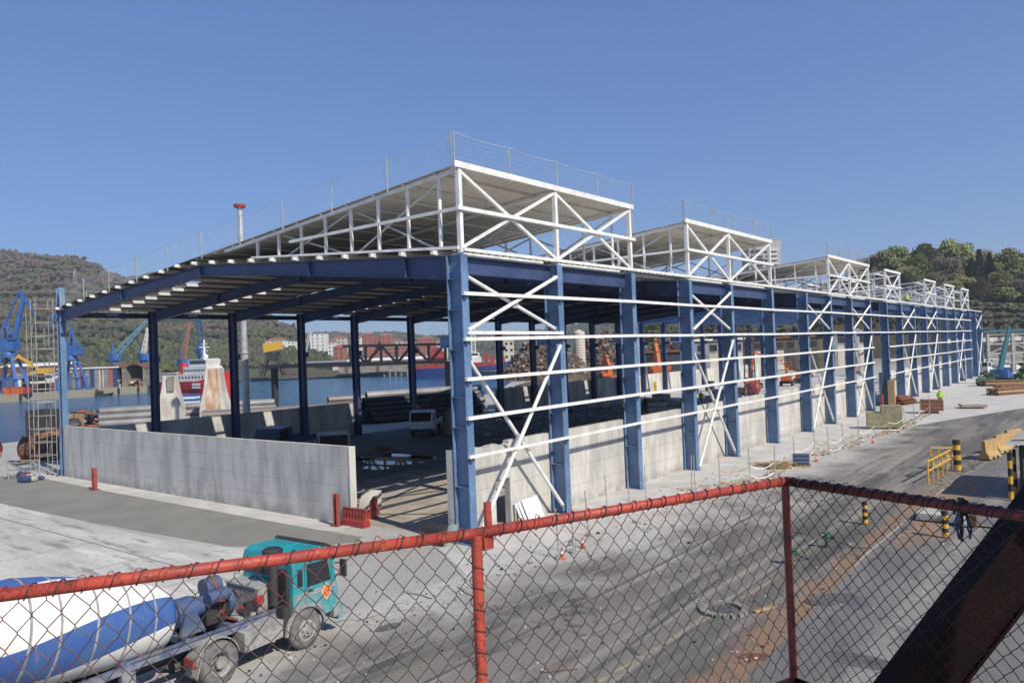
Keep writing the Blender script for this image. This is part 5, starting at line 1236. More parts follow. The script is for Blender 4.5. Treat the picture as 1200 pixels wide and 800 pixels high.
HIVIS = mat("hi_vis_yellow", (0.45, 0.75, 0.05), (0.4, 0.62, 0.06), scale=5, rough=0.7); JEANS = mat("dark_trousers", (0.03, 0.035, 0.06), rough=0.8)
person("worker in a hi-vis yellow jacket inside the shed behind the second braced bay", 822, 474, 1.8, HIVIS, JEANS, WHITE, 0.4)
person("worker in dark clothes standing by the pale blocks inside the shed", 756, 482, 1.8, JEANS, JEANS, WHITE, 1.0)
person("worker in dark clothes with yellow vest left of the third column, in the shade", 731, 486, 1.75, HIVIS, JEANS, None, 2.0)
person("worker in hi-vis standing on the roof among the open white frames", 0, 0, 1.8, HIVIS, JEANS, WHITE, 0.5, z=12.3, loc=(-1.3, 93.5))
person("worker in green jacket standing in the shade by the flatbed truck", 521, 503, 1.8, mat("green_jacket", (0.05, 0.2, 0.08), rough=0.8), JEANS, None, 1.0)
person("tiny worker in hi-vis by the pale crates near the road bend", 1102, 475, 1.8, HIVIS, JEANS, WHITE, 0.2)

def boom_lift(label, loc, rz, m, L1=4.5, a1=60, L2=6.5, a2=15, s=1.0):
    t = thing("boom_lift", label, "boom lift", loc, rz, "orange and yellow boom lifts inside the shed"); t.scale = (s,)*3
    MB().span((-1.3, -0.9, 0.45), (1.3, 0.9, 0.95)).build("chassis", DARK, t)
    for x in (-0.95, 0.95):
        for y in (-0.95, 0.95): wheel(t, x, y, 0.45, 0.3)
    MB().span((-1.6, -0.85, 0.98), (0.9, 0.85, 1.9)).span((-1.9, -0.7, 1.1), (-1.6, 0.7, 1.7)).build("turret", m, t)
    A = V(-0.6, 0, 1.9); B = A+V(math.cos(rad(a1))*L1, 0, math.sin(rad(a1))*L1); C_ = B+V(math.cos(rad(a2))*L2, 0, math.sin(rad(a2))*L2)
    MB().bar(A, B, 0.32, 0.4).build("lower_boom", m, t); MB().bar(B, C_, 0.26, 0.32).build("upper_boom", m, t)
    b = MB(); o_ = C_+V(0.5, 0, 0)
    for dz in (0, 0.55, 1.1):
        for y in (-0.6, 0.6): b.bar(o_+V(-0.4, y, dz), o_+V(0.4, y, dz), 0.06)
        for x in (-0.4, 0.4): b.bar(o_+V(x, -0.6, dz), o_+V(x, 0.6, dz), 0.06)
    for x in (-0.4, 0.4):
        for y in (-0.6, 0.6): b.bar(o_+V(x, y, 0), o_+V(x, y, 1.1), 0.05)
    b.box(o_, (0.85, 1.25, 0.05)); b.build("basket", m, t)
    return t
for i, (px, py, lb, m, a) in enumerate(((884, 455, "orange boom lift just right of the lattice tower inside the shed", ORANGE, (4.5, 80, 4.2, -20)), (922, 452, "low orange boom lift between the sixth and seventh columns", ORANGE, (2.0, 30, 2.4, 5)), (940, 449, "orange boom lift half hidden by the seventh column", ORANGE, (2.2, 20, 2.2, 30)),
                                         (848, 446, "yellow lift with raised basket beside the fifth column", YELLOW, (3.0, 75, 2.0, 15)), (1001, 440, "orange lift far inside the shed behind the tenth column", ORANGE, (3.2, 50, 3.0, 20)))):
    c = gp(px, py); boom_lift(lb, (c.x, c.y, 0), 0.5+i*1.3, m, *a)
c = gp(768, 452); excavator("excavator", "big orange excavator behind the far wall seen past the third column", (pX(772, 440, -55).x, pX(772, 440, -55).y, 0), 2.2, ORANGE, 1.5, elbow=(2.4, 6.2), tip=(4.0, 2.2))
c = pX(716, 442, -52); excavator("excavator", "small orange excavator with arm raised against the scrap heap", (c.x, c.y, 0), 2.6, ORANGE, 1.15, elbow=(1.6, 5.6), tip=(4.2, 3.0))
c = gp(885, 463); t = thing("red_ball_tank", "round red tank standing on the shed floor by the orange lift", "tank", (c.x-0.2, c.y, 0)); MB().lathe([(0, 0.1), (0.7, 0.25), (1.05, 0.8), (1.05, 1.4), (0.7, 1.95), (0, 2.1)], n=18).build("shell", RED, t, smooth=True); MB().box((0, 0, 0.1), (1.3, 1.3, 0.2)).build("base", DARK, t)
# lattice towers inside
def lattice_tower(label, loc, h, w_=0.9, m=WHITE, taper=0.75, n=None, name="lattice_tower"):
    t = thing(name, label, "scaffold tower", loc, 0.3); n = n or int(h/1.0); b = MB()
    def P(k, q): u = k/n; s = w_/2*(1-(1-taper)*u); return V(s*(1, 1, -1, -1)[q], s*(1, -1, -1, 1)[q], h*u)
    for q in range(4): MB().bar(P(0, q), P(n, q), 0.09).build("leg", m, t)
    for k in range(n):
        for q in range(4): b.bar(P(k, q), P(k+1, (q+1) % 4), 0.05); b.bar(P(k, q), P(k, (q+1) % 4), 0.05)
    b.build("lacing", m, t); MB().box((0, 0, h+0.05), (w_, w_, 0.1)).build("head_plate", m, t); return t
c = gp(880, 470); lattice_tower("white lattice support tower standing inside the shed between fifth and sixth columns", (c.x, c.y, 0), 10.5, 1.5)
c = gp(752, 446); lattice_tower("slim white scaffold tower by the far wall right of the third column", (c.x, c.y, 0), 10.8, 1.1)
c = gp(1005, 455); lattice_tower("thin lattice tower deep inside the shed behind the tenth column", (c.x, c.y, 0), 9.5, 1.2)
# floor goods: pale blocks and crates
rr = random.Random(31)
for i, (px, py, sx, sy, sz, m, nm) in enumerate(((775, 470, 3.0, 1.2, 1.0, CONC, "concrete_block"), (795, 478, 2.2, 1.2, 0.8, CONC, "concrete_block"), (765, 478, 1.4, 1.2, 1.1, WOOD, "timber_crate"), (771, 486, 2.0, 1.4, 1.3, CONCE, "grey_crate"), (788, 486, 2.4, 1.0, 0.7, STY, "wrapped_pallet"),
                                                     (845, 466, 2.6, 1.6, 1.2, WALLW, "wrapped_pallet"), (836, 472, 2.0, 1.2, 0.9, WALLW, "wrapped_pallet"), (860, 470, 2.2, 1.2, 0.6, CONC, "concrete_block"), (870, 462, 1.8, 1.2, 1.0, WOOD, "timber_crate"), (768, 462, 0.5, 0.5, 2.0, YELLOW, "yellow_cabinet"),
                                                     (905, 446, 2.5, 1.3, 1.4, CONC, "concrete_block"), (832, 458, 1.2, 1.0, 1.6, DARK, "dark_cabinet"), (960, 442, 2.5, 1.3, 1.4, WALLW, "wrapped_pallet"), (812, 462, 1.6, 1.2, 0.8, RUST, "rusty_bin"), (700, 478, 3, 1, 0.5, CONCE, "concrete_block"), (660, 484, 2.4, 1, 0.4, DARK, "steel_bundle"), (600, 492, 3.6, 1.0, 0.4, DARK, "steel_bundle"), (450, 528, 2.6, 0.6, 0.3, RUST, "steel_bundle"))):
    c = gp(px, py); t = thing(nm, f"{nm.replace('_', ' ')} on the shed floor, {['leftmost of the sunlit group','at the right of the sunlit group','beside the third column','nearest the long wall','in front of the sunlit group','large one left of the fifth column','lower one by the hi-vis worker','right of the fifth column','behind the fifth column','tall narrow one by the far wall','under the orange lift','dark and upright behind the braces','far inside past the seventh column','small one near the fourth column','long low one in the shade','in the shade behind the second column','in the shade behind the first bay','brown one by the puddles'][i]}", nm.split('_')[-1], (c.x, c.y, 0), rr.uniform(-.5, .8))
    b = MB().span((-sx/2, -sy/2, 0.12), (sx/2, sy/2, 0.12+sz)); b.build("load", m, t)
    for k in range(3): MB().span((-sx/2+k*(sx-0.15)/2, -sy/2, 0), (-sx/2+0.15+k*(sx-0.15)/2, sy/2, 0.115)).build("runner", WOOD, t)
    if sz > 0.9:
        for k in range(2): MB().span((-sx/2-0.012, -sy/2-0.012, 0.3+k*sz*0.5), (sx/2+0.012, sy/2+0.012, 0.36+k*sz*0.5)).build("strap", DARK, t)
b = MB()
for k in range(700):
    y = rr.uniform(30, 100); x = rr.uniform(-38, -2); s = rr.uniform(0.05, 0.35); b.box((x, y, s*0.3), (s*rr.uniform(1, 4), s, s*0.6), Matrix.Rotation(rr.random()*3, 3, 'Z'))
tag(b.build("floor_debris", CONC), "loose pale offcuts and rubble scattered over the shed floor", "rubble", kind="stuff")
# blue frames, sheds seen through the far unroofed end
for i, (px, py, w_, h, m, lb) in enumerate(((775, 436, 9, 6.5, DARK, "dark open fronted workshop behind the orange excavator"), (835, 428, 16, 9, GREYR, "grey workshop hall behind the second braced bay"), (925, 420, 22, 9, ROCKM, "dark brown hall behind the sixth and seventh columns"), (985, 418, 16, 10, GREYR, "grey hall seen deep through the shed's far end"))):
    d = 190+i*12; c = at(px, HZ(px), d); t = thing("workshop", lb, "workshop", (c.x, c.y, 0), YAW)
    MB().span((-w_/2, 0, 0), (w_/2, 10, h)).build("wall", m, t); MB().span((-w_/2-.5, -.6, h+.01), (w_/2+.5, 10.5, h+.5)).build("roof", RUST if i % 2 == 0 else WALLW, t)
    for k in range(int(w_/3.2)): MB().span((-w_/2+0.6+k*3.2, -0.1, 0.2), (-w_/2+2.9+k*3.2, -0.01, h*0.62)).build("door", DARK if k % 2 else CREAM, t); MB().span((-w_/2+0.8+k*3.2, -0.1, h*0.7), (-w_/2+2.7+k*3.2, -0.01, h*0.88)).build("window", GLASS, t)

# ---------------------------------------------------------------- far end beyond the shed
def crawler(label, px, py, m, s=1.0, rz=0.0, top=1.0):
    c = gp(px, py); t = thing("site_machine", label, "machine", (c.x, c.y, 0), rz); t.scale = (s,)*3
    MB().span((-1.8, -1.0, 0.7), (1.5, 1.0, 1.7)).build("body", m, t); MB().span((0.2, -0.8, 1.71), (1.4, 0.8, 2.9)).build("cab", m, t); MB().span((0.3, -0.82, 2.0), (1.3, -0.805, 2.8)).span((1.41, -0.6, 2.0), (1.42, 0.6, 2.8)).build("cab_window", GLASS, t)
    for x in (-1.2, 1.0):
        for y in (-0.95, 0.95): wheel(t, x, y, 0.55, 0.35)
    MB().bar((-1.5, 0.3, 1.9), (2.8, 0.3, 2.3*top), 0.25, 0.3).build("arm", m, t); return t
GREEN = mat("machine_green", (0.04, 0.13, 0.05), (0.04, 0.09, 0.04), scale=3, rough=0.5)
crawler("green telehandler parked at the far end of the shed", 1156, 452, GREEN, 0.7, 0.4); crawler("small blue loader right of the green machine", 1176, 447, CRANE, 0.8, 0.9); crawler("white topped machine behind the green telehandler", 1152, 440, WALLW, 0.9, -0.3); crawler("yellow green machine at the right edge behind the debris", 1198, 446, GREEN, 0.7, 1.2)
c = gp(1172, 449); t = thing("crawler_crane", "teal crane with its straight boom leaning up to the right", "crane", (c.x, c.y, 0), 0)
a = V(0, 0, 1.8); e = at(1183, 382, (c-CAM).dot(fw))-V(c.x, c.y, 0)
MB().span((-1.3, -1.0, 0.9), (1.2, 1.0, 2.2)).build("cabin", CRANE, t); MB().span((-1.8, -1.3, 0), (1.8, -0.7, 0.8)).span((-1.8, 0.7, 0), (1.8, 1.3, 0.8)).build("crawler_track", BLACK, t); MB().bar(a, e, 0.7, 0.7, wd1=0.4, ht1=0.4).build("boom", TEAL, t)
# steel gantry and grey tube tower by the cliff
c = gp(1188, 436); t = thing("steel_gantry", "pale steel gantry with a blue top platform in front of the cliff", "gantry", (c.x, c.y, 0), YAW); hh = at(1188, 388, (c-CAM).dot(fw)).z
for x in (-5, 0, 5):
    for y in (0, 4): MB().bar((x, y, 0), (x, y, hh), 0.5).build("leg", GALVD, t)
for k in range(4):
    z = 2+k*(hh-2.5)/3; MB().bar((-5, 0, z), (5, 0, z), 0.3).build("beam", GALVD, t); MB().bar((-5, 4, z), (5, 4, z), 0.3).build("beam", GALVD, t)
    if k < 3: MB().bar((-5, 0, z), (0, 0, z+(hh-2.5)/3), 0.2).bar((0, 0, z+(hh-2.5)/3), (5, 0, z), 0.2).build("brace", GALVD, t)
MB().span((-6, -0.6, hh+.01), (6, 4.6, hh+0.35)).build("platform", TEAL, t)
c = gp(1165, 425); t = thing("retaining_bridge", "pale concrete beam bridge in front of the dark cliff", "bridge", (c.x, c.y, 0), YAW+0.1)
zt = at(1165, 400, (c-CAM).dot(fw)).z
MB().span((-14, 0, zt), (18, 1.2, zt+1.1)).build("deck", CONC, t)
for x in (-10, -2, 6, 14): MB().span((x, 0.2, 0), (x+0.9, 1.0, zt-0.01)).build("pier", CONCD, t)
for i, (px, py) in enumerate(((1176, 452), (1190, 458), (1180, 462))):
    c = gp(px, py); heapt = thing("timber_stack", f"{['small','long','lower'][i]} stack of timber and planks beside the road at the far right", "timber", (c.x, c.y, 0), 0.4+i*0.3)
    for k in range(9): MB().span((-2.6, -0.9+(k % 3)*0.6, 0.05+(k//3)*0.3), (2.6+0.2*(k % 2), -0.4+(k % 3)*0.6, 0.3+(k//3)*0.3)).build("plank", WOOD if k % 2 else RUST, heapt)
c = gp(1192, 389+70); t = thing("street_lamp", "slim grey lamp post in front of the cliff at the right edge", "lamp", (c.x+6, c.y+18, 0)); MB().tube((0, 0, 0), (0, 0, 14), 0.16, 8, 0.09).build("post", GALVD, t); MB().box((0, 0, 14.1), (1.2, 0.5, 0.25)).build("lamp_head", GALVD, t)

# ---------------------------------------------------------------- roadside fence poles, cones, pallets
pole_px = [(655, 655), (672, 648), (690, 628), (712, 605), (738, 598), (757, 590), (811, 575), (815, 575), (844, 571), (880, 565), (908, 561), (932, 546), (955, 534), (972, 533), (989, 527), (1007, 521), (1025, 513), (1042, 508), (1060, 503), (1072, 497), (1080, 492), (1090, 486)]
pm = MB().tube((0, 0, 0), (0, 0, 1.95), 0.028, 6).tube((0, 0, 0), (0, 0, 0.12), 0.14, 8).mesh("fence_pole", GALVD)
lb0 = "thin grey site fence pole along the pavement edge"
for i, (px, py) in enumerate(pole_px):
    c = gp(px, py); o = link("fence_pole", pm, None, c); o.rotation_euler = (R.uniform(-.04, .04), R.uniform(-.04, .04), 0)
    tag(o, lb0 if i not in (0, 6, 21) else [lb0+", nearest the red guard rail post", 0, 0, 0, 0, 0, "thin grey fence pole, left of a close pair under the fourth column"][i] if i < 7 else lb0+", farthest one by the crates", "pole", "site fence poles along the pavement")
# warning tape between poles
for i in range(8, len(pole_px)-1):
    a, b_ = gp(*pole_px[i]), gp(*pole_px[i+1]); n = 7
    m_ = MB()
    for k in range(n):
        u0, u1 = k/n, (k+1)/n; s0, s1 = 0.25*math.sin(math.pi*u0), 0.25*math.sin(math.pi*u1)
        for zz in (0.95, 0.4): m_.bar(a.lerp(b_, u0)+V(0, 0, zz-s0), a.lerp(b_, u1)+V(0, 0, zz-s1), 0.01, 0.05)
    tag(m_.build("barrier_tape", [WOOD, WALLW][i % 2], None), f"sagging {['brown', 'white'][i % 2]} barrier tape between thin fence poles", "tape", "barrier tapes along the pavement")
# gravel / yellowish debris along the pavement edge
b = MB(); rr = random.Random(12)
for k in range(1500):
    u = rr.random(); i = rr.randrange(6, len(pole_px)-1); a, b_ = gp(*pole_px[i]), gp(*pole_px[i+1]); p = a.lerp(b_, u)+V(-rr.random()*0.9, rr.uniform(-.2, .2), 0); s = rr.uniform(0.03, 0.13)
    b.cur = rr.choice((0, 0, 1, 2)); b.box((p.x, p.y, s*0.3+0.012), (s*rr.uniform(1, 2.5), s, s*0.6), Matrix.Rotation(rr.random()*3, 3, 'Z'))
b.cur = 0; tag(b.build("edge_rubble", [CREAM, WOOD, CONC]), "yellowish broken tiles and gravel strewn along the pavement edge", "rubble", kind="stuff")
CONE = None
def cone(label, px, py, h=0.75):
    global CONE
    c = gp(px, py)
    if CONE is None:
        t = thing("traffic_cone", label, "traffic cone", c, 0, "orange and white traffic cones")
        MB().tube((0, 0, 0.05), (0, 0, 0.75), 0.16, 12, 0.035).build("cone_body", ORANGE, t); MB().box((0, 0, 0.025), (0.42, 0.42, 0.05)).build("base", ORANGE, t); MB().tube((0, 0, 0.35), (0, 0, 0.52), 0.108, 12, 0.082).build("white_band", STY, t)
        t.scale = (.62,)*3; CONE = remember(t); return t
    return dup(CONE, c, 0.2, label)
cone("small traffic cone nearest the guard rail, behind the chain link", 659, 655); cone("small traffic cone right of the nearest one behind the chain link", 683, 642)
cone("traffic cone right of the dark blue box", 957, 541); cone("traffic cone close to the tall crates", 1023, 519); cone("traffic cone beside the fence poles past the crates", 1053, 507)
def pallet_stack(label, px, py, n, load, lw_, lh, m, rz=0.3):
    c = gp(px, py); t = thing("pallet", label, "pallet", (c.x, c.y, 0.008), rz, "loaded pallets on the pavement")
    for q in range(n):
        z = q*0.15
        for k in range(3): MB().span((-0.6, -0.5+k*0.45, z), (0.6, -0.4+k*0.45, z+0.1)).build("runner", WOOD, t)
        for k in range(5): MB().span((-0.6+k*0.26, -0.5, z+0.101), (-0.6+k*0.26+0.14, 0.5, z+0.13)).build("deck_board", WOOD, t)
    if load:
        MB().span((-0.55*lw_, -0.45*lw_, n*0.15), (0.55*lw_, 0.45*lw_, n*0.15+lh)).build("load", m, t)
        for k in range(2): MB().span((-0.56*lw_, -0.46*lw_, n*0.15+lh*(0.25+0.4*k)), (0.56*lw_, 0.46*lw_, n*0.15+lh*(0.25+0.4*k)+0.04)).build("strap", WOOD, t)
OLIVE = mat("olive_crate", (0.30, 0.28, 0.17), (0.2, 0.18, 0.11), scale=3, rough=0.8)
pallet_stack("low wooden pallet stack beside the fence poles, left of the dark box", 914, 549, 3, 0, 1, 1, WOOD)
pallet_stack("dark blue box on a pallet beside a traffic cone", 939, 546, 1, 1, 0.9, 0.6, NAVY); pallet_stack("olive crate on a pallet, the left of the pair near the road", 1028, 502, 1, 1, 1.5, 1.3, OLIVE)
pallet_stack("tall olive crate right of the other olive crate", 1045, 502, 1, 1, 1.5, 1.9, OLIVE); pallet_stack("brown crate at the road bend past the fence poles", 1092, 484, 2, 1, 1.8, 1.1, RUST); pallet_stack("flat pallet with rubble at the bend", 1140, 478, 1, 1, 2.2, 0.3, CONC)
c = gp(905, 547); t = thing("plank_pile", "loose planks lying beside the pallet stack", "planks", (c.x, c.y, 0), 0.2)
for k in range(7): MB().box((R.uniform(-.8, .8), R.uniform(-.5, .6), 0.05+0.03*k), (R.uniform(1.2, 2.4), 0.12, 0.04), Matrix.Rotation(R.uniform(-.6, .6), 3, 'Z')).build("plank", WOOD, t)
c = gp(1064, 473); t = thing("rusty_plate_pile", "rust red steel plates piled against the wall past the tenth column", "steel plates", (0.9, 76.8, 0.01), 1.4)
for k in range(7): MB().box((R.uniform(-.4, .4), R.uniform(-.3, .3), 0.08+0.13*k), (5.4-k*0.4, 2.2-k*0.15, 0.1), Matrix.Rotation(R.uniform(-.1, .1), 3, 'Z')).build("plate", mat_red if k % 2 else RUST, t)
t = tag(MB().span((-0.35, -0.5, 0), (0.35, 0.5, 3.0)).build("plywood_sheet", WOOD, None, loc=(0.55, 73.9, 0), rz=0.1), "upright brown timber panel beside the wall past the rusty plates", "panel")
c = gp(1035, 483); redp = c; t = thing("red_post", "short red post beside the tenth column at the foot of the wall", "post", (c.x, c.y, 0), 0, None); MB().tube((0, 0, 0), (0, 0, 1.9), 0.12, 8).build("shaft", RED, t); MB().box((0, 0, 0.02), (0.5, 0.5, 0.04)).build("base_plate", RUST, t)

# ---------------------------------------------------------------- right side: railing, striped poles, barriers, kiosk
t = thing("yellow_railing", "yellow tube railing with uprights beside the road", "railing", (0, 0, 0.0)); A0 = gp(1088, 568); A1 = gp(1120, 549); A0.z = A1.z = 0
d = (A1-A0); L = d.length; n = 7; corner_ = A0+V(0, 0, 0)
for k in range(n): p = A0+d*(k/(n-1)); MB().tube(p, p+V(0, 0, 1.25), 0.035 if k not in (0, n-1) else 0.05, 6).build("upright", YELLOW, t)
for z in (1.25, 0.75): MB().tube(A0+V(0, 0, z), A1+V(0, 0, z), 0.05, 6).build("rail", YELLOW, t)
side = V(-1.7, 0.9, 0)*0.9
A2 = A1+V(-1.2, -0.6, 0)
for k in range(3): p = A1.lerp(A2, (k+1)/3); MB().tube(p, p+V(0, 0, 1.25), 0.035, 6).build("upright", YELLOW, t)
for z in (1.25, 0.75): MB().tube(A1+V(0, 0, z), A2+V(0, 0, z), 0.05, 6).build("rail", YELLOW, t)
def striped(label, px, py, h, r=0.16, loc=None, z0=0.0):
    c = loc or gp(px, py, z0); t = thing("striped_bollard", label, "bollard", (c[0], c[1], z0), 0, "black and yellow striped bollards"); n = 6
    for k in range(n): MB().tube((0, 0, h*k/n), (0, 0, h*(k+1)/n-0.001), r if k % 2 else r*1.04, 12).build("band", YELLOW if k % 2 == 0 else BLACK, t)
    return t
striped("tall striped bollard at the end of the yellow railing", 1122, 550, 1.75, 0.2, z0=0.1); striped("striped bollard seen through the chain link, left of the two", 1014, 612, 0.9, 0.11, z0=0.1); striped("striped bollard seen through the chain link by the rope, right of the two", 1108, 628, 1.0, 0.12, z0=0.1)
def jersey(label, px, py, rz):
    c = gp(px, py, 0.1); t = thing("jersey_barrier", label, "barrier", (c.x, c.y, 0.1), rz, "yellow brown concrete barriers by the road"); YB = MATS.get("yellow_concrete") or mat("yellow_concrete", (0.46, 0.30, 0.11), (0.33, 0.22, 0.11), scale=2, rough=0.85)
    L = 1.9; MB().prism([(-L/2, -0.35, 0), (-L/2, 0.35, 0), (-L/2, 0.3, 0.2), (-L/2, 0.13, 0.45), (-L/2, 0.09, 1.15), (-L/2, -0.09, 1.15), (-L/2, -0.13, 0.45), (-L/2, -0.3, 0.2)], (L, 0, 0)).build("body", YB, t)
    MB().span((-0.5, -0.37, -0.001), (-0.2, -0.2, 0.12)).span((0.2, -0.37, -0.001), (0.5, -0.2, 0.12)).build("drain_notch", DARK, t)
jersey("yellowish concrete barrier nearest the yellow railing", 1160, 536, 1.35); jersey("yellowish concrete barrier in the middle of the three", 1174, 529, 1.3); jersey("yellowish concrete barrier farthest, behind the kiosk roof", 1188, 522, 1.2)
# kiosk
c = gp(1190, 592, 0.1); t = thing("site_kiosk", "small site kiosk with a corrugated roof at the right edge", "kiosk", (17.9, 19.6, 0.1), 0.0)
kx, ky, kh = 3.4, 5.2, 2.5
for x, y in ((0, 0), (0, ky), (kx, 0), (kx, ky)): MB().span((x, y, 0), (x+0.12, y+0.12, kh)).build("corner_post", DARK, t)
for k in range(8):
    MB().span((0.02, 0.14+k*0.63, 0), (0.08, 0.14+k*0.63+0.6, kh)).build("wall_panel", [DARK, GALVD, DARK, NAVY][k % 4], t)
MB().span((0.13, 0.02, 0), (kx, 0.08, 0.9)).span((0.13, 0.02, 1.9), (kx, 0.08, kh)).build("front_wall", DARK, t); MB().span((0.2, 0.04, 0.92), (kx, 0.06, 1.88)).build("window", GLASS, t)
b = MB(); n = 22
for k in range(n):
    y0_ = -0.6+k*(ky+1.2)/n; b.add([(-0.5, y0_, kh+0.05), (kx+0.4, y0_, kh+0.5), (kx+0.4, y0_+0.14, kh+0.55), (-0.5, y0_+0.14, kh+0.10), (-0.5, y0_+0.29, kh+0.05), (kx+0.4, y0_+0.29, kh+0.5)], [(0, 1, 2, 3), (3, 2, 5, 4)])
b.build("corrugated_roof", mat("roof_fibre_sheet", (0.42, 0.40, 0.37), (0.28, 0.27, 0.25), scale=2, rough=0.8), t)
MB().box((0.7, 1.0, kh+0.5), (0.9, 0.7, 0.35)).build("roof_box", NAVY, t)
striped("striped post standing against the kiosk's near corner", 0, 0, 2.2, 0.1, loc=(17.55, 19.2), z0=0.1); striped("striped post a step behind the kiosk's corner post", 0, 0, 2.2, 0.08, loc=(17.6, 20.6), z0=0.1)
t = thing("concrete_step", "pale concrete step slab with a small valve box below the kiosk", "step", (15.9, 12.6, 0.1), 0.0)
MB().span((0, 0, 0), (3.2, 1.6, 0.5)).build("slab", CONC, t); MB().span((-1.2, 0.1, 0), (-0.05, 3.5, 0.28)).build("side_slab", CONC, t); MB().span((0.5, -0.3, 0.0), (0.8, -0.02, 0.35)).build("valve_box", WALLW, t); MB().span((0.85, -0.28, 0.0), (1.1, -0.03, 0.45)).build("valve_box", RUST, t)
rp = gp(1195, 560)
# green standpipe valves on the road
t = thing("green_standpipe", "green standpipe valve on the road seen through the chain link, upper one", "valve", gp(969, 642), 0.3, "green standpipe valves on the road")
MB().tube((0, 0, 0), (0, 0, 0.55), 0.06, 8).tube((-0.18, 0, 0.42), (0.2, 0, 0.42), 0.05, 8).box((0.24, 0, 0.42), (0.1, 0.14, 0.14)).build("valve_body", GREEN, t); MB().tube((0, 0, 0.56), (0, 0, 0.6), 0.13, 10).build("hand_wheel", GREEN, t)
MB().path([(0.2, 0, 0.4), (0.6, 0.1, 0.2), (1.0, 0.1, 0.03), (1.5, 0.3, 0.03)], 0.03, 6).build("hose", DARK, t); remember(t)
dup(t, gp(928, 662), 1.2, "green standpipe valve on the road beside the dark rail post, lower one")
# rubble ring / drain cover on the road
c = gp(848, 716); t = thing("open_manhole", "broken manhole ring with rusty debris on the road", "manhole", (c.x, c.y, 0.014))
b = MB(); n = 18; rr = random.Random(9)
for k in range(n): a = k*6.283/n; MB().box((0.62*math.cos(a), 0.62*math.sin(a), 0.05), (0.2, 0.17, 0.1), Matrix.Rotation(a, 3, 'Z')).build("ring_stone", TRACK if k % 3 else CONCD, t)
MB().lathe([(0, 0.01), (0.55, 0.012)], n=18).build("cover", TRACKD, t); MB().box((1.0, 0.7, 0.04), (0.9, 0.12, 0.06), Matrix.Rotation(1.2, 3, 'Z')).build("plank", WOOD, t)
for i, (px, py, r_) in enumerate(((1008, 775, 0.55), (885, 770, 0.3), (975, 703, 0.6), (455, 735, 0.3))):
    c = gp(px, py); o = MB().lathe([(0, 0.0), (r_, 0.001), (r_*1.02, -0.002)], n=20).build("tar_patch", TRACKD if i != 1 else RUST, None, loc=(c.x, c.y, 0.018 if i != 2 and i != 0 else 0.04)); o["kind"] = "structure"; o.scale = (1.5, 0.8, 1); o.rotation_euler.z = 0.5*i

b = MB(); rr = random.Random(21)
for k in range(2600):
    y = rr.uniform(-16, 45); x = rr.uniform(1.5, 19) if rr.random() < 0.6 else rr.choice((4.2, 14.4))+rr.gauss(0, 0.5); s = rr.uniform(0.012, 0.05)*(1 if rr.random() < 0.96 else 2)
    b.cur = rr.choice((0, 0, 1, 2)); b.box((x, y, s*0.25+0.03), (s*rr.uniform(1, 2), s, s*0.6), Matrix.Rotation(rr.random()*3, 3, 'Z'))
b.cur = 0; tag(b.build("road_grit", [CONCD, DARK, CREAM]), "loose grit, stones and scraps scattered over the road", "gravel", kind="stuff")
for k in range(9):
    y0 = rr.uniform(-13, 18); x0 = rr.uniform(3, 13); pts = [V(x0, y0, 0.035)]; a = rr.uniform(0, 6.28)
    for q in range(6): a += rr.uniform(-.5, .5); pts.append(pts[-1]+V(math.cos(a), math.sin(a), 0)*rr.uniform(.1, .3))
    tag(MB().path(pts, 0.012, 5).build("scrap_wire", RUST if k % 2 else DARK), f"short bent {'rusty' if k % 2 else 'dark'} piece of wire lying on the road", "wire", "wire scraps on the road")

# ================================================================ CONCRETE MIXER TRUCK
TD = V(2.78, -11.12, 0.012)
mix = thing("mixer_truck", "concrete mixer truck with teal cab and blue and white striped drum", "mixer truck", TD, math.pi/2+0.066)
def dirty(name, base, base2, rough, top, amt):
    """paint with cement dust and splashes collected on the lower parts"""
    g_ = NM(name, rough); c_ = g_.mix(base, base2, g_.noise(1.6))
    c_ = g_.mix(c_, tuple(min(1, v*1.25+0.02) for v in base), g_.noise(7, 0.6, 0.75, b=0.5))
    d_ = g_.math('MULTIPLY', g_.rng(g_.sep.outputs[2], top, top-1.1), g_.noise(3.5, 0.3, 0.62, b=amt))
    c_ = g_.mix(c_, (0.36, 0.345, 0.32), d_)
    c_ = g_.mix(c_, (0.42, 0.40, 0.37), g_.noise(16, 0.66, 0.74, b=0.6)); c_ = g_.mix(c_, (0.30, 0.29, 0.27), g_.noise(4, 0.6, 0.8, stretch=(1, 1, 0.15), b=0.55))
    return g_.done(c_, g_.noise(30), 0.002)
DUST = mat("cement_dusty_steel", (0.33, 0.32, 0.30), (0.20, 0.195, 0.19), scale=3.5, rough=0.9, fine=0.2)
TYRE = mat("dusty_tyre", (0.10, 0.097, 0.093), (0.20, 0.19, 0.18), scale=5, rough=0.95, bump=0.3, bscale=30)
TB = dirty("truck_frame_blue", (0.05, 0.09, 0.21), (0.07, 0.09, 0.16), 0.55, 1.7, 0.8)
CABT = dirty("teal_cab_paint", (0.015, 0.30, 0.34), (0.03, 0.25, 0.28), 0.3, 1.9, 0.75)
DRUMW = dirty("drum_white_paint", (0.76, 0.76, 0.73), (0.66, 0.65, 0.61), 0.45, 1.7, 0.7)
DRUMB = dirty("drum_blue_paint", (0.045, 0.105, 0.33), (0.06, 0.13, 0.31), 0.45, 1.6, 0.5)
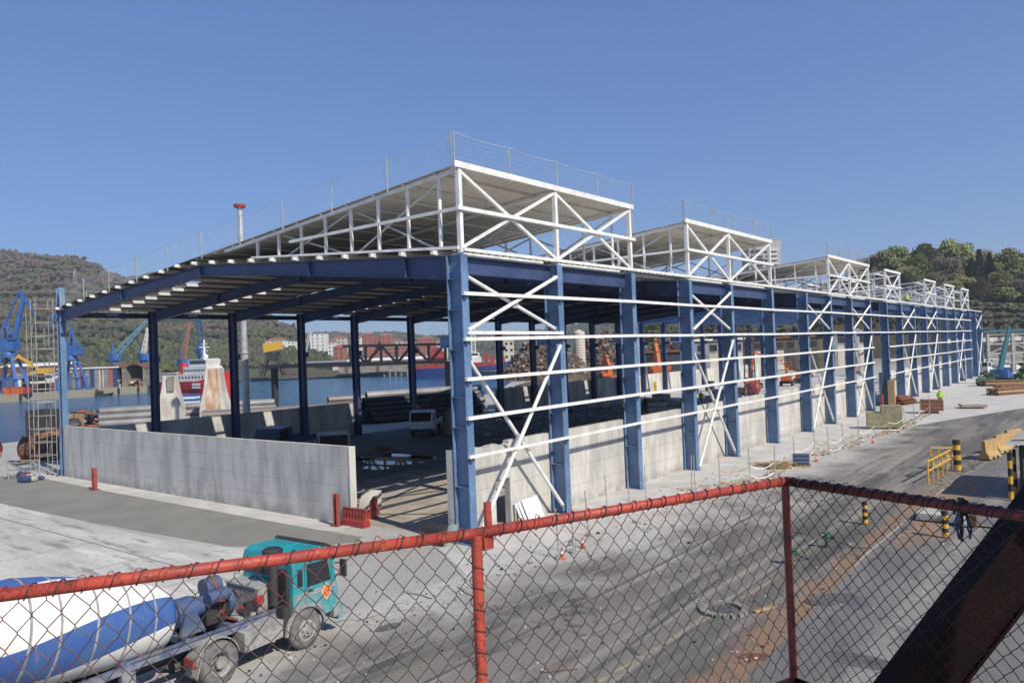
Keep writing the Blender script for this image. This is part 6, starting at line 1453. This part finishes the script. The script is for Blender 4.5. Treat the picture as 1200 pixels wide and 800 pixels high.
# drum: the mesh grid follows the spiral so each stripe has clean edges
prof = [(0.0, 0.0), (0.45, 0.0), (0.70, 0.02), (0.76, 0.10), (0.88, 0.6), (1.0, 1.3), (1.10, 2.1), (1.16, 2.9), (1.16, 3.5), (1.08, 4.1), (0.92, 4.8), (0.74, 5.4), (0.60, 5.9), (0.56, 6.0), (0.50, 6.0)]
pr2 = []
for (r0, s0), (r1, s1) in zip(prof[:-1], prof[1:]):
    n = max(1, int(abs(s1-s0)/0.15))
    for k in range(n): pr2.append((r0+(r1-r0)*k/n, s0+(s1-s0)*k/n))
pr2.append(prof[-1])
p0 = V(-3.55, 0, 1.72); ax = V(-5.2, 0, 1.05).normalized(); e1 = V(0, -1, 0); e2 = ax.cross(e1).normalized()
if e2.z < 0: e2 = -e2
N = 72; b = MB(); vs = []
for r_, s in pr2:
    for k in range(N):
        th = math.radians(k*5+15.7*s+32); vs.append(p0+ax*s+e2*(r_*math.cos(th))+e1*(r_*math.sin(th)))
b.v = [tuple(v) for v in vs]
for i in range(len(pr2)-1):
    for k in range(N):
        b.f.append((i*N+k, i*N+(k+1) % N, (i+1)*N+(k+1) % N, (i+1)*N+k)); b.mi.append(1 if 1 <= k % 24 < 11 else 0)
drum = b.build("drum", [DRUMW, DRUMB], mix, smooth=True)
def ring(s, r_, h, m, nm, par):
    b = MB(); 
    for k in range(36):
        t0, t1 = k*math.pi/18, (k+1)*math.pi/18
        def Q(t, rr, ss): return p0+ax*ss+e2*(rr*math.cos(t))+e1*(rr*math.sin(t))
        b.add([Q(t0, r_, s), Q(t1, r_, s), Q(t1, r_+h, s+0.003), Q(t0, r_+h, s+0.003), Q(t0, r_+h, s+0.05), Q(t1, r_+h, s+0.05), Q(t0, r_, s+0.055), Q(t1, r_, s+0.055)], [(0, 1, 2, 3), (3, 2, 5, 4), (4, 5, 7, 6)])
    return b.build(nm, m, par)
for s, r_ in ((0.62, 0.885), (1.32, 1.003), (2.1, 1.10), (2.9, 1.16), (3.5, 1.16), (4.15, 1.07)): ring(s, r_-0.004, 0.013, DUST, "weld_seam", drum)
ring(4.7, 0.945, 0.09, DUST, "roller_ring", drum)
MB().lathe([(0.0, 0), (0.2, 0.0), (0.28, 0.02), (0.28, 0.16), (0, 0.18)], (-3.40, 0, 1.70), n=14, axis='x').build("drive_flange", TB, mix)
# chute and hopper at the rear
MB().prism([(-9.6, -0.7, 3.9), (-8.4, -0.7, 4.1), (-8.6, -0.4, 3.2), (-9.2, -0.4, 3.1)], (0, 1.4, 0)).build("hopper", DUST, mix)
MB().prism([(-9.2, -0.3, 3.0), (-9.2, 0.3, 3.0), (-10.6, 0.3, 1.7), (-10.6, -0.3, 1.7)], (0.05, 0, 0.12)).build("chute", DUST, mix)
for y in (-0.6, 0.6): MB().bar((-7.9, y, 1.0), (-8.3, y, 3.1), 0.16).bar((-7.0, y, 1.0), (-8.2, y, 2.9), 0.12).build("rear_stand", TB, mix)
# frames
for y in (-0.45, 0.45):
    MB().ibeam((-8.8, y, 0.86), (1.1, y, 0.86), 0.26, 0.10, 0.02, 0.02).build("chassis_rail", DARK, mix)
for y in (-0.78, 0.78):
    MB().ibeam((-4.9, y, 1.13), (-0.65, y, 1.13), 0.20, 0.14, 0.025, 0.03).build("subframe_rail", TB, mix)
    MB().bar((-4.9, y, 1.25), (-4.9, y, 0.45), 0.16, 0.2, (1, 0, 0)).bar((-4.72, y, 1.2), (-4.72, y, 0.5), 0.05, 0.14, (1, 0, 0)).build("rear_frame_post", TB, mix)
MB().bar((-8.2, -0.8, 1.02), (-4.98, -0.8, 1.10), 0.12, 0.16).build("subframe_rail", TB, mix)
for x in (-4.4, -3.2, -2.0, -0.9): MB().bar((x, -0.72, 1.12), (x, 0.72, 1.12), 0.12, 0.16).build("cross_member", TB, mix)
for y in (-0.4, 0.4): MB().prism([(-3.3, y-0.05, 1.22), (-2.6, y-0.05, 1.22), (-2.85, y-0.05, 1.75), (-3.15, y-0.05, 1.75)], (0, 0.1, 0)).build("drive_pedestal", TB, mix)
# drum drive: gearbox, pump, motor, hoses
MB().tube((-3.24, 0, 1.70), (-2.75, 0, 1.70), 0.36, 16).tube((-2.75, 0, 1.70), (-2.25, 0, 1.74), 0.24, 14).build("gearbox", TB, mix)
MB().tube((-2.5, -0.42, 1.95), (-2.0, -0.42, 1.98), 0.17, 12).tube((-1.98, -0.42, 1.98), (-1.86, -0.42, 1.98), 0.11, 10).build("hydraulic_motor", TB, mix)
MB().box((-2.15, 0.1, 1.5), (0.6, 0.7, 0.55)).build("engine_block", DARK, mix)
MB().lathe([(0, 0), (0.30, 0.0), (0.33, 0.04), (0.33, 0.12), (0.1, 0.16), (0, 0.16)], (-1.83, -0.1, 1.62), n=18, axis='x').build("cooling_fan_housing", TB, mix)
for k in range(6):
    a = k*1.047; MB().bar((-1.66, -0.1+0.07*math.cos(a), 1.62+0.07*math.sin(a)), (-1.66, -0.1+0.26*math.cos(a), 1.62+0.26*math.sin(a)), 0.1, 0.02, (1, 0.4, 0)).build("fan_blade", GALVD, mix)
MB().tube((-2.4, -0.05, 2.15), (-1.95, -0.05, 2.15), 0.24, 14).build("oil_tank", TB, mix); MB().lathe([(0.25, 0), (0.27, 0.02), (0.27, 0.06), (0.25, 0.08)], (-2.2, -0.05, 2.15), n=14, axis='x').build("tank_strap", RUST, mix)
rr = random.Random(77)
for k in range(14):
    a = V(rr.uniform(-2.6, -1.9), rr.uniform(-0.6, 0.3), rr.uniform(1.3, 2.0)); c = a+V(rr.uniform(.1, .6), rr.uniform(-.2, .2), rr.uniform(-.5, .2)); m_ = (a+c)/2+V(0, rr.uniform(-.25, .0), rr.uniform(-.1, .3))
    MB().path([a, a.lerp(m_, .6), m_, m_.lerp(c, .6), c], 0.022, 6).build("hose", [BLACK, RED, DARK, RUST][k % 4], mix)
MB().span((-1.75, -0.6, 1.2), (-1.2, 0.3, 1.26)).build("step_plate", DUST, mix)
for k in range(5): MB().box((rr.uniform(-1.5, -0.9), rr.uniform(-.6, -.1), rr.uniform(1.3, 1.55)), (0.22, 0.16, 0.2)).build("valve_block", [RED, DARK, DUST][k % 3], mix)
# box and air intake behind the cab
MB().span((-1.02, -0.45, 1.15), (-0.48, 0.95, 1.80)).build("radiator_box", DUST, mix); MB().span((-1.06, -0.4, 1.81), (-0.46, 0.97, 1.85)).build("radiator_lid", GALVD, mix)
MB().span((-0.46, -0.95, 1.25), (-0.37, -0.25, 2.2)).build("intake_panel", DARK, mix)
MB().tube((-0.62, -0.62, 1.3), (-0.62, -0.62, 2.72), 0.13, 14).lathe([(0.13, 2.66), (0.27, 2.70), (0.29, 2.80), (0.20, 2.86), (0, 2.87)], (-0.62, -0.62, 0), n=18).build("air_intake_stack", DARK, mix)
# cab
cab = MB(); h = 2.64
side = [(-0.36, 0.98), (-0.36, 2.38), (-0.30, 2.58), (-0.12, h+0.02), (0.9, h), (1.08, 2.50), (1.20, 1.62), (1.26, 1.30), (1.27, 0.72), (0.62, 0.70), (0.55, 0.95)]
cw = 1.12
def cabsec(y, sc): return [(x if abs(z-1.6) < 2 else x, y, z-(0.05 if (sc < 1 and z > 2.2) else 0)) for x, z in side]
secs = [cabsec(-cw, .9), cabsec(-cw+0.10, 1), cabsec(cw-0.10, 1), cabsec(cw, .9)]; n = len(side)
for s_ in secs: cab.v += s_
for i in range(3):
    for k in range(n): cab.f.append((i*n+k, i*n+(k+1) % n, (i+1)*n+(k+1) % n, (i+1)*n+k)); cab.mi.append(0)
cab.f += [tuple(reversed(range(n))), tuple(range(3*n, 4*n))]; cab.mi += [0, 0]
cabo = cab.build("cab", CABT, mix)
bv = cabo.modifiers.new("b", 'BEVEL'); bv.width = 0.045; bv.segments = 3; bv.limit_method = 'ANGLE'; bv.angle_limit = 0.5
# louvres and rear windows
MB().span((-0.372, -0.9, 1.98), (-0.362, 0.95, 2.22)).build("rear_window_band", DARK, cabo)
for k in range(3): MB().span((-0.385, -0.25+k*0.42, 2.0), (-0.373, 0.08+k*0.42, 2.2)).build("rear_window", GLASS, cabo)
for k in range(6): MB().span((-0.40, -0.2, 1.38+k*0.085), (-0.362, 0.98, 1.42+k*0.085)).build("rear_rib", CABT, cabo)
for y, s_ in ((-cw, -1), (cw, 1)):
    MB().prism([(0.12, y+0.004*s_, 1.66), (0.98, y+0.004*s_, 1.66), (0.86, y+0.004*s_, 2.26), (0.12, y+0.004*s_, 2.28)], (0, 0.014*s_, 0)).build("side_window", GLASS, cabo)
    MB().prism([(-0.22, y+0.004*s_, 1.72), (-0.04, y+0.004*s_, 1.72), (-0.04, y+0.004*s_, 2.2), (-0.2, y+0.004*s_, 2.2)], (0, 0.012*s_, 0)).build("quarter_window", GLASS, cabo)
    for zz, m_ in ((1.50, DUST), (1.43, GALVD)): MB().prism([(-0.30, y+0.003*s_, zz-0.06), (1.15, y+0.003*s_, zz), (1.15, y+0.003*s_, zz+0.05), (-0.30, y+0.003*s_, zz)], (0, 0.008*s_, 0)).build("side_stripe", m_, cabo)
    d_ = MB().prism([(0.04, y+0.004*s_, 0.99), (0.052, y+0.004*s_, 0.99), (0.052, y+0.004*s_, 2.3), (0.04, y+0.004*s_, 2.3)], (0, 0.006*s_, 0)).prism([(1.04, y+0.004*s_, 1.2), (1.052, y+0.004*s_, 1.2), (1.0, y+0.004*s_, 2.3), (0.988, y+0.004*s_, 2.3)], (0, 0.006*s_, 0)).build("door_seam", DARK, cabo)
    MB().span((0.14, y+0.01*s_, 1.52), (0.30, y+0.04*s_, 1.56)).build("door_handle", DARK, cabo)
    MB().bar((1.1, y+0.05*s_, 2.1), (1.22, y+0.28*s_, 2.1), 0.03).bar((1.1, y+0.05*s_, 1.75), (1.22, y+0.28*s_, 1.75), 0.03).box((1.24, y+0.26*s_, 1.95), (0.07, 0.22, 0.48)).build("wing_mirror", DARK, mix)
    ar = MB()
    for k in range(14):
        a0, a1 = math.pi*k/14-0.0, math.pi*(k+1)/14; r0, r1 = 0.62, 0.70
        ar.prism([(r0*math.cos(a0), y-0.02*s_, 0.52+r0*math.sin(a0)), (r1*math.cos(a0), y-0.02*s_, 0.52+r1*math.sin(a0)), (r1*math.cos(a1), y-0.02*s_, 0.52+r1*math.sin(a1)), (r0*math.cos(a1), y-0.02*s_, 0.52+r0*math.sin(a1))], (0, 0.10*s_, 0))
    ar.build("front_mudguard", DUST, mix)
MB().prism([(1.09, -1.0, 2.40), (1.10, -1.0, 2.40), (1.22, -1.0, 1.62), (1.21, -1.0, 1.62)], (0.012, 0, 0)).build("windscreen_frame", GLASS, cabo)
MB().add([(1.105, -0.98, 2.38), (1.225, -0.98, 1.62), (1.225, 0.98, 1.62), (1.105, 0.98, 2.38)], [(0, 1, 2, 3)]).build("windscreen", GLASS, cabo)
MB().prism([(0.72, -1.08, h-0.02), (1.12, -1.08, 2.44), (1.25, -1.08, 2.5), (0.86, -1.08, h+0.08)], (0, 2.16, 0)).build("sun_visor", DARK, cabo)
MB().prism([(-0.05, -0.35, h+0.02), (0.6, -0.35, h+0.02), (0.5, -0.35, h+0.09), (0.05, -0.35, h+0.09)], (0, 0.7, 0)).build("roof_hatch", CABT, cabo)
# orange diamond sign with a pale border on the right door side
y = -cw-0.006; cx_, cz_, r_ = 0.80, 1.36, 0.25
MB().prism([(cx_, y, cz_-r_), (cx_+r_*.72, y, cz_), (cx_, y, cz_+r_), (cx_-r_*.72, y, cz_)], (0, -0.012, 0)).build("sign_border", mat("sign_pale_orange", (0.85, 0.55, 0.30), (0.8, 0.5, 0.25), rough=0.5), cabo)
r_ = 0.20; MB().prism([(cx_, y-0.013, cz_-r_), (cx_+r_*.72, y-0.013, cz_), (cx_, y-0.013, cz_+r_), (cx_-r_*.72, y-0.013, cz_)], (0, -0.006, 0)).build("sign_face", mat("sign_orange", (0.85, 0.13, 0.01), (0.8, 0.12, 0.01), rough=0.5), cabo)
MB().bar((cx_-0.03, y-0.021, cz_-0.05), (cx_+0.05, y-0.021, cz_+0.04), 0.03, 0.004, (0, 1, 0)).bar((cx_+0.0, y-0.021, cz_+0.02), (cx_-0.05, y-0.021, cz_-0.01), 0.02, 0.004, (0, 1, 0)).build("sign_mark", STY, cabo)
MB().span((1.22, -1.1, 0.42), (1.42, 1.1, 0.80)).build("bumper", CABT, mix); MB().span((1.02, -1.16, 0.55), (1.26, -0.98, 0.88)).build("bumper_end", DUST, mix)
for yy in (-0.85, 0.85): MB().span((1.425, yy-0.16, 0.52), (1.44, yy+0.16, 0.70)).build("headlight", STY, mix)
MB().span((1.275, -0.9, 0.92), (1.29, 0.9, 1.25)).build("grille", DARK, mix)
for k in range(2): MB().span((0.35, -1.1, 0.42-0.28*0+k*0.0), (0.0, -1.0, 0.45)).build("cab_step", DARK, mix) if k == 0 else None
# under-body
for y, s_ in ((-1.12, -1), (1.12, 1)):
    MB().prism([(-1.95, y, 0.52), (-0.75, y, 0.55), (-0.72, y, 1.0), (-1.0, y, 1.12), (-1.95, y, 1.02)], (0, -0.55*s_, 0)).build("side_tank", DUST, mix)
    MB().span((-0.72, y, 0.7), (-0.5, y-0.3*s_, 1.3)).build("battery_box", DARK, mix)
    for cx2 in (-2.7, -7.3):
        ar = MB()
        for k in range(12):
            a0, a1 = math.radians(12+156*k/12), math.radians(12+156*(k+1)/12); r0, r1 = 0.60, 0.63
            ar.prism([(cx2+r0*math.cos(a0), y-0.02*s_, 0.53+r0*math.sin(a0)), (cx2+r1*math.cos(a0), y-0.02*s_, 0.53+r1*math.sin(a0)), (cx2+r1*math.cos(a1), y-0.02*s_, 0.53+r1*math.sin(a1)), (cx2+r0*math.cos(a1), y-0.02*s_, 0.53+r0*math.sin(a1))], (0, -0.5*s_, 0))
        if cx2 > -3 or True: ar.build("rear_mudguard", DUST, mix)
MB().prism([(-3.33, -1.14, 0.35), (-3.30, -1.14, 0.35), (-3.12, -1.14, 0.98), (-3.15, -1.14, 0.98)], (0, 0.5, 0)).build("mud_flap", DUST, mix)
MB().span((-3.42, -1.12, 0.62), (-3.36, -0.75, 0.84)).build("tail_lamp", mat_red, mix)
def bigwheel(x, y, out, dual=False):
    R_ = 0.53; w_ = 0.30 if not dual else 0.58; s_ = -1 if y < 0 else 1
    o = MB().lathe([(0.30, -w_/2), (0.44, -w_/2-0.01), (0.50, -w_/2+0.03), (R_, -w_/2+0.07), (R_, w_/2-0.07), (0.50, w_/2-0.03), (0.44, w_/2+0.01), (0.30, w_/2)], n=30, axis='y').build("wheel", TYRE, mix, smooth=True, loc=(x, y, R_))
    f = w_/2*s_
    if dual: pr = [(0.30, f), (0.27, f-0.05*s_), (0.24, f-0.16*s_), (0.13, f-0.17*s_), (0.12, f-0.02*s_), (0, f-0.01*s_)]
    else: pr = [(0.30, f), (0.27, f-0.03*s_), (0.22, f+0.0*s_), (0.15, f+0.05*s_), (0.09, f+0.06*s_), (0.08, f+0.10*s_), (0, f+0.11*s_)]
    MB().lathe(pr, n=24, axis='y').build("rim", DUST, o, smooth=False)
    tr = MB()
    for k in range(30):
        a = k*6.283/30; tr.box((R_*math.cos(a), 0, R_*math.sin(a)), (0.02, w_*0.7, 0.05), Matrix.Rotation(-a, 3, 'Y'))
    tag(tr.build("tread", TYRE, o), kind="stuff")
    for k in range(8):
        a = k*0.785; q = 0.19 if dual else 0.185
        MB().box((q*math.cos(a), f-(0.15 if dual else -0.035)*s_, q*math.sin(a)), (0.03, 0.03, 0.03)).build("wheel_nut", DARK, o)
for y in (-1.06, 1.06): bigwheel(0, y, 1)
for y in (-0.93, 0.93): bigwheel(-2.7, y, 1, True); bigwheel(-7.3, y, 1, True); bigwheel(-8.5, y, 1, True)
for x in (0, -2.7, -7.3, -8.5): MB().tube((x, -0.8, 0.53), (x, 0.8, 0.53), 0.09, 8).build("axle", DARK, mix)
c = gp(285, 688); t = tag(MB().prism([(0, 0, 0), (0.9, 0, 0), (0.8, 0.7, 0), (0.1, 0.6, 0)], (0, 0, 0.02)).build("white_bag", STY, None, loc=(c.x, c.y, 0.014)), "crumpled white sack lying on the ground beyond the mixer truck", "sack")

# ================================================================ RED GUARD RAIL WITH CHAIN LINK (near the camera)
g_ = NM("red_rail_paint", 0.5)
c_ = g_.mix((0.42, 0.062, 0.036), (0.29, 0.042, 0.03), g_.noise(14, 0.4, 0.65)); c_ = g_.mix(c_, (0.20, 0.05, 0.035), g_.noise(5, 0.5, 0.7, b=0.6))
c_ = g_.mix(c_, (0.09, 0.03, 0.022), g_.noise(48, 0.57, 0.66, b=0.9))
c_ = g_.mix(c_, (0.62, 0.20, 0.16), g_.noise(35, 0.66, 0.74, b=0.6))
RAILM = g_.done(c_, g_.noise(80), 0.0015)
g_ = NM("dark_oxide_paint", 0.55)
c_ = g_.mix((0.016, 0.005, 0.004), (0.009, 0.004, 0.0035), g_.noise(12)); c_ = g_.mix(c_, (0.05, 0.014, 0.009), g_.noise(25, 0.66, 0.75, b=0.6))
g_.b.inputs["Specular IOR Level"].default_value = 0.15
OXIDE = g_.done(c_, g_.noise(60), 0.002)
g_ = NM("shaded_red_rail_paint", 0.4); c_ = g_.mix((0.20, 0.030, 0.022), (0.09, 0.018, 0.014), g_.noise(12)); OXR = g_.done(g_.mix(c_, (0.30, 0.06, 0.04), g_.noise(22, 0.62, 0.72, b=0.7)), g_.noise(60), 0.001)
g_ = NM("chain_link_wire", 0.5); g_.b.inputs["Metallic"].default_value = 0.2
up_ = g_.rng(g_.sep.outputs[2], 7.34, 7.48)
nearpost = g_.noise(2.2, 0.45, 0.65)
c_ = g_.mix((0.045, 0.05, 0.045), (0.03, 0.028, 0.028), g_.noise(30))
c_ = g_.mix(c_, (0.33, 0.045, 0.04), g_.math('MULTIPLY', g_.math('MAXIMUM', up_, g_.math('MULTIPLY', nearpost, 0.3)), g_.noise(6, 0.3, 0.6, a=0.1, b=1.0)))
c_ = g_.mix(c_, (0.20, 0.20, 0.19), g_.noise(40, 0.68, 0.75, b=0.7))
WIRE = g_.done(c_)
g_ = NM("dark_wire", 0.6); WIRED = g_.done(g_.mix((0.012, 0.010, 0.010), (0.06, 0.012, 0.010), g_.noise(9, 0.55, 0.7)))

DROP = 0.55; ZR = 8-DROP
def railpt(px, py):   # where the sight line meets the rail height
    return gp(px, py, ZR)
RA, RB, RC, RD = railpt(-14, 699), railpt(557, 625), railpt(920, 563.5), railpt(1216, 607)
fence = thing("guard_rail_fence", "red tubular guard rail with chain link mesh along the raised walkway", "fence", (RB.x, RB.y, 6.4))
FO = V(RB.x, RB.y, 6.4)
RR = 0.0168
RA2 = RA+(RA-RB)*0.3
def part(mb, name, m, smooth=False): return mb.build(name, m, fence, smooth)
part(MB().tube(RA2-FO, RB-FO, RR, 16), "top_rail", RAILM, True); part(MB().tube(RB-FO, RC-FO, RR, 16), "top_rail", RAILM, True)
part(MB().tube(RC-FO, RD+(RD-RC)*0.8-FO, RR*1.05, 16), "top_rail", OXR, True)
ZB = 8-1.33
def low(p): return V(p.x, p.y, ZB)
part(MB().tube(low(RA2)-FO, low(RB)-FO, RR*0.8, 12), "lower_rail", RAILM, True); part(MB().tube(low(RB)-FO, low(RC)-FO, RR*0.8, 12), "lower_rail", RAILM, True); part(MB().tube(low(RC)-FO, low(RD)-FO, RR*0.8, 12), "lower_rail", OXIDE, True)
part(MB().tube(V(RB.x, RB.y, 6.4)-FO, RB+V(0.004, 0, -0.004)-FO, 0.0175, 14).tube(RB+V(0.01, 0.05, 0.0)-FO, RB+V(0.01, 0.05, 0.088)-FO, 0.0125, 12).bar(RB+V(0.008, 0.02, -0.03)-FO, RB+V(0.01, 0.062, -0.03)-FO, 0.02, 0.05), "post", RAILM)
part(MB().tube(V(RC.x, RC.y, 6.4)-FO, RC-V(0, 0, 0.01)-FO, 0.0155, 14), "post", OXR)
part(MB().tube(V(RA2.x, RA2.y, 6.4)-FO, RA2-FO, 0.0205, 14), "post", RAILM)
part(MB().tube(V(RD.x, RD.y, 6.4)-FO+(RD-RC)*0.7, RD-FO+(RD-RC)*0.7, 0.0205, 14), "post", OXIDE)
# chain link: every wire is its own zigzag; neighbours hook into each other
def chain(p, q, pitch_h, pitch_v, r_, m, name="wire", holes=()):
    d = V(q.x-p.x, q.y-p.y, 0); L = d.length; d.normalize(); nrm = V(-d.y, d.x, 0)
    n = int(L/(pitch_h/2)); zt_ = -0.022; zb_ = -(ZR-ZB)
    rr = random.Random(int(L*1000))
    off = [[(rr.uniform(-1, 1)*0.0028, rr.uniform(-1, 1)*0.003) for _ in range(60)] for _ in range(n+3)]
    sagz = lambda s: 0.006*math.sin(s*5.1)+0.004*math.sin(s*11)
    # node (i, j): column i at spacing pitch_h/2, row j at spacing pitch_v/2, only i+j even
    def node(i, j):
        o = off[max(0, min(i, n+2))][j % 60]; s = i*pitch_h/2+o[0]
        return p+d*s+V(0, 0, zt_-j*pitch_v/2+o[1]+sagz(s))
    rows = int((ZR-ZB-0.02)/(pitch_v/2))
    for i in range(n):
        pts = []; b = MB()
        for j in range(rows+1):
            c_i = i if (i+j) % 2 == 0 else i+1
            if (i+j) % 2 == 0: a = node(i, j); hook = d*0.0025
            else: a = node(i+1, j); hook = -d*0.0025
            sgn = 1 if (i+j) % 2 == 0 else -1
            # small bend around the neighbour
            kk = pitch_v*0.035; pts += [a+V(0, 0, kk)+nrm*0.0016*sgn-d*0.004*(-sgn)*0, a+nrm*-0.0016*sgn-hook*0.0, a+V(0, 0, -kk)+nrm*0.0016*sgn]
        if (i % 2) == 0:   # top ends twisted over the rail
            e = pts[0]; pts = [e+V(0, 0, 0.034)+d*0.030-nrm*0.012, e+V(0, 0, 0.041)+d*0.022-nrm*0.004, e+V(0, 0, 0.040)+d*0.014-nrm*0.014, e+V(0, 0, 0.022)+d*0.007-nrm*0.0215, e+V(0, 0, 0.008)+d*0.002-nrm*0.020]+pts
        hole = [h for h in holes if h[0] == i]
        if hole:
            j0 = hole[0][1]*3; b.path([x-FO for x in pts[:j0]], r_, 5); b.path([x-FO for x in pts[j0+5:]], r_, 5)
        else: b.path([x-FO for x in pts], r_, 5)
        b.build(name, m, fence)
    # spiral tie wires round the rail
    k = 0; s = 0.03
    while s < L-0.03:
        c0 = p+d*s; pts = []
        for q_ in range(9):
            a = -1.2+q_*0.55; pts.append(c0+d*(0.016*q_/4-0.016)+nrm*(math.cos(a)*(RR+0.003))*-1+V(0, 0, math.sin(a)*(RR+0.003)))
        if m is WIRE: pts += [pts[-1]+d*rr.uniform(0.01, 0.03)+V(0, 0, rr.uniform(0.0, 0.006))]
        MB().path([x-FO for x in pts], 0.0021, 5).build("tie_wire", DARK if (m is WIRED or k % 3) else RAILM, fence); s += pitch_h; k += 1
chain(RA2, RB, 0.063, 0.079, 0.00145, WIRE)
chain(RB, RC, 0.0655, 0.081, 0.00145, WIRE, holes=((9, 4),))
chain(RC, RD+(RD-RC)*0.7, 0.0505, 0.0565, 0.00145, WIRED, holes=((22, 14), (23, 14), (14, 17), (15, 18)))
# wire wrapped down the middle post
d = V(RB.x-RA.x, RB.y-RA.y, 0).normalized(); nrm = V(-d.y, d.x, 0); pts = []
for k in range(130):
    a = k*0.55; pts.append(V(0, 0, ZR-6.4-0.05-k*0.0056)+d*math.cos(a)*0.0225+nrm*math.sin(a)*0.0225)
MB().path(pts, 0.0016, 5).build("wrapped_wire", DARK, fence)
# rope tied to the right hand rail
rp_ = railpt(1126, 594); t = thing("tied_rope", "dark frayed rope tied round the right hand rail and hanging down", "rope", rp_)
for k in range(7):
    pts = [V(0.0, 0, 0.03)+V(R.uniform(-.006, .006), R.uniform(-.006, .006), 0)]
    for q in range(1, 9): pts.append(pts[-1]+V(R.uniform(-.005, .006), R.uniform(-.005, .005), -R.uniform(0.012, 0.02)))
    MB().path(pts, 0.0035, 5).build("strand", BLACK if k % 3 else NAVY, t)
MB().path([V(0.022*math.cos(a*0.6), 0.022*math.sin(a*0.6)*0.4, 0.024*math.sin(a*0.9)) for a in range(22)], 0.004, 5).build("knot", BLACK, t)
# big dark brace running from low left up to the right behind the mesh
bA = at(1068, 812, 2.62); bB = at(1215, 622, 2.55)
dd = (bB-bA).normalized(); side_ = dd.cross(fw).normalized(); nn3 = side_.cross(dd)
st = thing("steel_stair", "dark oxide red steel stair stringer rising to the right behind the mesh", "stair", bA)
MB().bar(V(0, 0, 0)-dd*0.9, bB-bA+dd*1.6, 0.160, 0.09, nn3).build("stringer_box", OXIDE, st)
for s_ in (-1, 1): MB().bar(side_*(0.086*s_)-dd*0.9+nn3*0.0, bB-bA+dd*1.6+side_*(0.086*s_)+nn3*0.0, 0.0116, 0.11, nn3).build("stringer_flange", OXIDE, st)
# unseen treads and landing, added above and right of the camera to shade the right hand stretch of the rail
for k in range(7): MB().box(bB-bA+dd*(0.55+0.22*k)+side_*0.0+nn3*0.14-fw*0.42, (0.82, 0.24, 0.035), Matrix.Rotation(-YAW+0.9, 3, 'Z')).build("tread", OXIDE, st)
off_ = V(1.1, -0.22, 1.0)
q0, q1 = RC+V(0.06, -0.06, 0)+off_*1.66, RD+(RD-RC)*0.6+off_*1.66; q2, q3 = q1+V(1.35, -0.27, 0), q0+V(1.35, -0.27, 0)
zL = q0.z
MB().prism([V(q.x, q.y, zL)-bA for q in (q0, q1, q2, q3)], (0, 0, 0.04)).build("added_shade_plate", OXIDE, st)
for a_, c_2 in ((q0, q1), (q1, q2), (q2, q3), (q3, q0)): MB().ibeam(V(a_.x, a_.y, zL-0.1)-bA, V(c_2.x, c_2.y, zL-0.1)-bA, 0.16, 0.08, 0.01, 0.008).build("added_shade_beam", OXIDE, st)
for q in (q2, q3): MB().ibeam(V(q.x, q.y, 0)-bA, V(q.x, q.y, zL-0.19)-bA, 0.16, 0.16, 0.012, 0.01, upv=(1, 0, 0)).build("added_shade_leg", OXIDE, st)
# walkway deck under the camera
wk = thing("walkway", "steel walkway deck below the guard rail", "walkway", (RB.x, RB.y, 6.35))
wo = V(RB.x, RB.y, 6.35)
cx = V(CAM.x, CAM.y, 0)
back = V(-fw.x, -fw.y, 0).normalized()
pts = [RA2, RB, RC, RD+(RD-RC)*0.7]; pts = [V(p.x, p.y, 0) for p in pts]; poly = pts+[pts[-1]+back*1.6, pts[0]+back*2.2]
MB().prism([V(p.x, p.y, 6.33)-wo for p in poly], (0, 0, 0.02)).build("deck_plate", GALVD, wk)
for p, q in zip(pts[:-1], pts[1:]): MB().ibeam(V(p.x, p.y, 6.22)-wo, V(q.x, q.y, 6.22)-wo, 0.2, 0.1, 0.01, 0.01).build("edge_beam", OXIDE, wk)
for p in (poly[0], poly[4], poly[5]): MB().ibeam(V(p.x, p.y, 0)-wo, V(p.x, p.y, 6.1)-wo, 0.2, 0.2, 0.012, 0.01, upv=(1, 0, 0)).build("leg", OXIDE, wk)

# ================================================================ HAZE
hz_ = bpy.data.materials.new("haze_air"); hz_.use_nodes = True; nn_ = hz_.node_tree.nodes; nn_.remove(nn_["Principled BSDF"])
pv = nn_.new("ShaderNodeVolumePrincipled"); pv.inputs["Color"].default_value = (0.80, 0.88, 1.0, 1); pv.inputs["Density"].default_value = 0.00023; pv.inputs["Anisotropy"].default_value = 0.2
hz_.node_tree.links.new(pv.outputs[0], nn_["Material Output"].inputs["Volume"])
o = MB().span((-3300, -3300, -9), (3300, 3700, 330)).build("haze", hz_); o["kind"] = "stuff"
